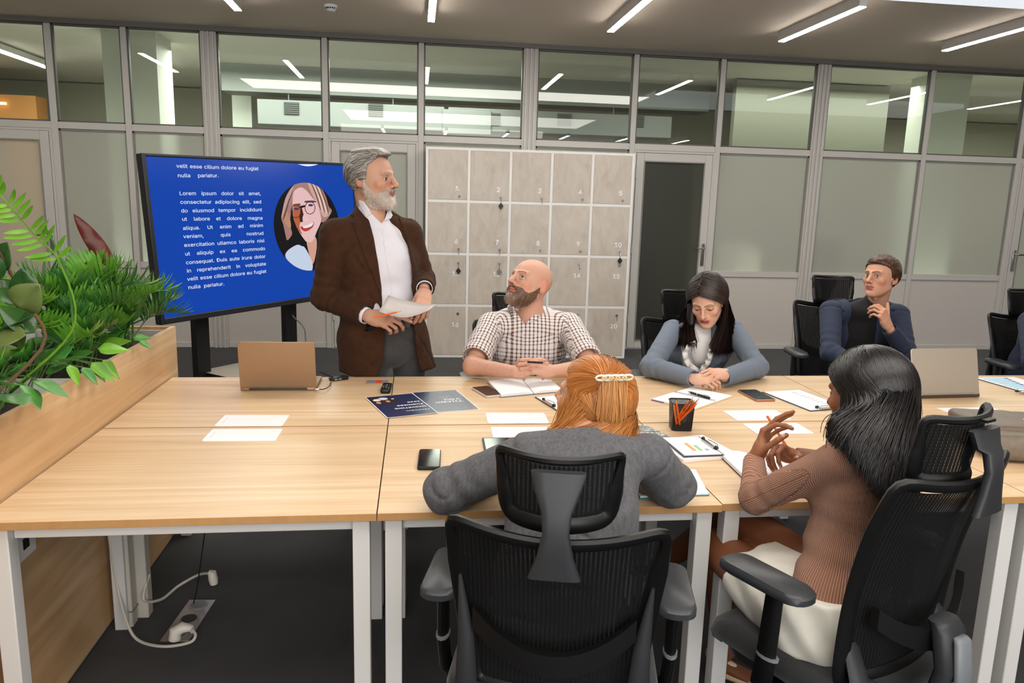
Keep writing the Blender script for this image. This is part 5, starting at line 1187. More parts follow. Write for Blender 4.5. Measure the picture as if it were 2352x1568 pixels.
pothos((-1.30, 2.62, SOILZ), [(120, 838, None, .6, -.2, .0, .10), (150, 822, None, .6, .1, .0, .10), (95, 815, None, .5, -.3, .2, .11), (60, 815, None, .2, -.5, .2, .11), (135, 800, None, .5, 0, .3, .09), (170, 805, None, .7, .1, 0, .10), (110, 790, None, .3, -.2, .4, .10), (190, 843, e, .4, -.2, -.8, .08), (210, 832, e, .5, 0, -.8, .10), (160, 838, e, .2, -.3, -.8, .08), (235, 826, e, .3, .1, -.8, .09), (215, 838, e, .25, 0, -.9, .07)]+more(12, 40, 190, 780, 845), 'pothos with leaves drooping over the middle of the planter edge', 2)
pothos((-1.28, 3.0, SOILZ), [(205, 790, None, .7, .1, .1, .11), (235, 790, None, .7, .2, -.1, .11), (180, 770, None, .4, -.1, .3, .11), (215, 765, None, .5, .2, .3, .09), (245, 765, None, .7, .2, .1, .09), (150, 770, None, .2, -.3, .4, .12), (225, 800, e, .7, .2, -.25, .10), (260, 775, None, .7, .3, .1, .08)]+more(10, 120, 270, 755, 800), 'pothos filling the middle of the box under the palms', 3)
pothos((-1.27, 3.38, SOILZ), [(275, 770, None, .5, 0, .4, .10), (300, 735, None, .5, -.1, .5, .08), (305, 775, e, .7, .1, -.2, .07), (320, 782, e, .5, .1, -.6, .06), (260, 745, None, .3, -.2, .5, .09), (285, 750, None, .7, 0, .3, .08)], 'small pothos at the display end of the planter', 4)
# ================================================================ PEOPLE: sculpting helpers
def basis(f, up):
    """columns: person's right, forward, up"""
    f = nrm(f); up = np.array(up, float); up = nrm(up-f*f.dot(up)); r = np.cross(f, up); return np.stack([r, f, up], 1)
def skin_mat(name):
    if name in _M: return _M[name]
    m = mat(name, (200, 150, 120), .5, spec=.35, attr='Col', bump=((260, 260, 260), .12, .0012)); b = m.node_tree.nodes['Principled BSDF']
    b.inputs['Subsurface Weight'].default_value = .12; b.inputs['Subsurface Radius'].default_value = (.012, .005, .003); b.inputs['Subsurface Scale'].default_value = .6
    return m
SKIN = skin_mat('skin')
def head_sdf(fem=0., neck_to=None, jaw=1., nose=1., h=.0023, ears=True, closed=0.):
    """head in its own frame: x right, y forward, z up, origin between the ears; neck_to = neck base point"""
    nb = np.array([0, -.045, -.19]) if neck_to is None else np.array(neck_to)
    lo = np.minimum(np.array([-.105, -.125, -.15]), nb-.075); hi = np.maximum(np.array([.105, .14, .14]), nb+.075)
    F = Field(lo, hi, h); e = 1-.06*fem
    F.add(ell((0, -.014, .035), (.0765*e, .094, .083)), 0)
    F.add(ell((0, .012, .028), (.070*e, .076, .074)), .02)
    F.add(ell((0, .022, -.035), (.060*e*jaw, .062, .074)), .03)
    F.add(ell((0, .058, -.062), (.042*e*jaw, .034, .038)), .025)
    F.add(cone((-.05*e*jaw, -.002, -.05), (-.016*jaw, .066, -.091), .014, .013), .022)
    F.add(cone((.05*e*jaw, -.002, -.05), (.016*jaw, .066, -.091), .014, .013), .022)
    F.add(ell((0, .080, -.094), (.019*jaw, .013, .014)), .018)
    for s in (-1, 1):
        F.add(ell((s*.041*e, .062, -.018), (.022, .018, .018)), .02)
        F.add(cone((s*.010, .0895-.003*fem, .026), (s*.044, .074, .028), .0085-.002*fem, .008), .012)
        F.add(ell((s*.0305, .0945, .006), (.0165, .012, .0105)), .012, 's')
        F.add(ell((s*.0305, .0745, .005), .0135), .003)
    F.add(cone((0, .090, .020), (0, .106+.004*nose, -.018), .0075, .0105*nose), .012)
    F.add(ell((0, .110+.005*nose, -.024), (.0115*nose, .0105, .010)), .006)
    for s in (-1, 1):
        F.add(ell((s*.0125*nose, .100, -.0275), (.0075, .010, .0075)), .005)
        F.add(ell((s*.006, .108, -.0345), (.0035, .006, .003)), .002, 's')
    F.add(ell((0, .086, -.045), (.024, .014, .016)), .012)
    F.add(cone((-.019, .0875, -.0545), (0, .0975, -.0515), .0035, .0052), .004); F.add(cone((.019, .0875, -.0545), (0, .0975, -.0515), .0035, .0052), .004)
    F.add(cone((-.015, .0885, -.0625), (.015, .0885, -.0625), .0055+.001*fem, .0055+.001*fem), .005); F.add(ell((0, .0945, -.0625), (.009, .005, .0055)), .004)
    for s in (-1, 1): F.add(cone((s*.022, .0895, -.0572), (0, .1035, -.0572), .0012, .0013), .0015, 's')
    F.add(ell((0, .092, -.075), (.016, .006, .005)), .006, 's')
    if ears:
        for s in (-1, 1):
            a = s*.074*e; R_ = np.array(Matrix.Rotation(s*.35, 3, 'Z') @ Matrix.Rotation(-.18, 3, 'X'))
            F.add(ell((a+s*.004, -.012, .0), (.0065, .0185, .031), R_), .004)
            F.add(ell((a+s*.013, -.004, .005), (.006, .0105, .018), R_), .004, 's')
            F.add(ell((a+s*.002, -.003, -.026), (.006, .0085, .009)), .005)
            F.add(ell((a-s*.001, .006, -.002), (.006, .005, .008)), .004)
    F.add(cone((0, -.028, -.03), nb, (.050*(1-.16*fem), .056*(1-.16*fem)), (.060*(1-.2*fem), .058*(1-.18*fem)), w=(1, 0, 0)), .022)
    if not fem: F.add(cone((0, .030, -.115), (nb[0], nb[1]+.045, nb[2]+.04), .010, .008), .02)
    return F
def head_cols(V, skin, lip, brow=None, eye=(60, 42, 30), gaze=(0, 0), brow_w=1., closed=0., liner=0., warm=(.38, .2), scalp=None, stub=None):
    x, y, z = V.T; n = len(V); S = lin(skin); c = np.tile(S, (n, 1))
    red = lin((min(255, skin[0]+6), int(skin[1]*.78), int(skin[2]*.72)))
    g = lambda cx, cy, cz, r: np.exp(-(((np.abs(x)-cx)**2+(y-cy)**2+(z-cz)**2)/r**2))
    c = mixc(c, red, warm[0]*g(.042, .065, -.028, .026)+warm[0]*np.exp(-((x**2+(y-.112)**2+(z+.025)**2)/.015**2))+.45*np.clip((np.abs(x)-.0745)/.006, 0, 1)*(np.abs(z) < .04)*(np.abs(y+.01) < .03))
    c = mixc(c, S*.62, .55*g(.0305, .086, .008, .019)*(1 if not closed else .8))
    # lips
    lipm = np.clip(1.35-np.sqrt((x/.0205)**2+((z+.0575)/.0098)**2)*1.0, 0, 1)*(y > .078); lipm = np.clip(lipm*3, 0, 1)
    c = mixc(c, lin(lip), lipm); c = mixc(c, lin(lip)*.3, np.exp(-((z+.0572)/.0013)**2)*(np.abs(x) < .022)*(y > .078)*.9)
    c = mixc(c, lin((40, 18, 14)), np.exp(-(((np.abs(x)-.006)/.0035)**2+((z+.0335)/.0025)**2))*(y > .098)*.8)
    if brow is not None:
        bx = np.clip((np.abs(x)-.009)/.037, 0, 1); bz = .0255+.0075*np.sin(bx*2.3)-.003*bx
        bm = np.exp(-((z-bz)/(.0036*brow_w*(1.1-.5*bx)))**4)*(np.abs(x) > .009)*(np.abs(x) < .047)*(y > .05); c = mixc(c, lin(brow), bm*.92)
    ex = np.abs(x)-.0305; sx = np.sign(x); hh_ = .0062*(1-.9*closed)*np.clip(1-(ex/.0148)**2, 0, 1); zc_ = .0050-.003*closed
    ins = (np.abs(ex) < .0145) & (y > .075) & (z < zc_+hh_) & (z > zc_-hh_*.85)
    if closed < .95:
        c[ins] = lin((222, 214, 208))
        gx, gz = gaze; rr = np.hypot((np.abs(x)-.0305)-gx*sx*1.0, z-zc_-gz)
        c[ins & (rr < .0058)] = lin(eye); c[ins & (rr < .0028)] = lin((10, 8, 8))
    lash = (np.abs(ex) < .0165) & (y > .07) & (np.abs(z-(zc_+hh_+.0008)) < .0013+.001*liner); c[lash] = c[lash]*.18
    lash2 = (np.abs(ex) < .015) & (y > .07) & (np.abs(z-(zc_-hh_*.85-.0006)) < .0008); c[lash2] = c[lash2]*.6
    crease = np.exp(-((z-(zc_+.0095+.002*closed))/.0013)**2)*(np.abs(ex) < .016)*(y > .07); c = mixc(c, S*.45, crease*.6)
    if stub is not None: c = stub(V, c)
    if scalp is not None: c = scalp(V, c)
    return c
def place_mesh(V, T, B, s=1.): return (V*s) @ B.T + np.array(T)
def unplace(P, T, B, s=1.): return ((np.array(P)-np.array(T)) @ B)/s
FING = {'index': ((.027, .088, .001), (.043, .026, .020), .0088), 'middle': ((.008, .093, .003), (.047, .030, .021), .0090), 'ring': ((-.011, .088, .002), (.043, .028, .021), .0085), 'pinky': ((-.028, .078, -.002), (.034, .021, .019), .0076)}
def hand_sdf(curl=None, spread=None, thumb=((.75, .55, -.35), .3, .3), h=.002, side=1, scale=1., fem=0., arm=(0, -1, 0)):
    """hand in its own frame: wrist at 0, fingers +y, back of the hand +z, thumb on +x (side=1).  returns V,F and paint function data"""
    curl = curl or {}; spread = spread or {}
    F = Field((-.085, -.085, -.11), (.105, .21, .075), h); tk = 1-.14*fem; am = nrm(arm)*.062
    F.add(cone(am, (0, .0, 0), (.0265*tk, .022*tk), (.0265*tk, .018*tk), w=(1, 0, 0)), 0)
    F.add(cone((0, 0, 0), (.0, .04, -.001), (.027*tk, .017*tk), (.036*tk, .0155), w=(1, 0, 0)), .012)
    for nm in FING:
        b = np.array(FING[nm][0]); F.add(cone((b[0]*.45, .01, -.001), b, .0135*tk, .0108*tk), .011)
    F.add(ell((.021, .035, -.010), (.016, .03, .014)), .012); F.add(ell((-.022, .03, -.009), (.013, .03, .012)), .012)
    nails = []; tips = {}
    for nm, (b, L, r) in FING.items():
        r = r*tk; c = curl.get(nm, (.25, .3, .2)); sp = spread.get(nm, {'index': .08, 'middle': .0, 'ring': -.07, 'pinky': -.16}[nm]); p = np.array(b); a = 0
        for k in range(3):
            a += c[k]; d = np.array([math.sin(sp)*math.cos(a), math.cos(sp)*math.cos(a), -math.sin(a)]); q = p+d*L[k]
            F.add(cone(p, q, r*(1-.06*k), r*(.94-.08*k)), .0028 if k else .006); p = q
        tips[nm] = (p, d, np.cross(np.array([math.cos(sp), -math.sin(sp), 0]), d))
        nails.append((p-d*.004+tips[nm][2]*r*.8, r*.8))
    td, t1, t2 = thumb; d = nrm(td); p = np.array([.019, .018, -.008]); ax = nrm(np.cross(d, [0.35, 0, 1])); L = (.044, .034, .027); rr = (.0135, .0105, .0098, .0082); cur = 0
    for k, t_ in enumerate((0, t1, t2)):
        R_ = np.array(Matrix.Rotation(t_, 3, Vector(nrm(np.cross(d, [-1, .3, -.2]))))) if t_ else np.eye(3); d = R_ @ d; q = p+d*L[k]; F.add(cone(p, q, rr[k]*tk, rr[k+1]*tk), .008 if k == 0 else .003); p = q
    tips['thumb'] = (p, d, np.array([0, 0, 1.])); nails.append((p-d*.004+nrm(np.cross(d, [0, .4, -1]))*0+np.array([.006, 0, .004]), .0075))
    V, Q = F.mesh(); V = smooth_mesh(V, Q, 1, .4)
    return V, Q, nails, tips
def hand_mesh(W_, fdir, back, side, skin, **k):
    """side=+1: thumb towards fdir x back; -1 mirrored.  W_ wrist position"""
    sc_ = k.pop('scale', 1.); elb = k.pop('elbow', None); f = nrm(fdir); b = np.array(back, float); b = nrm(b-f*b.dot(f)); r = np.cross(f, b)
    if side < 0: r = -r
    if elb is not None: k['arm'] = (nrm(np.array(elb)-np.array(W_)) @ np.stack([r, f, b], 1))
    V, Q, nails, tips = hand_sdf(**k)
    x, y, z = V.T; S = lin(skin); c = np.tile(S, (len(V), 1)); red = lin((min(255, skin[0]+8), int(skin[1]*.82), int(skin[2]*.78)))
    kn = np.exp(-((y-.09)/.012)**2)*(z > 0)+np.clip((y-.12)/.05, 0, 1)*.6; c = mixc(c, red, .28*np.clip(kn, 0, 1))
    for p, r in nails: c = mixc(c, lin((236, 200, 186)), .6*np.exp(-(((V-p)**2).sum(1)/(r*.75)**2)**2))
    f = nrm(fdir); b = np.array(back, float); b = nrm(b-f*b.dot(f)); r = np.cross(f, b)
    if side < 0: r = -r; Q = Q[:, ::-1]
    B = np.stack([r, f, b], 1)
    return V*sc_ @ B.T+np.array(W_), Q, c, {k_: (v[0]*sc_) @ B.T+np.array(W_) for k_, v in tips.items()}
def fabric_mat(name, c, c2=None, kind='wool', rough=.85, sheen=.25, amt=.5, c3=None):
    m = mat(name, c, rough, spec=.2, sheen=sheen, var=(None if c2 is None else ((420, 420, 420), c2, amt, 3)), bump=((600, 600, 600), .35, .0012)); return m
def attr_pattern(name, kind, c1, c2, c3=None, scale=120., rough=.8, bumpd=.002):
    """pattern driven by the 'fab' attribute (metres along and around the cloth)"""
    m = bpy.data.materials.new(name); m.use_nodes = True; nt = m.node_tree; N = nt.nodes; L = nt.links; b = N['Principled BSDF']; b.inputs['Roughness'].default_value = rough; b.inputs['Specular IOR Level'].default_value = .2; b.inputs['Sheen Weight'].default_value = .15
    at = N.new('ShaderNodeAttribute'); at.attribute_name = 'fab'; sp = N.new('ShaderNodeSeparateXYZ'); L.new(at.outputs['Vector'], sp.inputs[0])
    def sine(src, sc_, ph=0.):
        mu = N.new('ShaderNodeMath'); mu.operation = 'MULTIPLY_ADD'; mu.inputs[1].default_value = sc_*2*PI; mu.inputs[2].default_value = ph; L.new(src, mu.inputs[0]); s_ = N.new('ShaderNodeMath'); s_.operation = 'SINE'; L.new(mu.outputs[0], s_.inputs[0]); return s_.outputs[0]
    def step(src, lo, hi):
        mr = N.new('ShaderNodeMapRange'); mr.inputs['From Min'].default_value = lo; mr.inputs['From Max'].default_value = hi; L.new(src, mr.inputs['Value']); return mr.outputs[0]
    def mx(f, a, bcol):
        q = N.new('ShaderNodeMix'); q.data_type = 'RGBA'; L.new(f, q.inputs[0])
        if isinstance(a, tuple): q.inputs[6].default_value = srgb(a)
        else: L.new(a, q.inputs[6])
        q.inputs[7].default_value = srgb(bcol); return q.outputs[2]
    if kind == 'check':
        u = step(sine(sp.outputs[0], scale), .3, .55); v = step(sine(sp.outputs[1], scale), .3, .55)
        ml = N.new('ShaderNodeMath'); ml.operation = 'MULTIPLY'; L.new(u, ml.inputs[0]); L.new(v, ml.inputs[1])
        hf = N.new('ShaderNodeMath'); hf.operation = 'MULTIPLY'; hf.inputs[1].default_value = .62; L.new(u, hf.inputs[0]); hf2 = N.new('ShaderNodeMath'); hf2.operation = 'MULTIPLY'; hf2.inputs[1].default_value = .45; L.new(v, hf2.inputs[0])
        c = mx(hf.outputs[0], c1, c2); c = mx(hf2.outputs[0], c, c3 or c2); c = mx(ml.outputs[0], c, c2); L.new(c, b.inputs['Base Color'])
    elif kind == 'rib':
        s_ = sine(sp.outputs[0], scale); f = step(s_, -1, .4); L.new(mx(f, c2, c1), b.inputs['Base Color']); bp = N.new('ShaderNodeBump'); bp.inputs['Strength'].default_value = .9; bp.inputs['Distance'].default_value = bumpd; L.new(s_, bp.inputs['Height']); L.new(bp.outputs[0], b.inputs['Normal'])
    return m
def limb_uv(V, limbs, torso=None, flat=False):
    """fabric coordinates: torso uses (x', z), limbs (around*r, along).  limbs: list (a, b, r, w)"""
    n = len(V); best = np.full(n, 1e9); uv = np.zeros((n, 2))
    if torso is not None:
        o, r_, f_, half, bias = torso; q = V-np.array(o); u = q @ np.array(r_); v = q @ np.array(f_); ang = np.arctan2(u, v); best[:] = np.maximum(np.abs(u)-half, 0)+bias; uv[:, 0] = np.where(np.abs(u) < half*1.2, ang*.15, ang*.15) if False else u+0; uv[:, 0] = ang*.17; uv[:, 1] = q[:, 2]
        if flat: uv[:, 0] = u-np.sign(u)*np.clip((np.abs(u)-.10)/.06, 0, 1)*v*.9; uv[:, 1] = q[:, 2]-.85*np.clip(v, -.05, .2)*np.clip((q[:, 2]-.06)/.06, 0, 1)-.0
    for a, b, r, w_ in limbs:
        a = np.array(a, float); b = np.array(b, float); ax = b-a; L_ = np.linalg.norm(ax); ax /= L_; w_ = nrm(np.array(w_)-ax*ax.dot(w_)); nn = np.cross(ax, w_); q = V-a; s = q @ ax; t_ = np.clip(s, 0, L_); d = np.linalg.norm(q-t_[:, None]*ax, axis=1)-r
        m = d < best; best[m] = d[m]; uv[m, 0] = (np.arctan2(q @ nn, q @ w_)*r*1.15)[m]; uv[m, 1] = s[m]
    return uv
def proj_plane_poly(pxs, Y):
    """photograph outline -> polygon in world x,z at depth Y"""
    return [(float(p[0]), float(p[2])) for p in (at_y(x, y, Y) for x, y in pxs)]
def prism_xz(poly, y0, y1):
    f = poly2(poly)
    return lambda X, Y, Z: np.maximum(f(X+0*Z, Z+0*X)+0*Y, np.maximum(y0-Y, Y-y1))
def torso_add(F, chain, w, k=.03, infl=0.):
    for (a, ra), (b, rb) in zip(chain[:-1], chain[1:]): F.add(cone(a, b, (ra[0]+infl, ra[1]+infl), (rb[0]+infl, rb[1]+infl), w=w), k)
def hair_strands(name, roots, dirs, steps, seg, mt, parent, off, step_fn, wid=.0035, cols=None, seed=0, side_from=None):
    """ribbons grown from roots; step_fn(P, D, k) -> new directions; returns object"""
    P = roots.copy(); D = dirs.copy(); n = len(P); path = [P.copy()]; dd = [D.copy()]
    for k in range(steps):
        D = step_fn(P, D, k); D /= np.linalg.norm(D, axis=1, keepdims=True)+1e-9; P = P+D*seg; path.append(P.copy()); dd.append(D.copy())
    path = np.stack(path, 1); dd = np.stack(dd, 1); K = steps+1
    nrm_ = path-np.array(side_from)[None, None, :]; nrm_ = nrm_/np.linalg.norm(nrm_, axis=2, keepdims=True); sd = np.cross(dd, nrm_); sd /= np.linalg.norm(sd, axis=2, keepdims=True)+1e-9
    tt = np.linspace(0, 1, K)[None, :, None]; wv = wid*(1-.75*tt**2.2)*.5
    rs = np.random.RandomState(seed); wv = wv*(.6+.8*rs.rand(n, 1, 1))
    A = path+sd*wv-np.array(off); Bq = path-sd*wv-np.array(off); M_ = path+nrm_*wv*.5-np.array(off)
    V = np.stack([A, M_, Bq], 2).reshape(-1, 3); base = (np.arange(n)[:, None]*K+np.arange(K-1)[None, :])*3
    f1 = np.stack([base, base+1, base+4, base+3], -1).reshape(-1, 4); f2 = np.stack([base+1, base+2, base+5, base+4], -1).reshape(-1, 4)
    C_ = None
    if cols is not None:
        c0, c1 = lin(cols[0]), lin(cols[1]); u = rs.rand(n)**1.3; cc = c0*(1-u[:, None])+c1*u[:, None]; C_ = [np.repeat(cc, K*3, axis=0)]
    return np_obj(name, [(V, np.concatenate([f1, f2]))], mt, parent, cols=C_)
def hair_mat(name, rough=.38, aniso=.6, spec=.5):
    m = mat(name, (80, 50, 30), rough, spec=spec, attr='Col'); return m
def person_root(loc, label): return empty('person', tuple(float(v) for v in loc), label=label, cat='person')
def to_local(V, root): return V-np.array(root.location)
def cap_field(t=.012, line=None, h=.003, seed=1, amp=.004, fr=60, extra=None, fem=0.):
    F = Field((-.115, -.14, -.12), (.115, .13, .17), h); e = 1-.06*fem
    F.add(ell((0, -.016, .036), (.0765*e+t, .095+t, .084+t)), 0); F.add(ell((0, .008, .03), (.070*e+t, .078+t, .078+t)), .02)
    if extra:
        for p, k in extra: F.add(p, k)
    ys, zs = zip(*line)
    F.displace(lambda X, Y, Z: amp*vnoise(X, Y*.35, Z, seed, 5, fr))
    F.cut(lambda X, Y, Z: (np.interp(Y, ys, zs)-Z)*.7+0*X, .012)
    return F
def scalp_project(P, D, c, r, B, T, s, off):
    """keep strands flowing over the skull ellipsoid (head frame c, r)"""
    L_ = (P-np.array(T)) @ B/s; q = (L_-c)/r; g = (q/r); g /= np.linalg.norm(g, axis=1, keepdims=True); gw = g @ B.T; k = np.linalg.norm(q, axis=1)
    return gw, k
def scalp_roots(n, line, seed, c=(0, -.014, .036), r=(.079, .098, .087), thr=0.):
    rs = np.random.RandomState(seed); v = rs.normal(size=(n*3, 3)); v /= np.linalg.norm(v, axis=1, keepdims=True); P = np.array(c)+v*np.array(r); ys, zs = zip(*line)
    P = P[P[:, 2] > np.interp(P[:, 1], ys, zs)+thr]; return P[:n]
def short_hair(root, T, B, s, line, cols, flow, seg=.008, steps=7, n=2600, wid=.0045, m=None, t=.012, seed=4, lift=0., extra=None, fem=0., rr=None, amp=.004):
    HM = m or hair_mat('hair_strands')
    F = cap_field(t, line, extra=extra, fem=fem, seed=seed, amp=amp); V, Q = F.mesh(); V = smooth_mesh(V, Q, 1, .5)
    x_, y_, z_ = V.T; base = mixc(np.tile(lin(cols[0]), (len(V), 1)), lin(cols[1]), .30+.45*vnoise(x_*1.2, y_*.25, z_, 77, 5, 260)); o = np_obj('hair', [(to_local(place_mesh(V, T, B, s), root), Q)], HM, root, cols=[base])
    c = np.array((0, -.014, .036)); r = np.array((.0785+t, .097+t, .086+t)) if rr is None else np.array(rr)
    P0 = scalp_roots(n, line, seed, c, r*.985); Pw = place_mesh(P0, T, B, s)
    rs = np.random.RandomState(seed+9); jit = rs.normal(size=(len(P0), 3))*.18; jit[:, 2] *= .5; lf = rs.rand(len(P0), 1)**2*lift
    def fl(P, D, k):
        L_ = (P-np.array(T)) @ B/s; q = (L_-c)/r; g = q/r; g /= np.linalg.norm(g, axis=1, keepdims=True); d = flow(L_)+jit; d -= g*(d*g).sum(1, keepdims=True); d /= np.linalg.norm(d, axis=1, keepdims=True)+1e-9
        kk = np.linalg.norm(q, axis=1, keepdims=True); d = d+g*np.clip(1.0-kk, -.5, .5)*6+g*lf; return d @ B.T
    st = hair_strands('hair_strands', Pw, fl(Pw, None, 0), steps, seg*s, HM, None, root.location, fl, wid, cols, seed, T)
    st.parent = o; st['kind'] = 'stuff'; return o
def beard(root, F, T, B, s, cols, t=.006, chin=None, m=None, top=None, low=-.118, seed=3, mous=True, kk=1.):
    G = F.copy()
    if chin: 
        for c in chin: G.add(c, .02)
    G.D = G.D-t; G.displace(lambda X, Y, Z: t*.22*vnoise(X, Y, Z*.5, seed, 6, 260))
    ys, zs = zip(*(top or [(-.02, -.01), (.01, -.022), (.04, -.052), (.066, -.05), (.078, -.04), (.13, -.037)]))
    lipx, lipz = .0245, .0115
    def reg(X, Y, Z):
        a = Z-np.interp(Y, ys, zs)+0*X; b = (low-Z)+0*X+np.maximum(.03-Y, 0)*.55; c = (.002-Y)+0*X
        lip = 1-np.sqrt((X/lipx)**2+((Z+.0585)/lipz)**2); lipd = lip*.012; lipd = np.where(Y > .07, lipd, -1)
        nose_ = np.where(Y > .075, .006-np.abs(Z+.034)+0*X, -1)*0-1
        return np.maximum(np.maximum(a, b), np.maximum(c, lipd))
    G.cut(reg, .004); V, Q = G.mesh(); V = smooth_mesh(V, Q, 1, .3); x, y, z = V.T; u = np.clip((-.05-z)/.06, 0, 1)*np.clip((.04-np.abs(x))/.03, 0, 1)
    c = mixc(np.tile(lin(cols[0]), (len(V), 1)), lin(cols[1]), u*kk+.25*vnoise(x, y, z*.4, 8, 5, 400)); c = mixc(c, lin(cols[2]), np.exp(-((z+.045)/.009)**2)*(y > .07)*.6)
    o = np_obj('beard', [(to_local(place_mesh(V, T, B, s), root), Q)], hair_mat('hair_strands'), root, cols=[c])
    # short bristles
    rs = np.random.RandomState(seed); ix = rs.choice(len(V), 1800); P = place_mesh(V[ix], T, B, s); D0 = (V[ix]-np.array([0, .02, -.02])); D0 /= np.linalg.norm(D0, axis=1, keepdims=True); D0 = D0*.5+np.array([0, .1, -.9])+rs.normal(size=D0.shape)*.25; D0 = D0 @ B.T; D0 /= np.linalg.norm(D0, axis=1, keepdims=True)
    st = hair_strands('bristles', P-D0*.003, D0, 3, .0035*s, hair_mat('hair_strands'), None, root.location, lambda P, D, k: D, .0016, (cols[0], cols[1]), seed, T); st.parent = o; st['kind'] = 'stuff'
    return o
def garment(name, F, root, m, it=1, uvf=None, parent=None, lam=.5):
    V, Q = F.mesh(); V = smooth_mesh(V, Q, it, lam); uv = [uvf(V)] if uvf else None
    return np_obj(name, [(to_local(V, root), Q)], m, parent or root, uv=uv)
def patch(name, F, t, cutters, root, m, parent=None, it=1):
    G = F.copy(); G.D = G.D-t
    for c in cutters: G.cut(c, .002)
    return garment(name, G, root, m, it, parent=parent)
def ridges(seed, amp, f, ax=(1., 1., 1.), wd=.16):
    '''thin creases where a smooth noise crosses zero'''
    def fn(X, Y, Z):
        n = vnoise(X*ax[0], Y*ax[1], Z*ax[2], seed, 3, f); m_ = np.clip(.5+vnoise(X, Y, Z, seed+50, 3, f*.5), 0, 1); return amp*m_*np.exp(-(n/wd)**2)
    return fn
def wr(seed, amp, f, sx=1., sy=1., sz=1.):
    r_ = ridges(seed+7, amp*2.0, f*1.0)
    return lambda X, Y, Z: amp*vnoise(X*sx, Y*sy, Z*sz, seed, 4, f)+r_(X, Y, Z)
def wr_(seed, amp, f, sx=1., sy=1., sz=1.): return lambda X, Y, Z: amp*vnoise(X*sx, Y*sy, Z*sz, seed, 4, f)
def body_core(root, segs, skin, extra_parts, h=.012):
    """hidden torso and limbs joined with the visible head and hands into one body mesh"""
    P = np.array([p for s_ in segs for p in (s_[0], s_[1])]); F = Field(P.min(0)-.16, P.max(0)+.16, h)
    for s_ in segs: F.add(cone(s_[0], s_[1], s_[2], s_[3], w=s_[4] if len(s_) > 4 else None), .02)
    V, Q = F.mesh(); parts = [(to_local(V, root), Q)]; cols = [np.tile(lin(skin), (len(V), 1))]
    for V2, Q2, c2 in extra_parts: parts.append((to_local(V2, root), Q2)); cols.append(c2)
    return np_obj('body', parts, SKIN, root, cols=cols)
def head_part(T, f, up, s, neckbase, skin, lip, **k):
    B = basis(f, up); hk = {q: k.pop(q) for q in ('fem', 'jaw', 'nose', 'closed') if q in k}; F = head_sdf(neck_to=unplace(neckbase, T, B, s), **hk); V, Q = F.mesh(); V = smooth_mesh(V, Q, 1, .35)
    if 'closed' in hk: k['closed'] = hk['closed']
    c = head_cols(V, skin, lip, **k); return F, B, (place_mesh(V, T, B, s), Q, c)
def row(*a): return [np.array(x, float) for x in a]

def ribbons(name, path, parent, root, cols, wid, seed, centre, taper=.5, m=None):
    n, K = path.shape[:2]; dd = np.gradient(path, axis=1); nn = path-np.array(centre); nn[:, :, 2] *= .25; nn /= np.linalg.norm(nn, axis=2, keepdims=True)+1e-9; sd = np.cross(dd, nn); sd /= np.linalg.norm(sd, axis=2, keepdims=True)+1e-9; rs = np.random.RandomState(seed)
    tt = np.linspace(0, 1, K)[None, :, None]; wv = wid*.5*(1-taper*tt**2)*(.6+.8*rs.rand(n, 1, 1)); o_ = np.array(root.location); V = np.stack([path+sd*wv-o_, path+nn*wv*.5-o_, path-sd*wv-o_], 2).reshape(-1, 3)
    base = (np.arange(n)[:, None]*K+np.arange(K-1)[None, :])*3; f1 = np.stack([base, base+1, base+4, base+3], -1).reshape(-1, 4); f2 = np.stack([base+1, base+2, base+5, base+4], -1).reshape(-1, 4); c0, c1 = lin(cols[0]), lin(cols[1]); u = rs.rand(n)**1.2; cc = c0*(1-u[:, None])+c1*u[:, None]
    o = np_obj(name, [(V, np.concatenate([f1, f2]))], m or hair_mat('hair_strands'), parent, cols=[np.repeat(cc, K*3, axis=0)]); o['kind'] = 'stuff'; return o
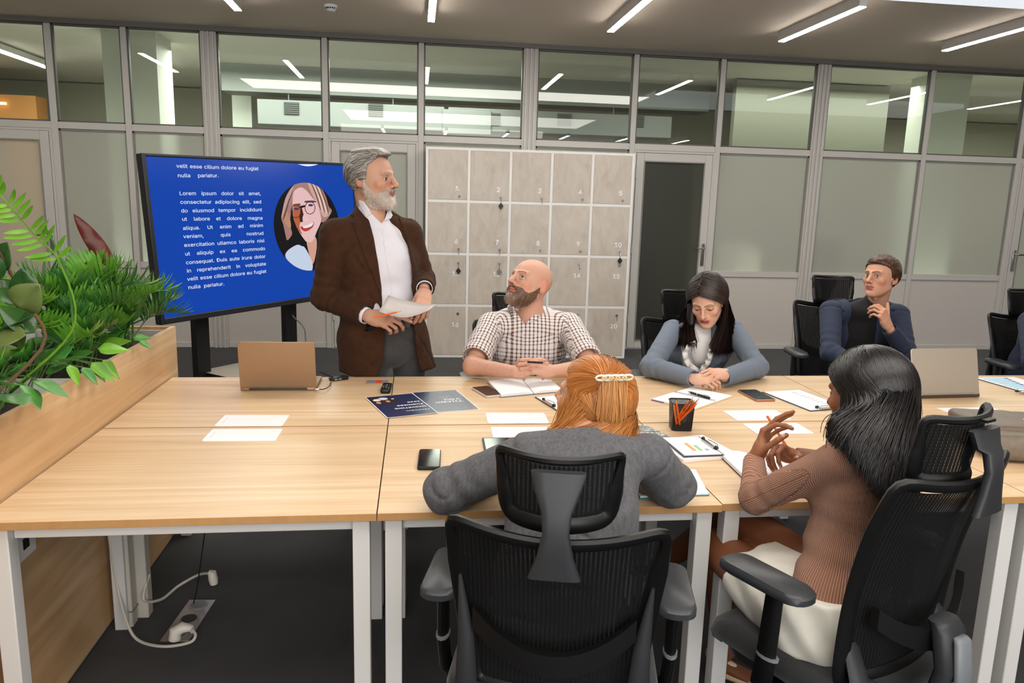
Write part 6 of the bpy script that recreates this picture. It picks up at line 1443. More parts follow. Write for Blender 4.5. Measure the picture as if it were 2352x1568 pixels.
def sheet_hair(root, parent, T, B, s, n, line, r, emin, emax, exit_z, targets, cols, wid, seed, part=0., jit=(.008, .006, .022), down=.06, bow=.02, rf=None, m=None, name='hair_strands', c=(0, -.014, .036), thick=.012, k1=9, k2=11, tup=.07):
    """long hair: every strand runs over the skull to an exit point at its side or back, then hangs in a curve to a hem line.
    targets: list of (u, world point), u from -1 (person's left front) over 0 (back) to 1 (right front)"""
    rs = np.random.RandomState(seed); c = np.array(c); r = np.array(r); P0 = scalp_roots(n, line, seed, c, r)
    if rf is not None: P0 = P0[rf(P0)]
    n = len(P0); x, y = P0[:, 0]-part, P0[:, 1]+.014; phi = np.arctan2(x, -y); sg = np.where(phi < 0, -1, 1); a = np.abs(phi)/PI; u = sg*(emin+(emax-emin)*a)/emax; pe = u*emax
    lay = rs.rand(n); re = r*(1+.10*lay[:, None]); q0 = (P0-c)/r; q0 /= np.linalg.norm(q0, axis=1, keepdims=True); ez = (exit_z-c[2]+rs.normal(size=n)*.006)/r[2]; h_ = np.sqrt(np.clip(1-ez**2, .1, 1)); q1 = np.stack([np.sin(pe)*h_, -np.cos(pe)*h_, ez], 1)
    path = []
    for k in range(k1+1):
        t_ = k/k1; q = q0*(1-t_)+q1*t_; q[:, 0] += .30*np.sin(PI*t_)*sg*(a > .5); q /= np.linalg.norm(q, axis=1, keepdims=True); path.append((c+q*re*(1-.03*(1-t_))) @ B.T*s+np.array(T))
    E = path[-1]; tu, tp = zip(*targets); tp = np.array(tp, float); G = np.stack([np.interp(u, tu, tp[:, i]) for i in range(3)], 1)+rs.normal(size=(n, 3))*np.array(jit)*np.array([1, 1, 0]); G[:, 2] += -np.abs(rs.normal(size=n))*jit[2]*.6+rs.rand(n)*jit[2]
    cen = np.array(T); out_ = E-cen; out_[:, 2] = 0; out_ /= np.linalg.norm(out_, axis=1, keepdims=True)+1e-9; tan = path[-1]-path[-2]; tan /= np.linalg.norm(tan, axis=1, keepdims=True)+1e-9
    C1 = E+tan*down*.55+np.array([0, 0, -down*.45])+out_*bow*.5; C2 = G+np.array([0, 0, tup])+out_*(bow+thick*lay[:, None])
    for k in range(1, k2+1):
        t_ = k/k2; path.append(E*(1-t_)**3+C1*3*t_*(1-t_)**2+C2*3*t_*t_*(1-t_)+G*t_**3)
    return ribbons(name, np.stack(path, 1), parent, root, cols, wid, seed, cen-np.array([0, 0, .0]), .45, m)
# ================================================================ 1. the standing man in the brown jacket
SK1 = (196, 150, 126)
P1 = person_root((-.15, 3.70, 0), 'standing grey-bearded man in brown corduroy blazer over white shirt, holding papers')
T1 = np.array([-.207, 3.68, 1.648]); nb1 = (-.20, 3.69, 1.455)
F1, B1, hp1 = head_part(T1, (.90, -.44, .02), (-.03, 0, 1), 1.1, nb1, SK1, (176, 108, 92), brow=(150, 132, 120), brow_w=1.2, eye=(70, 50, 36), nose=1.2, jaw=1.08, gaze=(.003, .0), closed=.25)
hr = hand_mesh((-.212, 3.495, 1.030), (.90, -.40, -.12), (-.25, -.75, .62), -1, SK1, curl={'index': (.35, .25, .1), 'middle': (.75, .7, .4), 'ring': (.9, .8, .5), 'pinky': (.95, .8, .5)}, thumb=((.55, .85, -.25), .15, .1), scale=1.12, elbow=(-.432, 3.665, 1.095))
hl = hand_mesh((.042, 3.585, 1.135), (-.10, -.80, -.58), (.35, -.45, .82), 1, SK1, curl={'index': (.6, .7, .4), 'middle': (.7, .8, .5), 'ring': (.8, .8, .5), 'pinky': (.85, .8, .5)}, thumb=((.35, .92, -.3), .2, .15), scale=1.12, elbow=(.035, 3.80, 1.165))
ax1 = nrm((.955, .30, 0)); sR, sL = row((-.375, 3.635, 1.395), (-.04, 3.745, 1.40)); eR, eL = row((-.432, 3.665, 1.095), (.035, 3.80, 1.165)); wR, wL = row((-.245, 3.525, 1.035), (.040, 3.61, 1.15))
body_core(P1, [((-.15, 3.70, .95), (-.18, 3.69, 1.28), (.13, .09), (.14, .095), ax1), ((-.18, 3.69, 1.28), (-.20, 3.69, 1.42), (.14, .095), (.08, .07), ax1), (sR, eR, .045, .04), (eR, wR, .038, .028), (sL, eL, .045, .04), (eL, wL, .038, .028), ((-.22, 3.68, .9), (-.23, 3.70, .5), .07, .055), ((-.02, 3.74, .9), (-.03, 3.76, .5), .07, .055), ((-.23, 3.70, .5), (-.24, 3.74, .08), .05, .035), ((-.03, 3.76, .5), (-.03, 3.80, .08), .05, .035)], SK1, [hp1, hr[:3], hl[:3]])
# trousers, belt, shoes
F = Field((-.38, 3.54, .02), (.14, 3.94, 1.05), .008)
F.add(cone((-.125, 3.70, 1.0), (-.125, 3.70, .86), (.155, .120), (.155, .120), w=ax1), 0)
for a, b, ra, rb in (((-.21, 3.675, .88), (-.225, 3.69, .5), .090, .072), ((-.035, 3.73, .88), (-.03, 3.76, .5), .090, .072), ((-.225, 3.69, .5), (-.235, 3.73, .06), .072, .062), ((-.03, 3.76, .5), (-.03, 3.80, .06), .072, .062)): F.add(cone(a, b, ra, rb), .02)
F.displace(wr(31, .004, 22)); F.cut(lambda X, Y, Z: Z-1.0+0*X+0*Y, .003)
TRM = fabric_mat('grey_trousers', (62, 60, 62), (84, 82, 82), amt=.7); garment('trousers', F, P1, TRM, 1)
mb = MB(); o1 = np.array(P1.location)
for s in (0, 1):
    c = Vector(((-.24, -.03)[s], (3.70, 3.77)[s], 0)) - Vector(o1); mb = MB(); mb.loft([[(c.x+x*k, c.y+y*k2-.04, z) for x, y in rrect(.095, .28, .045, 4)] for z, k, k2 in ((0, .95, .98), (.02, 1, 1), (.05, .85, .8), (.08, .7, .5))]); mb.build('shoe', BLACK, P1, smooth=True)
jch = [((-.135, 3.70, .70), (.250, .158)), ((-.158, 3.69, .90), (.216, .150)), ((-.170, 3.69, 1.06), (.186, .135)), ((-.182, 3.69, 1.27), (.192, .138)), ((-.193, 3.69, 1.375), (.158, .105))]
def jshape(F, infl):
    torso_add(F, [(np.array(a), b) for a, b in jch], ax1, .04, infl)
    F.add(cone(sR, sL, .066+infl, .066+infl), .03); F.add(cone((-.31, 3.655, 1.415), (-.228, 3.712, 1.492), .055+infl, .050+infl), .035); F.add(cone((-.08, 3.73, 1.415), (-.178, 3.722, 1.492), .052+infl, .050+infl), .035); F.add(cone((-.2, 3.70, 1.42), (-.203, 3.707, 1.525), .068+infl, .064+infl), .03)
bl = lambda x0, y0, x1, y1: 0
opening = [(818, 440), (826, 462), (843, 500), (860, 560), (870, 620), (877, 680), (881, 735), (884, 780), (880, 830), (862, 880), (862, 930), (972, 930), (966, 860), (957, 822), (952, 780), (948, 735), (949, 680), (946, 620), (936, 570), (920, 520), (905, 482), (895, 450), (880, 420), (830, 420)]
PO = prism_xz(proj_plane_poly(opening, 3.55), 3.3, 3.665)
# shirt
FS = Field((-.42, 3.50, .96), (.06, 3.86, 1.56), .006); jshape(FS, -.014); FS.add(ell((-.125, 3.63, 1.05), (.09, .075, .12)), .03)
FS.displace(lambda X, Y, Z: .0035*np.sin(38*(Z+.5*X)+2*np.sin(20*X))*np.exp(-((Z-1.15)/.2)**2)+.002*vnoise(X, Y, Z, 12, 4, 40))
nk = prism_xz(proj_plane_poly([(821, 430), (830, 470), (852, 491), (875, 514), (885, 498), (892, 472), (896, 430)], 3.57), 3.3, 3.72); FS.cut(lambda X, Y, Z: -nk(X, Y, Z), .003); FS.cut(lambda X, Y, Z: .985-Z+0*X+0*Y, .003)
FS.cut(lambda X, Y, Z: Z-1.51+0*X+0*Y, .003)
SHIRT = mat('white_shirt', (214, 212, 220), .7, sheen=.1, bump=((700, 700, 700), .12, .0006)); sh = garment('shirt', FS, P1, SHIRT, 1)
FC = Field((-.36, 3.50, 1.38), (-.02, 3.82, 1.60), .004); jshape(FC, -.0145); FC.add(cone((-.2, 3.695, 1.46), (-.205, 3.69, 1.565), .074, .070), .03); FC.cut(lambda X, Y, Z: Z-1.56-.3*(Y-3.69)+0*X, .002); FC2 = FC.copy(); FC2.cut(lambda X, Y, Z: -nk(X, Y, Z), .003); FC2.cut(lambda X, Y, Z: 1.42-Z+0*X+0*Y); garment('collar_band', FC2, P1, SHIRT, 1, parent=sh)
for nm, poly in (('collar', [(818, 444), (822, 470), (838, 501), (853, 492), (845, 478), (826, 450)]), ('collar', [(893, 470), (906, 486), (903, 500), (880, 511), (886, 492)])):
    patch(nm, FC, .006, [prism_xz(proj_plane_poly(poly, 3.57), 3.3, 3.70)], P1, SHIRT, sh)
patch('placket', FS, .0025, [prism_xz(proj_plane_poly([(873, 514), (879, 514), (891, 600), (905, 680), (912, 738), (906, 738), (898, 680), (885, 600)], 3.55), 3.3, 3.66)], P1, SHIRT, sh)
# belt
BELT = mat('black_leather', (16, 15, 16), .38); F = Field((-.36, 3.5, .94), (.08, 3.9, 1.04), .005); F.add(cone((-.128, 3.695, .955), (-.128, 3.695, 1.01), (.166, .131), (.166, .131), w=ax1, flat=True), 0); F.cut(lambda X, Y, Z: np.abs(Z-.985)-.019+0*X+0*Y, .003); bt = garment('belt', F, P1, BELT, 0)
p = at_y(932, 737, 3.55); mb = MB(); mb.box((-.022, -.004, -.018), (.022, .004, .018)); b_ = mb.build('buckle', mat('dark_steel', (60, 60, 62), .3, .8), bt, bevel=.002); b_.location = Vector((p[0]-o1[0], 3.556-o1[1], .985))
# jacket
BRN = mat('brown_corduroy', (66, 42, 28), .92, spec=.15, sheen=.04, var=((30, 30, 30), (52, 32, 21), .6, 4), bump=((900, 900, 60), .5, .0012))
FJ = Field((-.53, 3.42, .715), (.17, 3.93, 1.56), .006); jshape(FJ, 0)
FJ.displace(wr(33, .0035, 24))
FJB = FJ.copy(); FJ.cut(lambda X, Y, Z: -PO(X, Y, Z), .004)
inner = Field.copy(FJB); inner.D = inner.D+.014; FJ.D = np.maximum(FJ.D, -inner.D*1.0)
for a, b, ra, rb, fo in ((sR, eR, .070, .062, (.0028, .055, 1.4, .3, 0, 1.0, .45)), (eR, wR, .060, .050, (.0045, .045, 1.6, 1.2, .5, .0, .5)), (sL, eL, .068, .060, (.003, .055, 1.4, .3, 0, 1.0, .45)), (eL, wL, .058, .050, (.0045, .04, 1.6, 1.2, .5, .3, .6))): FJ.add(cone(a, b, ra, rb, fold=fo), .025)
# cuffs hollow
for w_, e_ in ((wR, eR), (wL, eL)):
    d = nrm(w_-e_); FJ.add(cone(w_+d*.03, w_+d*.10, .046, .046), .003, 's'); cutp = w_+d*.018; q0 = float(d @ cutp)
    sl, P_ = FJ.sub_(w_-.11, w_+.11); X, Y, Z = P_; dist = d[0]*X+d[1]*Y+d[2]*Z-q0; near = np.sqrt((X-w_[0])**2+(Y-w_[1])**2+(Z-w_[2])**2)-.085; FJ.D[sl] = np.maximum(FJ.D[sl], np.where(near < 0, dist, -1)).astype(np.float32)
FJ.cut(lambda X, Y, Z: (.738+.02*np.clip((Y-3.6)/.1, -1, 0)+0*X)-Z, .006)
jk = garment('jacket', FJ, P1, BRN, 1)
for poly in ([(818, 446), (809, 470), (800, 497), (813, 499), (806, 510), (824, 560), (850, 620), (868, 665), (877, 690), (876, 660), (868, 600), (857, 545), (841, 492), (826, 455)], [(899, 466), (914, 480), (921, 496), (929, 499), (926, 508), (944, 560), (957, 620), (956, 660), (950, 712), (948, 660), (945, 610), (936, 565), (919, 515), (903, 478)]):
    patch('lapel', FJB, .006, [prism_xz(proj_plane_poly(poly, 3.55), 3.3, 3.70)], P1, BRN, jk)
patch('breast_pocket', FJB, .004, [prism_xz(proj_plane_poly([(952, 570), (968, 562), (969, 568), (953, 576)], 3.55), 3.3, 3.72)], P1, mat('brown_dark', (40, 25, 17), .9, sheen=.3), jk)
# shirt cuffs
for w_, e_, hw_ in ((wR, eR, (-.212, 3.495, 1.030)), (wL, eL, (.042, 3.585, 1.135))):
    d = nrm(w_-e_); mb = MB(); a = Vector(w_+d*.0-o1); b = Vector(w_+d*.028-o1); mb.tube([a, b], [.040, .039], 18, cap=False); c_ = mb.build('cuff', SHIRT, sh, smooth=True); s_ = c_.modifiers.new('s', 'SOLIDIFY'); s_.thickness = .003
# beard and hair
beard(P1, F1, T1, B1, 1.1, ((176, 160, 148), (214, 206, 198), (140, 118, 104)), .0055, [ell((0, .078, -.098), (.032, .022, .024)), ell((0, .055, -.092), (.042, .028, .018))], top=[(-.02, .02), (.005, .0), (.02, -.03), (.045, -.058), (.064, -.054), (.076, -.042), (.13, -.038)], low=-.124, seed=5)
LN1 = [(-.13, -.085), (-.06, -.08), (-.035, -.05), (-.02, -.0), (.0, .012), (.012, -.012), (.018, .02), (.024, .06), (.04, .074), (.055, .098), (.13, .11)]
short_hair(P1, T1, B1, 1.1, LN1, ((96, 88, 82), (190, 184, 176)), lambda L_: np.stack([L_[:, 0]*2+.25*np.sin(L_[:, 1]*60+L_[:, 2]*30), -1+0*L_[:, 0], -.25-np.clip(-L_[:, 1], 0, 1)*9+.5*np.sin(L_[:, 1]*45+L_[:, 0]*40)*(L_[:, 2] > .05)], 1), .009, 8, 3200, .0055, t=.011, seed=6, lift=.25, extra=[(ell((0, .045, .10), (.055, .045, .026)), .02), (ell((0, -.02, .115), (.06, .07, .02)), .02)])
# papers and pencil in his hands
ps = [((892, 678), 3.46), ((1002, 701), 3.47), ((985, 711), 3.36), ((953, 717), 3.33), ((880, 718), 3.36), ((870, 713), 3.38)]
Q4 = [Vector(at_y(*p, Y)) for p, Y in (((892, 678), 3.47), ((1001, 700), 3.49), ((986, 712), 3.37), ((870, 715), 3.36))]
c = sum(Q4, Vector())/4; vs = []; N_ = 12
for j in range(4):
    for i in range(N_+1):
        u = i/N_; v = j/3; p = (Q4[0]*(1-u)+Q4[1]*u)*(1-v)+(Q4[3]*(1-u)+Q4[2]*u)*v; vs.append(p-c+Vector((0, 0, -.022*math.sin(PI*u)*v-.008*math.sin(PI*u))))
fs = [(j*(N_+1)+i, j*(N_+1)+i+1, (j+1)*(N_+1)+i+1, (j+1)*(N_+1)+i) for j in range(3) for i in range(N_)]
pm = MB().add(vs, fs).build('paper_sheet', mat('held_paper', (188, 180, 176), .55, var=((9, 9, 9), (176, 168, 164), .5)), None, smooth=True); pm.location = c; tag(pm, 'white printed sheet held in both hands of the standing man', 'paper'); s_ = pm.modifiers.new('s', 'SOLIDIFY'); s_.thickness = .0008
a, b = at_y(889, 722, 3.345), at_y(922, 714, 3.35); pencil(a-(b-a)*.9, b, 'orange pencil held under the sheet by the standing man', .0036, None)
# ================================================================ 2. bald man in the checked shirt
def seated_legs(root, hips, knees, ankles, m, shoe=BLACK, r=(.088, .062, .05), h=.009):
    P = np.array(hips+knees+ankles, float); F = Field(P.min(0)-.14, P.max(0)+.14, h)
    F.add(cone(hips[0], hips[1], .11, .11), 0)
    for a, b, c in zip(hips, knees, ankles): F.add(cone(a, b, r[0], r[1]), .03); F.add(cone(b, c, r[1], r[2]), .02)
    F.displace(wr(41, .003, 24)); V, Q = F.mesh(); o = np_obj('trousers', [(to_local(smooth_mesh(V, Q, 1), root), Q)], m, root)
    for b, c in zip(knees, ankles):
        d = Vector((c[0]-b[0]*0-root.location.x, c[1]-root.location.y, 0)); fw = Vector((hips[0][0]-knees[0][0], hips[0][1]-knees[0][1], 0)).normalized()*-1
        sd = Vector((fw.y, -fw.x, 0)); mb = MB(); mb.loft([[d+fw*(y*k2+.06)+sd*(x*k)+Vector((0, 0, z)) for x, y in rrect(.09, .26, .042, 4)] for z, k, k2 in ((0, .95, .98), (.022, 1, 1), (.045, .86, .85), (.075, .66, .5), (.10, .6, .3))]); mb.build('shoe', shoe, root, smooth=True)
    return o
SK2 = (204, 156, 134)
P2 = person_root((.57, 3.86, 0), 'seated bald man with brown beard in brown and white checked short-sleeved shirt, hands clasped')
T2 = np.array([.560, 3.70, 1.163]); nb2 = (.572, 3.725, 1.0)
F2, B2, hp2 = head_part(T2, (-.80, -.55, .42), (.10, .10, 1), 1.10, nb2, SK2, (190, 112, 100), brow=(96, 58, 38), brow_w=.8, eye=(58, 44, 36), nose=1.1, jaw=1.12, gaze=(-.004, .0025))
s2R, s2L = row((.375, 3.72, .950), (.775, 3.73, .950)); e2R, e2L = row((.265, 3.47, .80), (.835, 3.46, .80)); w2R, w2L = row((.452, 3.335, .802), (.612, 3.335, .802))
hr = hand_mesh(w2R, (.72, -.18, .28), (-.45, -.60, .65), -1, SK2, curl={'index': (.55, .75, .3), 'middle': (.6, .8, .4), 'ring': (.65, .85, .4), 'pinky': (.7, .85, .4)}, thumb=((.5, .85, -.2), .3, .3), scale=1.1, elbow=e2R)
hl = hand_mesh(w2L+np.array([.0, -.012, .008]), (-.72, -.12, .22), (.45, -.60, .65), 1, SK2, curl={'index': (.5, .8, .3), 'middle': (.6, .85, .4), 'ring': (.65, .9, .4), 'pinky': (.75, .9, .4)}, thumb=((.5, .85, -.2), .3, .3), scale=1.1, elbow=e2L)
F = Field((.18, 3.26, .70), (.92, 3.80, 1.0), .006)
for a, b, ra, rb in ((s2R, e2R, .048, .042), (e2R, w2R, .043, .029), (s2L, e2L, .048, .042), (e2L, w2L, .043, .029)): F.add(cone(a, b, ra, rb), .02)
V, Q = F.mesh(); armc = np.tile(lin(SK2), (len(V), 1)); armc = mixc(armc, lin((160, 96, 66)), .35*np.clip(vnoise(*V.T, 4, 6, 300), 0, 1))
body_core(P2, [((.57, 3.93, .55), (.575, 3.76, .86), (.13, .10), (.14, .095), (1, 0, 0)), ((.575, 3.76, .86), (.575, 3.735, .96), (.14, .095), (.09, .07), (1, 0, 0)), (s2R, s2L, .04)+(.04,)], SK2, [hp2, hr[:3], hl[:3], (V, Q, armc)])
ax2 = (1, 0, 0); ch2_ = [((.57, 3.93, .50), (.20, .16)), ((.57, 3.87, .68), (.20, .165)), ((.575, 3.78, .84), (.195, .140)), ((.577, 3.745, .94), (.165, .10))]
def shape2(F, infl):
    torso_add(F, [(np.array(a), b) for a, b in ch2_], ax2, .04, infl); F.add(cone(s2R, s2L, .062+infl, .062+infl), .03)
    F.add(cone((.43, 3.735, .965), (.52, 3.75, 1.022), .056+infl, .048+infl), .03); F.add(cone((.72, 3.735, .965), (.63, 3.75, 1.022), .056+infl, .048+infl), .03)
FT = Field((.14, 3.34, .46), (.96, 4.14, 1.10), .006); shape2(FT, 0)
FT.displace(lambda X, Y, Z: .0035*np.sin(26*(Z-.8*np.abs(X-.575))+1.5*np.sin(18*X))*np.exp(-((Z-.80)/.12)**2)+.0025*vnoise(X, Y, Z, 14, 4, 34))
nk2 = prism_xz(proj_plane_poly([(1170, 690), (1184, 720), (1207, 748), (1232, 722), (1243, 700), (1243, 680), (1170, 680)], 3.62), 3.3, 3.74); FT.cut(lambda X, Y, Z: -nk2(X, Y, Z), .003); FT.cut(lambda X, Y, Z: Z-1.03-.3*(Y-3.74)+0*X, .003)
FT0 = FT.copy()
for a, b in ((s2R, e2R), (s2L, e2L)):
    d = b-a; b2 = a+d*.80; FT.add(cone(a, b2, .066, .073, fold=(.0035, .07, 1.5, .3, 0, .7, .5), flat=False), .025)
    dn = nrm(d); FT.add(cone(b2+dn*.02, b2+dn*.14, .064, .064), .004, 's')
    sl, P_ = FT.sub_(b2-.12, b2+.12); X, Y, Z = P_; q0 = float(dn @ (b2+dn*.008)); dist = dn[0]*X+dn[1]*Y+dn[2]*Z-q0; near = np.sqrt((X-b2[0])**2+(Y-b2[1])**2+(Z-b2[2])**2)-.10; FT.D[sl] = np.maximum(FT.D[sl], np.where(near < 0, dist, -1)).astype(np.float32)
CHK = attr_pattern('checked_cotton', 'check', (226, 220, 220), (96, 60, 40), (120, 88, 66), scale=49)
lu = lambda V: limb_uv(V, [(s2R, e2R, .07, (0, 0, 1)), (s2L, e2L, .07, (0, 0, 1))], ((.575, 3.80, .8), (1, 0, 0), (0, -1, 0), .17, -.012), flat=True)
sh2 = garment('shirt', FT, P2, CHK, 1, uvf=lu)
FC = Field((.42, 3.60, .93), (.73, 3.86, 1.10), .004); shape2(FC, .0); FC.add(cone((.575, 3.745, .98), (.57, 3.74, 1.055), .075, .073), .03); FC.cut(lambda X, Y, Z: Z-1.045-.4*(Y-3.74)+0*X, .002)
for poly in ([(1168, 692), (1172, 712), (1180, 733), (1207, 748), (1196, 730), (1184, 712), (1172, 690)], [(1243, 690), (1247, 712), (1240, 736), (1207, 749), (1222, 730), (1234, 712), (1238, 692)]):
    V, Q = (lambda G: (G.cut(prism_xz(proj_plane_poly(poly, 3.62), 3.3, 3.78), .002), G.mesh())[1])((lambda G: (setattr(G, 'D', G.D-.006), G)[1])(FC.copy())); np_obj('collar', [(to_local(smooth_mesh(V, Q, 3), P2), Q)], CHK, sh2, uv=[lu(V)])
G = FT0.copy(); G.D = G.D-.003; G.cut(prism_xz(proj_plane_poly([(1234, 790), (1280, 788), (1281, 830), (1258, 836), (1236, 831)], 3.62), 3.3, 3.72), .002); V, Q = G.mesh(); np_obj('breast_pocket', [(to_local(V, P2), Q)], CHK, sh2, uv=[lu(V)+.002])
G = FT0.copy(); G.D = G.D-.002; G.cut(prism_xz(proj_plane_poly([(1203, 748), (1212, 748), (1206, 870), (1197, 870)], 3.62), 3.3, 3.72), .002); V, Q = G.mesh(); np_obj('placket', [(to_local(V, P2), Q)], CHK, sh2, uv=[lu(V)])
seated_legs(P2, [(.48, 3.90, .56), (.67, 3.90, .56)], [(.44, 3.46, .56), (.72, 3.46, .56)], [(.43, 3.42, .10), (.73, 3.42, .10)], mat('dark_denim', (34, 38, 52), .85, var=((200, 200, 200), (48, 54, 70), .6)))
beard(P2, F2, T2, B2, 1.10, ((92, 62, 44), (150, 128, 108), (100, 66, 48)), .0028, [ell((0, .076, -.098), (.028, .021, .020))], top=[(-.02, .0), (.0, -.005), (.02, -.03), (.045, -.052), (.064, -.050), (.076, -.040), (.13, -.037)], low=-.122, seed=15)
# stubble shadow on the skull sides is left to the skin; black pen between his fingers
a, b = Vector((.515, 3.25, .868)), Vector((.545, 3.27, .862)); t = empty('pen', tuple(a), label='black pen between the clasped fingers of the bald man', cat='pen'); mb = MB(); mb.tube([(-.02, 0, 0), (.05, .02, -.008)], .005, 10); mb.build('barrel', BLACK, t, smooth=True); mb = MB(); mb.tube([(.05, .02, -.008), (.064, .024, -.010)], [.0048, .001], 10); mb.build('tip', CHROME, t, smooth=True)
# ================================================================ 3. woman in the blue-grey blazer
SK3 = (208, 164, 140); HM = hair_mat('hair_strands')
P3 = person_root((1.48, 3.88, 0), 'long-haired woman in blue-grey blazer and white ruffled blouse, looking down at folded hands')
T3 = np.array([1.462, 3.635, 1.098]); nb3 = (1.482, 3.715, .975)
F3, B3, hp3 = head_part(T3, (-.48, -.74, -.42), (-.10, 0, 1), 1.03, nb3, SK3, (170, 92, 86), fem=1., brow=(62, 40, 34), brow_w=.75, eye=(30, 20, 18), nose=.78, jaw=1.04, closed=.8, liner=1., gaze=(0, -.003))
s3R, s3L = row((1.315, 3.70, .940), (1.640, 3.70, .940)); e3R, e3L = row((1.135, 3.47, .795), (1.672, 3.46, .795)); w3R, w3L = row((1.268, 3.262, .790), (1.420, 3.265, .790))
hr = hand_mesh(w3R+np.array([-.005, 0, 0]), (.86, -.42, .02), (-.15, -.45, .88), -1, SK3, curl={'index': (.6, .8, .4), 'middle': (.65, .85, .4), 'ring': (.7, .9, .4), 'pinky': (.75, .9, .4)}, thumb=((.45, .88, -.2), .3, .3), scale=.95, fem=1., elbow=e3R)
hl = hand_mesh(w3L+np.array([.012, .0, .022]), (-.90, -.30, .05), (.10, -.50, .86), 1, SK3, curl={'index': (.55, .8, .4), 'middle': (.6, .85, .4), 'ring': (.65, .85, .4), 'pinky': (.7, .9, .4)}, thumb=((.45, .88, -.2), .3, .3), scale=.95, fem=1., elbow=e3L)
body_core(P3, [((1.485, 3.92, .55), (1.485, 3.76, .84), (.12, .09), (.12, .085), (1, 0, 0)), ((1.485, 3.76, .84), (1.483, 3.72, .95), (.12, .085), (.07, .055), (1, 0, 0)), (s3R, s3L, .03, .03), (s3R, e3R, .035, .03), (e3R, w3R, .03, .022), (s3L, e3L, .035, .03), (e3L, w3L, .03, .022)], SK3, [hp3, hr[:3], hl[:3]])
ch3_ = [((1.485, 3.93, .50), (.17, .14)), ((1.485, 3.88, .66), (.150, .125)), ((1.485, 3.77, .83), (.165, .125)), ((1.482, 3.73, .925), (.140, .085))]
def shape3(F, infl, bust=True):
    torso_add(F, [(np.array(a), b) for a, b in ch3_], ax2, .04, infl); F.add(cone(s3R, s3L, .050+infl, .050+infl), .03); bust and F.add(ell((1.42, 3.70, .83), (.06+infl, .05+infl, .06+infl)), .05); bust and F.add(ell((1.54, 3.70, .83), (.06+infl, .05+infl, .06+infl)), .05)
    F.add(cone((1.38, 3.71, .955), (1.46, 3.735, .985), .042+infl, .036+infl), .03); F.add(cone((1.58, 3.71, .955), (1.51, 3.735, .985), .042+infl, .036+infl), .03)
F = Field((1.28, 3.52, .60), (1.70, 3.90, 1.04), .005); shape3(F, -.012, False); F.add(ell((1.485, 3.68, .84), (.085, .055, .08)), .05); F.add(cone((1.483, 3.725, .94), (1.478, 3.71, 1.0), .050, .046), .02); F.cut(lambda X, Y, Z: Z-.985-.2*(Y-3.72)+0*X, .003); F.displace(wr(51, .003, 40)); BLS = mat('white_blouse', (224, 220, 218), .6, sheen=.1); bl_ = garment('blouse', F, P3, BLS, 1)
for sgn, pts in ((-1, [(1598, 785), (1578, 800), (1574, 820), (1584, 838), (1602, 852)]), (1, [(1632, 800), (1630, 820), (1622, 838), (1608, 852), (1603, 856)])):
    P_ = [Vector(at_y(x, y, 3.585))-Vector(P3.location) for x, y in pts]; P_ = curve_pts(P_, 8); vs = []; fs = []
    for i, p in enumerate(P_):
        t_ = (P_[min(i+1, len(P_)-1)]-P_[max(i-1, 0)]).normalized(); out_ = t_.cross(Vector((0, -1, 0)))*(1 if sgn < 0 else 1); w_ = .030
        for k in range(4): vs.append(p+out_*(w_*(k/3-.5))+Vector((0, -.012*math.sin(i*.9)*(k/3)-.008*(k/3), .0)))
    for i in range(len(P_)-1):
        for k in range(3): a = i*4+k; fs.append((a, a+1, a+5, a+4))
    o = MB().add(vs, fs).build('ruffle', BLS, bl_, smooth=True); m_ = o.modifiers.new('s', 'SOLIDIFY'); m_.thickness = .0015
BLU = mat('blue_grey_wool', (108, 118, 132), .85, sheen=.05, var=((350, 350, 350), (92, 102, 116), .5, 3), bump=((800, 800, 800), .2, .0008))
FJ = Field((1.03, 3.14, .50), (1.78, 4.08, 1.04), .006); shape3(FJ, .002); FJ.displace(wr(52, .003, 30)); FJB = FJ.copy()
PO3 = prism_xz(proj_plane_poly([(1600, 720), (1583, 750), (1574, 775), (1571, 800), (1571, 835), (1585, 866), (1585, 940), (1640, 940), (1637, 860), (1636, 825), (1637, 790), (1645, 760), (1640, 720)], 3.60), 3.3, 3.72)
FJ.cut(lambda X, Y, Z: -PO3(X, Y, Z), .004); inner = FJB.copy(); FJ.D = np.maximum(FJ.D, -(inner.D+.011)); FJ.cut(lambda X, Y, Z: Z-.985-.5*(Y-3.76)+0*X, .003)
def armhole(FJ, s_, e_, amp=.006):
    d = nrm(e_-s_); sl, P_ = FJ.sub_(s_-.12, s_+.12); X, Y, Z = P_; x, y, z = X-s_[0], Y-s_[1], Z-s_[2]; t_ = d[0]*x+d[1]*y+d[2]*z-.012; rr = np.sqrt(x*x+y*y+z*z); FJ.D[sl] = (FJ.D[sl]+amp*np.exp(-(t_/.006)**2)*(rr < .10)).astype(np.float32)
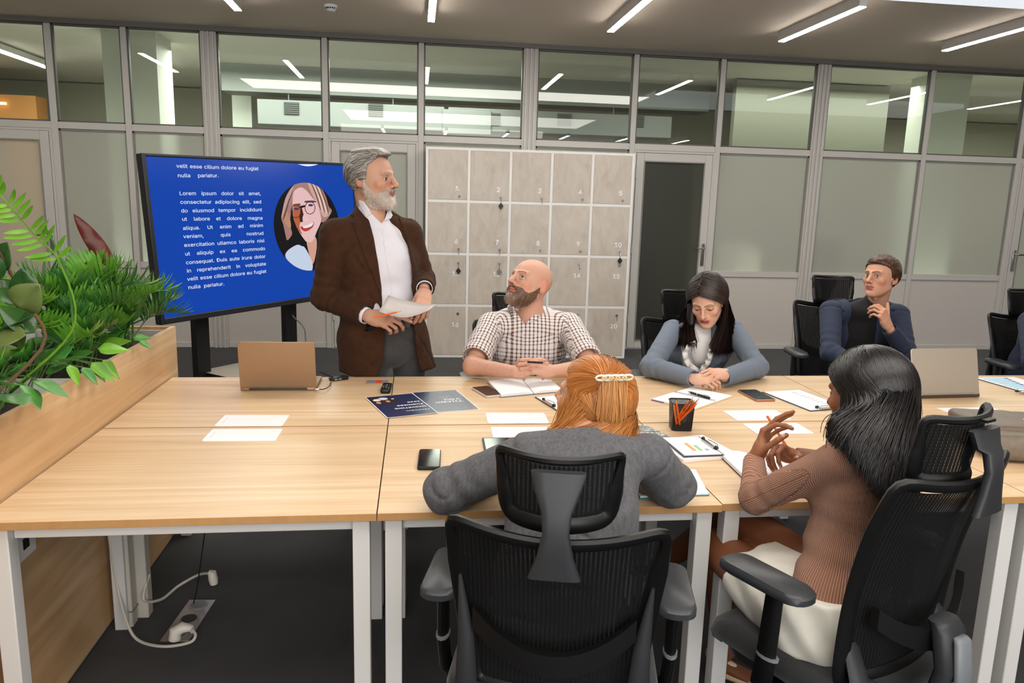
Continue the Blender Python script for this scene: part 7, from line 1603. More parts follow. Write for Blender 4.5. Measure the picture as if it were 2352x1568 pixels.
def sleeves(FJ, arms, rr, folds=(.0028, .0032), crease=.0065):
    for s_, e_, w_ in arms: pass
    for s_, e_, w_ in arms:
        FJ.add(cone(s_, e_, rr[0], rr[1], fold=(folds[0], .055, 1.4, .3, 0, 1.0, .4)), .022); FJ.add(cone(e_, w_, rr[1]*.98, rr[2], fold=(folds[1], .048, 2.3, 1.2, .5, .0, .45)), .022)
        d = nrm(w_-e_); FJ.add(cone(w_+d*.012, w_+d*.10, rr[2]-.006, rr[2]-.006), .003, 's'); q0 = float(d @ (w_+d*.006)); sl, P_ = FJ.sub_(w_-.10, w_+.10)
        X, Y, Z = P_; dist = d[0]*X+d[1]*Y+d[2]*Z-q0; near = np.sqrt((X-w_[0])**2+(Y-w_[1])**2+(Z-w_[2])**2)-.075; FJ.D[sl] = np.maximum(FJ.D[sl], np.where(near < 0, dist, -1)).astype(np.float32)
        sl, P_ = FJ.sub_(e_-.16, e_+.16); X, Y, Z = P_; wgt = np.exp(-((X-e_[0])**2+(Y-e_[1])**2+(Z-e_[2])**2)/.10**2); FJ.D[sl] = (FJ.D[sl]+wgt*ridges(int(e_[0]*100) % 97, crease*1.6, 34)(X, Y, Z)).astype(np.float32)
        armhole(FJ, s_, e_)
sleeves(FJ, ((s3R, e3R, w3R), (s3L, e3L, w3L)), (.054, .052, .040)); jk = garment('blazer', FJ, P3, BLU, 1)
for poly in ([(1583, 742), (1560, 752), (1548, 775), (1549, 786), (1557, 783), (1550, 792), (1556, 830), (1566, 866), (1586, 866), (1576, 830), (1574, 790), (1578, 765)], [(1645, 745), (1662, 755), (1668, 778), (1662, 785), (1668, 790), (1664, 830), (1655, 866), (1636, 866), (1636, 820), (1638, 785)]):
    patch('lapel', FJB, .0095, [prism_xz(proj_plane_poly(poly, 3.60), 3.3, 3.74)], P3, BLU, jk)
seated_legs(P3, [(1.42, 3.90, .55), (1.56, 3.90, .55)], [(1.38, 3.46, .55), (1.56, 3.46, .55)], [(1.37, 3.02, .10), (1.56, 3.30, .10)], mat('dark_trousers', (28, 30, 36), .85), r=(.078, .056, .045))
def long_hair(root, T, B, s, n, c, r, line, flow, steps, seg, colliders, cols, wid, seed, grav=.25, follow=6, name='hair_strands', parent=None, thr=0., jit=.12, leave=None, rf=None):
    P0 = scalp_roots(n, line, seed, c, r, thr)
    if rf is not None: P0 = P0[rf(P0)]
    P0 = P0+0.; Pw = place_mesh(P0, T, B, s); rs = np.random.RandomState(seed+2); J = rs.normal(size=P0.shape)*jit; th = rs.rand(len(P0), 1); c = np.array(c); r = np.array(r)
    def fn(P, D, k):
        L_ = (P-np.array(T)) @ B/s; q = (L_-c)/r; kk = np.linalg.norm(q, axis=1, keepdims=True); g = q/r; g /= np.linalg.norm(g, axis=1, keepdims=True)
        d = flow(L_, P, k)+J*(1.0 if k else 0); on = ((kk < 1.25) & ((g @ B.T)[:, 2:3] > .02+.1*th)) if leave is None else (kk < 1.25) & ~leave(L_)[:, None]
        dt = d-g*(d*g).sum(1, keepdims=True); dt /= np.linalg.norm(dt, axis=1, keepdims=True)+1e-9; dl = dt+g*np.clip(1.04+.10*th*min(1, k/4)-kk, -.5, .6)*follow
        W0 = dl @ B.T; W0 /= np.linalg.norm(W0, axis=1, keepdims=True)+1e-9
        if D is None: return W0
        free = D*.72+np.array([0, 0, -grav])+J*.06; W_ = np.where(on, .55*W0+.45*D, free)
        for cc, cr in colliders:
            q2 = (P-np.array(cc))/np.array(cr); k2 = np.linalg.norm(q2, axis=1, keepdims=True); g2 = q2/np.array(cr); g2 /= np.linalg.norm(g2, axis=1, keepdims=True); ins = k2 < 1.08
            W_ = np.where(ins, W_-g2*np.minimum((W_*g2).sum(1, keepdims=True), 0)+g2*np.clip(1.06-k2, 0, .5)*4, W_)
        return W_
    D0 = fn(Pw, None, 0); return hair_strands(name, Pw, D0, steps, seg, HM, parent or root, root.location, fn, wid, cols, seed, T)
# hair mass
LN3 = [(-.13, -.08), (-.04, -.07), (-.01, -.01), (.015, .01), (.04, .050), (.06, .076), (.13, .09)]
HB3 = Field((1.30, 3.50, .84), (1.66, 3.86, 1.28), .005)
V, Q = cap_field(.014, LN3, seed=5, fem=1.).mesh(); Vw = place_mesh(V, T3, B3, 1.03)
for a, b, ra, rb in (((1.39, 3.66, 1.08), (1.385, 3.65, .97), (.022, .035), (.022, .03)), ((1.54, 3.67, 1.09), (1.55, 3.66, .97), (.022, .035), (.022, .03)), ((1.47, 3.72, 1.10), (1.47, 3.76, .97), (.085, .05), (.09, .04))): HB3.add(cone(a, b, ra, rb, w=(1, 0, 0)), .02)
HB3.displace(lambda X, Y, Z: .004*vnoise(X, Y, Z*.25, 7, 5, 90)); V2, Q2 = HB3.mesh(); hc = ((22, 15, 14), (58, 40, 34))
hb = np_obj('hair', [(to_local(smooth_mesh(Vw, Q, 1), P3), Q), (to_local(smooth_mesh(V2, Q2, 1), P3), Q2)], HM, P3, cols=[np.tile(lin(hc[0]), (len(V)+len(V2), 1))])
for sd_, tg in ((0, [(-1, at_y(1636, 800, 3.575)), (-.75, at_y(1650, 806, 3.575)), (-.5, at_y(1676, 802, 3.62)), (-.3, at_y(1684, 780, 3.70)), (0, at_y(1640, 770, 3.80)), (.3, at_y(1556, 760, 3.72)), (.5, at_y(1556, 778, 3.64)), (.75, at_y(1572, 788, 3.60)), (1, at_y(1594, 790, 3.575))]),):
    sheet_hair(P3, hb, T3, B3, 1.03, 9000, LN3, (.094, .110, .100), .35, 1.85, -.012, tg, hc, .0034, 31, part=.012, jit=(.010, .008, .03), bow=.012, tup=.06)
# ================================================================ 4. young man in navy
SK4 = (200, 150, 124); NV = mat('navy_wool', (40, 48, 70), .85, sheen=.05, var=((350, 350, 350), (30, 37, 56), .5, 3), bump=((800, 800, 800), .2, .0008))
P4 = person_root((2.76, 4.42, 0), 'seated young man in navy blazer and black turtleneck, resting his chin on one hand')
T4 = np.array([2.745, 4.18, 1.178]); nb4 = (2.79, 4.265, 1.03)
F4, B4, hp4 = head_part(T4, (-.93, -.42, .10), (-.10, 0, 1), 1.06, nb4, SK4, (186, 106, 96), brow=(66, 42, 30), brow_w=1.15, eye=(70, 84, 80), nose=1., jaw=1.0, gaze=(-.003, .0015))
s4R, s4L = row((2.52, 4.30, .960), (2.935, 4.25, .945)); e4R, e4L = row((2.43, 4.10, .74), (2.885, 4.06, .745)); w4R, w4L = row((2.52, 3.90, .70), (2.735, 4.02, .895))
hl = hand_mesh((2.722, 4.02, .915), (-.52, -.02, .85), (.30, -.90, .30), 1, SK4, curl={'index': (.75, .8, .4), 'middle': (.8, .85, .45), 'ring': (.85, .9, .45), 'pinky': (.9, .9, .5)}, thumb=((.72, .68, -.1), .05, .0), scale=1.05, elbow=e4L)
hr = hand_mesh((2.53, 3.88, .69), (.5, -.8, -.1), (0, 0, 1), -1, SK4)
body_core(P4, [((2.77, 4.45, .52), (2.77, 4.30, .84), (.12, .09), (.13, .09), (1, -.1, 0)), ((2.77, 4.30, .84), (2.775, 4.28, .98), (.13, .09), (.08, .06), (1, -.1, 0)), (s4R, s4L, .04, .04), (s4R, e4R, .04, .035), (e4R, w4R, .035, .026), (s4L, e4L, .04, .035), (e4L, w4L, .033, .026)], SK4, [hp4, hl[:3], hr[:3]])
ch4_ = [((2.77, 4.46, .46), (.19, .15)), ((2.77, 4.42, .62), (.175, .14)), ((2.765, 4.32, .83), (.185, .130)), ((2.765, 4.29, .935), (.155, .09))]
def shape4(F, infl):
    torso_add(F, [(np.array(a), b) for a, b in ch4_], (1, -.1, 0), .04, infl); F.add(cone(s4R, s4L, .058+infl, .058+infl), .03); F.add(cone((2.64, 4.30, .975), (2.74, 4.30, 1.02), .05+infl, .042+infl), .03); F.add(cone((2.90, 4.28, .965), (2.82, 4.29, 1.02), .045+infl, .042+infl), .03)
F = Field((2.58, 4.08, .55), (2.98, 4.46, 1.12), .006); shape4(F, -.014); F.add(cone((2.775, 4.275, .96), (2.782, 4.26, 1.065), .062, .056), .02); F.cut(lambda X, Y, Z: Z-1.065+.25*(4.26-Y)+0*X, .003); garment('turtleneck', F, P4, mat('black_knit', (15, 15, 17), .85, sheen=.15), 1)
FJ = Field((2.30, 3.78, .42), (3.06, 4.64, 1.10), .006); shape4(FJ, .002); FJ.displace(wr(62, .004, 26)); FJB = FJ.copy()
PO4 = prism_xz(proj_plane_poly([(1975, 660), (1972, 700), (1966, 760), (1958, 830), (1950, 900), (2020, 900), (2016, 800), (2030, 720), (2036, 680), (2030, 650)], 4.15), 3.9, 4.30)
FJ.cut(lambda X, Y, Z: -PO4(X, Y, Z), .004); inner = FJB.copy(); FJ.D = np.maximum(FJ.D, -(inner.D+.011)); FJ.cut(lambda X, Y, Z: Z-1.03-.4*(Y-4.30)+0*X, .003)
sleeves(FJ, ((s4R, e4R, w4R), (s4L, e4L, w4L)), (.064, .056, .044)); jk = garment('blazer', FJ, P4, NV, 1)
for poly in ([(1972, 668), (1958, 690), (1950, 715), (1957, 720), (1950, 728), (1952, 780), (1954, 850), (1960, 850), (1968, 760), (1976, 690)], [(2034, 672), (2046, 700), (2048, 722), (2041, 726), (2047, 734), (2036, 780), (2022, 850), (2016, 850), (2020, 780), (2030, 720)]):
    patch('lapel', FJB, .0095, [prism_xz(proj_plane_poly(poly, 4.15), 3.9, 4.31)], P4, NV, jk)
seated_legs(P4, [(2.68, 4.44, .54), (2.86, 4.44, .54)], [(2.62, 4.00, .55), (2.88, 4.00, .55)], [(2.62, 3.98, .10), (2.88, 3.98, .10)], mat('navy_trousers', (24, 28, 44), .85))
LN4 = [(-.13, -.085), (-.06, -.08), (-.035, -.045), (-.02, .005), (.0, .018), (.012, .0), (.02, .02), (.03, .050), (.05, .064), (.07, .072), (.13, .076)]
short_hair(P4, T4, B4, 1.06, LN4, ((48, 30, 20), (98, 64, 42)), lambda L_: np.stack([.5+L_[:, 0]*3, -.75+0*L_[:, 0], .35-np.clip(.085-L_[:, 2], 0, 1)*14], 1), .007, 4, 3000, .005, t=.011, seed=16, lift=.35, extra=[(ell((0, .04, .092), (.052, .042, .024)), .02)])
# ================================================================ 5. person at the right edge, only a navy sleeve in view
P5 = person_root((3.86, 4.1, 0), 'person cut off by the right edge, only a navy sleeve showing'); T5 = np.array([3.88, 3.98, 1.2]); nb5 = (3.87, 4.05, 1.04)
F5, B5, hp5 = head_part(T5, (-.4, -.9, 0), (0, 0, 1), 1.05, nb5, SK4, (180, 104, 94), brow=(60, 40, 30))
s5R, s5L = row((3.63, 4.02, .945), (4.06, 4.03, .96)); e5R, e5L = row((3.49, 3.80, .755), (4.16, 3.76, .79)); w5R, w5L = row((3.66, 3.60, .785), (4.0, 3.55, .785))
hr = hand_mesh(w5R, (.8, -.5, 0), (0, -.2, 1), -1, SK4); hl = hand_mesh(w5L, (-.8, -.5, 0), (0, -.2, 1), 1, SK4)
body_core(P5, [((3.85, 4.15, .55), (3.85, 4.08, .86), (.12, .09), (.13, .09), (1, 0, 0)), ((3.85, 4.08, .86), (3.86, 4.06, .98), (.13, .09), (.08, .06), (1, 0, 0)), (s5R, s5L, .04, .04)], SK4, [hp5, hr[:3], hl[:3]])
FJ = Field((3.38, 3.45, .46), (4.28, 4.38, 1.10), .008); torso_add(FJ, [(np.array(a), b) for a, b in [((3.85, 4.2, .48), (.19, .15)), ((3.85, 4.14, .66), (.18, .14)), ((3.85, 4.08, .84), (.19, .13)), ((3.86, 4.06, .96), (.15, .09))]], (1, 0, 0), .04); FJ.add(cone(s5R, s5L, .06, .06), .03); FJ.displace(wr(63, .003, 30)); sleeves(FJ, ((s5R, e5R, w5R), (s5L, e5L, w5L)), (.066, .058, .044)); garment('blazer', FJ, P5, NV, 1)
seated_legs(P5, [(3.77, 4.15, .55), (3.95, 4.15, .55)], [(3.76, 3.80, .56), (3.96, 3.80, .56)], [(3.76, 3.78, .10), (3.96, 3.78, .10)], mat('navy_trousers', (24, 28, 44), .85))
short_hair(P5, T5, B5, 1.05, LN4, ((48, 30, 20), (98, 64, 42)), lambda L_: np.stack([L_[:, 0]*6, -.3+0*L_[:, 0], -.5+0*L_[:, 0]], 1), .008, 5, 500, .006, seed=18)
# ================================================================ 6. red-haired woman in the grey suit jacket, back to us
SK6 = (212, 164, 138)
P6 = person_root((.38, 1.72, 0), 'red-haired woman in grey suit jacket seen from behind, pale clip in her hair')
T6 = np.array([.487, 2.0, 1.022]); nb6 = (.462, 1.905, .945)
F6, B6, hp6 = head_part(T6, (-.64, .74, .20), (.12, -.12, 1), 1.0, nb6, SK6, (184, 96, 88), fem=1., brow=(150, 96, 60), brow_w=.8, eye=(80, 100, 100), nose=.9)
s6L, s6R = row((.292, 1.865, .915), (.622, 1.875, .905)); e6L, e6R = row((.085, 1.925, .800), (.715, 1.93, .800)); w6L, w6R = row((.26, 2.12, .79), (.60, 2.16, .79))
hl = hand_mesh(w6L, (.75, .55, 0), (0, 0, 1), 1, SK6, scale=.95, fem=1., elbow=e6L); hr = hand_mesh(w6R, (-.75, .55, 0), (0, 0, 1), -1, SK6, scale=.95, fem=1., elbow=e6R)
ax6 = nrm((1, .02, 0))
body_core(P6, [((.345, 1.68, .55), (.42, 1.83, .84), (.11, .08), (.12, .08), ax6), ((.42, 1.83, .84), (.455, 1.90, .93), (.12, .08), (.07, .05), ax6), (s6L, s6R, .03, .03), (s6L, e6L, .03, .03), (e6L, w6L, .03, .022), (s6R, e6R, .03, .03), (e6R, w6R, .03, .022)], SK6, [hp6, hl[:3], hr[:3]])
ch6_ = [((.34, 1.665, .52), (.172, .135)), ((.352, 1.70, .66), (.150, .115)), ((.40, 1.79, .80), (.165, .115)), ((.445, 1.865, .90), (.152, .085))]
GRY = mat('grey_wool', (88, 88, 91), .9, sheen=.05, var=[((420, 420, 420), (58, 58, 62), .75, 3), ((120, 120, 30), (118, 117, 120), .30, 6)], bump=((700, 700, 700), .35, .001))
FJ = Field((-.02, 1.50, .46), (.80, 2.22, 1.02), .0055)
torso_add(FJ, [(np.array(a), b) for a, b in ch6_], ax6, .04); FJ.add(cone(s6L, s6R, .056, .056), .03); FJ.add(cone((.38, 1.87, .925), (.445, 1.89, .955), .045, .042), .03); FJ.add(cone((.54, 1.875, .92), (.475, 1.895, .955), .045, .042), .03)
r6_ = ridges(6, .009, 20); FJ.displace(lambda X, Y, Z: r6_(X, Y, Z)+.004*np.sin(30*(X+.6*Z)+2*np.sin(14*Z))*np.exp(-((Z-.72)/.1)**2)+.003*vnoise(X, Y, Z, 71, 4, 28)); FJB = FJ.copy(); 
sleeves(FJ, ((s6L, e6L, w6L), (s6R, e6R, w6R)), (.060, .060, .046), (.003, .0035)); FJ.cut(lambda X, Y, Z: Z-.975-.6*(1.89-Y)+0*X, .003); jk = garment('jacket', FJ, P6, GRY, 1)
FC = Field((.36, 1.80, .90), (.57, 2.0, 1.02), .0045); FC.add(cone((.452, 1.885, .93), (.47, 1.915, .985), (.072, .060), (.064, .055), w=ax6), 0); FC.cut(lambda X, Y, Z: Z-.980-.25*(1.9-Y)+0*X, .003); FC2 = Field((.36, 1.80, .90), (.57, 2.0, 1.05), .0045); FC.add(cone((.452, 1.89, .96), (.475, 1.92, 1.04), .050, .050), .004, 's'); garment('collar', FC, P6, mat('grey_wool_dark', (66, 66, 70), .9, var=((260, 260, 260), (48, 48, 52), .8, 3)), 1, parent=jk)
def seam_on(FB, pxs, Y, t, wpx, root, m, parent, name='seam'):
    poly = [(x-wpx, y) for x, y in pxs]+[(x+wpx, y) for x, y in pxs[::-1]]; return patch(name, FB, t, [prism_xz(proj_plane_poly(poly, Y), Y-.4, Y+.06)], root, m, parent)
SMD = mat('seam_grey', (60, 60, 63), .9)
seam_on(FJB, [(1478, 1030), (1492, 1070), (1498, 1110), (1490, 1150)], 1.82, .0012, 1.6, P6, SMD, jk)
seated_legs(P6, [(.27, 1.70, .54), (.43, 1.70, .54)], [(.22, 2.10, .55), (.46, 2.10, .55)], [(.24, 2.20, .10), (.46, 2.20, .10)], mat('charcoal_trousers', (20, 20, 23), .85), r=(.08, .058, .045))
LN6 = [(-.13, -.09), (-.04, -.08), (-.02, -.045), (-.008, .0), (.01, .022), (.03, .040), (.045, .062), (.07, .086), (.13, .09)]
hc6 = ((150, 88, 40), (194, 130, 70)); clipP = at_y(1408, 866, 1.885)
V, Q = cap_field(.016, LN6, seed=6, fem=1.).mesh(); Vw = place_mesh(V, T6, B6, 1.0)
HB = Field((.22, 1.78, .88), (.68, 2.12, 1.16), .005)
for a, b, ra, rb in (((.505, 1.965, 1.03), (.505, 1.905, .955), (.074, .035), (.070, .018)), ((.46, 1.94, 1.00), (.42, 1.905, .952), (.035, .02), (.035, .010))): HB.add(cone(a, b, ra, rb, w=(1, 0, 0)), .03)
HB.displace(lambda X, Y, Z: .0035*vnoise(X, Y, Z*.2, 17, 5, 110)); V2, Q2 = HB.mesh()
hb = np_obj('hair', [(to_local(smooth_mesh(Vw, Q, 1), P6), Q), (to_local(smooth_mesh(V2, Q2, 1), P6), Q2)], HM, P6, cols=[np.tile(lin((170, 104, 48)), (len(V)+len(V2), 1))])
cl6 = unplace(clipP, T6, B6, 1.0)
def flow6(L_, P, k):
    d = cl6-L_; d /= np.linalg.norm(d, axis=1, keepdims=True); up = (L_[:, 2] > .035) | (L_[:, 1] > .02)
    g = np.array([-.18, -.15, -1.]) @ B6; return np.where(up[:, None], d*1.0, g)
# upper hair gathered to the clip
P0 = scalp_roots(14000, LN6, 61, (0, -.014, .036), (.094, .112, .102)); up = (P0[:, 2] > .030) | (P0[:, 1] > .015); Pu = P0[up][:5200]; c_, r_ = np.array([0, -.014, .036]), np.array([.095, .113, .103])
def strand_to(P0, tgt, T, B, s, n=12, lift=.0, seed=0):
    """great-circle like paths over the skull towards a gathering point"""
    rs = np.random.RandomState(seed); q0 = (P0-c_)/r_; q1 = (tgt-c_)/r_; q1 = q1/np.linalg.norm(q1); out = []
    for k in range(n+1):
        t_ = k/n; q = q0*(1-t_)+q1[None]*t_+rs.normal(size=(1, 3))*0; q /= np.linalg.norm(q, axis=1, keepdims=True); out.append(q*(1.0+lift*math.sin(PI*t_)))
    return np.stack(out, 1)*r_+c_
pu = strand_to(Pu, cl6+np.array([0, .0, 0]), T6, B6, 1.0, 12, .02, 3)
rs = np.random.RandomState(5); endj = rs.normal(size=(len(Pu), 1, 3))*np.array([.013, .003, .004]); pu = pu+endj*np.linspace(0, 1, 13)[None, :, None]**2
ribbons('hair_strands', pu @ B6.T+T6, hb, P6, ((154, 88, 38), (190, 122, 62)), .0030, 8, T6)
# tail under the clip and lower curtain
lower = sheet_hair(P6, hb, T6, B6, 1.0, 13000, LN6, (.091, .108, .097), 0., 1.75, .0, [(-1, at_y(1262, 994, 1.95)), (-.75, at_y(1275, 1004, 1.92)), (-.5, at_y(1310, 1012, 1.89)), (-.2, at_y(1360, 1016, 1.86)), (.1, at_y(1400, 1012, 1.86)), (.5, at_y(1440, 1004, 1.88)), (1, at_y(1452, 975, 1.95))], hc6, .0030, 62, jit=(.012, .005, .014), bow=.010, down=.06, tup=.045, thick=.006, rf=lambda P: P[:, 1] < -.012)
rs = np.random.RandomState(9); n = 2200; ang = rs.normal(size=n)*.42; start = clipP+np.stack([rs.normal(size=n)*.011, rs.normal(size=n)*.004, rs.normal(size=n)*.004], 1); path = [start]; D = np.stack([np.sin(ang)*.35, -.30+0*ang, -.9+0*ang], 1)
for k in range(9): D = D*.9+np.array([0, .02, -.12]); path.append(path[-1]+D/np.linalg.norm(D, axis=1, keepdims=True)*(.008+.008*rs.rand(n, 1)))
ribbons('hair_tail', np.stack(path, 1), hb, P6, ((166, 102, 48), (206, 150, 88)), .0028, 11, T6)
# flipped side lock towards the shoulder
n = 2200; s0 = np.array(at_y(1350, 935, 1.925))+rs.normal(size=(n, 3))*np.array([.024, .007, .022]); path = [s0]; tg = np.array(at_y(1262, 992, 1.93)); tg2 = np.array(at_y(1250, 978, 1.95))
for k in range(12):
    t_ = k/11; d = (tg-s0)*(1/12)*(1.15-.3*t_); d = d+np.array([0, -.0, -.004*(1-t_*2.2)]); path.append(path[-1]+d+rs.normal(size=(n, 3))*.0008)
ribbons('hair_lock', np.stack(path, 1), hb, P6, ((160, 96, 42), (200, 136, 74)), .0030, 12, T6-np.array([0, 0, .1]))
# clip
CR = mat('cream_clip', (232, 220, 196), .35, coat=.4); dirc = np.array(at_y(1450, 866, 1.885))-np.array(at_y(1366, 868, 1.885)); dirc = Vector(dirc).normalized(); c0 = Vector(clipP)+Vector((0, -.014, .002)); t = empty('hair_clip', tuple(c0), label='cream chain-link hair clip in the red hair', cat='hair clip')
upc = Vector((0, -.25, .95)); nc = dirc.cross(upc)
for k in range(5):
    x = (-.0355+.0178*k); mb = MB(); pts = [dirc*(x+.0135*math.cos(a))+upc*(.0072*math.sin(a)) for a in [j*PI/8 for j in range(17)]]; mb.tube(pts, .0032, 8, cap=False); mb.build('link', CR, t, smooth=True)
mb = MB(); mb.tube([dirc*-.042+nc*.006, dirc*.042+nc*.006], .001, 6); mb.build('pin', BRASS, t)
# ================================================================ 7. woman in the ribbed beige sweater
SK7 = (150, 98, 70)
P7 = person_root((1.12, 1.68, 0), 'woman with long black hair in ribbed beige sweater and white skirt, raising one hand')
T7 = np.array([1.182, 1.80, 1.085]); nb7 = (1.190, 1.755, .975)
F7, B7, hp7 = head_part(T7, (-.34, .93, -.14), (0, 0, 1), 1.0, nb7, SK7, (140, 70, 64), fem=1., brow=(30, 20, 16), eye=(30, 20, 16), nose=.95)
s7L, s7R = row((1.060, 1.700, .945), (1.300, 1.835, .950)); e7L, e7R = row((.932, 1.868, .782), (1.36, 2.02, .80)); w7L, w7R = row((1.000, 2.035, .828), (1.17, 2.10, .815))
hl = hand_mesh(w7L+np.array([.002, .004, .006]), (.40, .12, .90), (-.62, .72, .18), 1, SK7, curl={'index': (.75, .55, .3), 'middle': (.40, .30, .15), 'ring': (.30, .25, .15), 'pinky': (.42, .25, .15)}, spread={'index': .12, 'middle': .02, 'ring': -.18, 'pinky': -.42}, thumb=((.30, .86, -.62), .1, .15), scale=1.0, fem=1., elbow=e7L)
hr = hand_mesh(w7R, (-.55, -.1, .25), (-.1, .5, .85), -1, SK7, curl={'index': (.9, .9, .4), 'middle': (1., .9, .4), 'ring': (1., .9, .4), 'pinky': (1., .9, .4)}, scale=.95, fem=1., elbow=e7R)
ax7 = nrm((.895, .447, 0)); f7 = np.array([-.447, .895, 0])
F = Field((.78, 1.45, -.0), (1.36, 2.62, .80), .007)      # bare legs
hipL, hipR = np.array((.99, 1.64, .54)), np.array((1.13, 1.70, .55)); knL, knR = np.array((.905, 2.03, .560)), np.array((.99, 2.13, .625)); anL, anR = np.array((1.035, 2.185, .11)), np.array((.86, 2.42, .30))
for a, b, ra, rb in ((hipL, knL, .085, .058), (knL, anL, .052, .030), (hipR, knR, .085, .058), (knR, anR, .052, .032)): F.add(cone(a, b, ra, rb), .015)
F.add(cone(knL*.65+anL*.35+np.array([.01, -.02, 0]), knL*.4+anL*.6, .046, .034), .03)
fd = nrm((.55, -.35, 0)); F.add(cone(anL+(-.02, .02, -.055), anL+fd*.13+(0, 0, -.085), (.028, .03), (.036, .014), w=np.cross(fd, (0, 0, 1))), .02); F.add(cone(anR+(0, 0, -.03), anR+np.array([-.02, .13, -.08]), .028, .018), .02)
V, Q = F.mesh(); lg7 = (V, Q, np.tile(lin((118, 72, 46)), (len(V), 1)))
body_core(P7, [((1.10, 1.67, .58), (1.14, 1.74, .84), (.10, .08), (.11, .08), ax7), ((1.14, 1.74, .84), (1.16, 1.755, .96), (.11, .08), (.06, .05), ax7), (s7L, s7R, .028, .028), (s7L, e7L, .026, .026), (e7L, w7L, .026, .02), (s7R, e7R, .026, .026), (e7R, w7R, .026, .02), (hipL, hipR, .07, .07)], SK7, [hp7, hl[:3], hr[:3], lg7])
ch7_ = [((1.065, 1.645, .555), (.150, .116)), ((1.12, 1.71, .72), (.116, .092)), ((1.155, 1.725, .84), (.132, .098)), ((1.180, 1.755, .930), (.126, .078))]
FW = Field((.82, 1.46, .56), (1.46, 2.16, 1.03), .005)
torso_add(FW, [(np.array(a), b) for a, b in ch7_], ax7, .035); FW.add(cone(s7L, s7R, .046, .046), .03); FW.add(cone((1.13, 1.735, .950), (1.175, 1.755, .970), .040, .038), .025); FW.add(cone((1.25, 1.795, .950), (1.205, 1.765, .970), .040, .038), .025)
for s_ in (-1, 1): FW.add(ell(np.array([1.15, 1.73, .85])+ax7*s_*.055+f7*.06, .055), .03)
FW.displace(lambda X, Y, Z: .004*np.sin(75*(Z+.25*X)+1.2*np.sin(16*(X+Y)))*(np.exp(-((Z-.69)/.05)**2)+.6*np.exp(-((Z-.83)/.03)**2))+.0015*vnoise(X, Y, Z, 81, 4, 30))
FW.add(cone(s7L, e7L, .050, .041, fold=(.002, .04, 1.5, .3, 0, 1.0, .3)), .02); FW.add(cone(e7L, w7L+(w7L-e7L)*.06, .041, .031, fold=(.0035, .026, 1.2, .6, 0, .15, .35)), .018)
FW.add(cone(s7R, e7R, .050, .041), .02); FW.add(cone(e7R, w7R, .041, .031), .018)
for w_, e_, r_c in ((w7L, e7L, .0265), (w7R, e7R, .0265)):
    d = nrm(w_-e_); FW.add(cone(w_+d*.004, w_+d*.08, r_c, r_c), .002, 's'); q0 = float(d @ (w_+d*.006)); sl, P_ = FW.sub_(w_-.09, w_+.09); X, Y, Z = P_; dist = d[0]*X+d[1]*Y+d[2]*Z-q0; near = np.sqrt((X-w_[0])**2+(Y-w_[1])**2+(Z-w_[2])**2)-.06; FW.D[sl] = np.maximum(FW.D[sl], np.where(near < 0, dist, -1)).astype(np.float32)
FW.cut(lambda X, Y, Z: .582+.0*X+0*Y-Z, .004)
RIB = attr_pattern('ribbed_beige_knit', 'rib', (176, 128, 104), (138, 94, 72), scale=170, bumpd=.002)
lu7 = lambda V: limb_uv(V, [(s7L, e7L, .046, ax7), (e7L, w7L, .036, ax7), (s7R, e7R, .046, ax7), (e7R, w7R, .036, ax7)], ((1.13, 1.72, .8), ax7, f7, .12, -.006))
sw = garment('sweater', FW, P7, RIB, 1, uvf=lu7, lam=.4)
FN = Field((1.08, 1.64, .93), (1.31, 1.88, 1.04), .004); FN.add(cone((1.183, 1.752, .955), (1.19, 1.758, .985), .062, .052), 0); FN.add(cone((1.185, 1.755, .95), (1.192, 1.762, 1.04), .046, .042), .003, 's'); FN.cut(lambda X, Y, Z: Z-1.0+0*X+0*Y, .003); garment('neckband', FN, P7, RIB, 1, uvf=lambda V: np.stack([np.arctan2(V[:, 0]-1.16, V[:, 1]-1.755)*.06, V[:, 2]], 1), parent=sw)
F = Field((.82, 1.46, .43), (1.36, 2.06, .76), .006)
F.add(cone((1.055, 1.64, .52), (1.068, 1.65, .63), (.158, .122), (.142, .110), w=ax7), 0); F.add(cone(hipL, hipL*.42+knL*.58, .108, .083), .03); F.add(cone(hipR, hipR*.42+knR*.58, .108, .083), .03); F.add(cone(hipL*.6+hipR*.4, (hipL*.5+hipR*.5)*.45+(knL*.5+knR*.5)*.55, .09, .07), .03)
kd = nrm((knL+knR)/2-(hipL+hipR)/2); q0 = float(kd @ ((hipL+hipR)/2*.44+(knL+knR)/2*.56)); F.cut(lambda X, Y, Z: kd[0]*X+kd[1]*Y+kd[2]*Z-q0, .004)
F.displace(lambda X, Y, Z: .0045*np.sin(42*(X*1.2-Y*.5+Z*.9)+2*np.sin(13*(X+Z)))*.8+.0025*vnoise(X, Y, Z, 83, 4, 45)); F.cut(lambda X, Y, Z: Z-.64+0*X+0*Y, .003)
garment('skirt', F, P7, mat('white_satin', (216, 212, 200), .38, spec=.45, sheen=.1), 1)
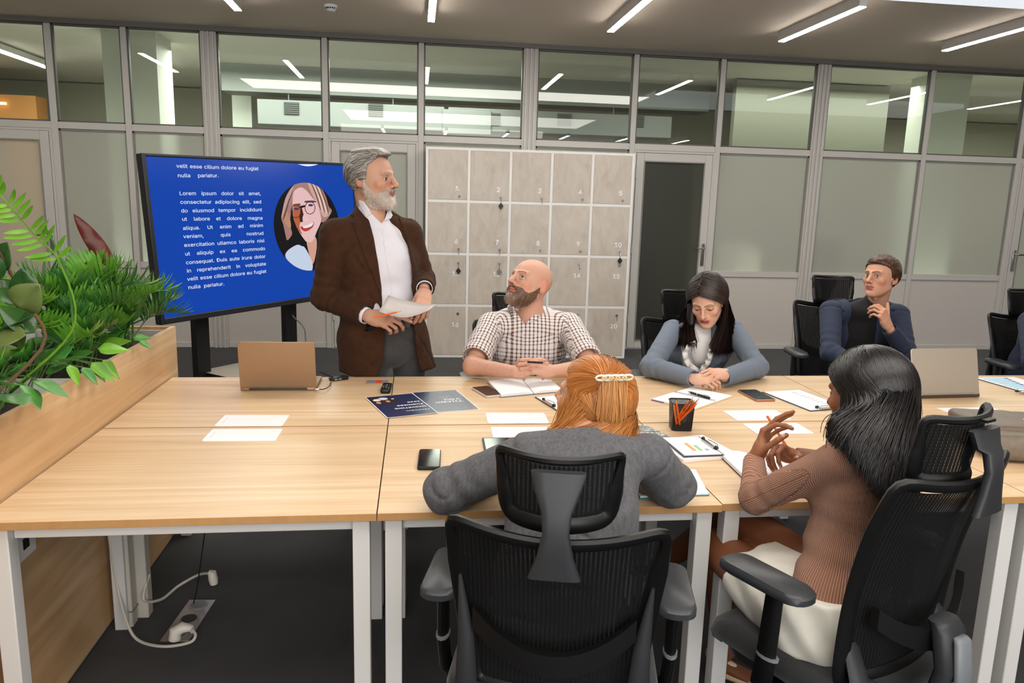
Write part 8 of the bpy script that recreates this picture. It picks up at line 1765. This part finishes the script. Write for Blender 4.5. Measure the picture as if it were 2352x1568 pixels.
# pale slingback flats
SHO = mat('beige_leather', (206, 176, 146), .45)
F = Field((.98, 1.98, -.01), (1.30, 2.30, .16), .004); a_ = anL+np.array([-.03, .03, -.075]); b_ = anL+fd*.135+np.array([0, 0, -.088]); F.add(cone(a_, b_, (.034, .02), (.043, .012), w=np.cross(fd, (0, 0, 1))), 0); F.add(cone(anL+fd*.10+(0, 0, -.075), b_+(0, 0, .006), (.043, .022), (.043, .016), w=np.cross(fd, (0, 0, 1))), .01); F.add(cone(anL+(-.045, .03, -.03), anL+fd*.03+(0, 0, -.05), .02, .012), .01); F.cut(lambda X, Y, Z: .004-Z+0*X+0*Y, .002)
garment('shoe', F, P7, SHO, 1)
F = Field(tuple(anR-.12), tuple(anR+np.array([.1, .22, .06])), .005); F.add(cone(anR+(0, .05, -.065), anR+np.array([-.02, .15, -.10]), (.036, .022), (.036, .014), w=(1, 0, 0)), 0); garment('shoe', F, P7, SHO, 1)
# long black hair
LN7 = [(-.13, -.09), (-.04, -.08), (-.01, -.03), (.01, .012), (.035, .050), (.06, .080), (.13, .09)]; hc7 = ((9, 8, 9), (34, 30, 31))
V, Q = cap_field(.016, LN7, seed=9, fem=1.).mesh(); Vw = place_mesh(V, T7, B7, 1.0)
HB = Field((1.0, 1.46, .74), (1.44, 1.98, 1.28), .005)
for a, b, ra, rb in (((1.20, 1.765, 1.08), (1.20, 1.715, .98), (.090, .05), (.075, .032)), ((1.235, 1.765, 1.07), (1.245, 1.70, .96), (.060, .05), (.05, .028))): HB.add(cone(a, b, ra, rb, w=ax7), .03)
HB.displace(lambda X, Y, Z: .004*vnoise(X, Y, Z*.15, 27, 5, 100)); V2, Q2 = HB.mesh()
HM7 = mat('black_hair', (14, 12, 13), .32, spec=.5, attr='Col')
hb = np_obj('hair', [(to_local(smooth_mesh(Vw, Q, 1), P7), Q), (to_local(smooth_mesh(V2, Q2, 1), P7), Q2)], HM7, P7, cols=[np.tile(lin((10, 9, 10)), (len(V)+len(V2), 1))])
sheet_hair(P7, hb, T7, B7, 1.0, 15000, LN7, (.091, .110, .099), 0., 1.72, .022, [(-1, at_y(1914, 1000, 1.77)), (-.7, at_y(1932, 1008, 1.69)), (-.35, at_y(1985, 1045, 1.585)), (0, at_y(2030, 1110, 1.545)), (.3, at_y(2055, 1140, 1.54)), (1, at_y(2100, 1120, 1.60))], hc7, .0032, 72, jit=(.012, .004, .022), bow=.002, down=.09, tup=.08, thick=.003, m=HM7, k2=15)

mb = MB(); mb.tube([(0, 0, 0), (.004, .0, .012)], .0012, 5); ea = mb.build('earring', mat('gold', (214, 170, 84), .25, 1.), P7); ea.location = Vector(at_y(1937, 995, 1.70))-Vector(P7.location)
pt, pb_ = at_y(1762, 955, 2.14), at_y(1824, 1052, 2.06); pencil(pt, pb_+(pb_-pt)*.12, 'orange pencil held upright between the raised hand and the other hand of the beige-sweater woman', .0038, None)
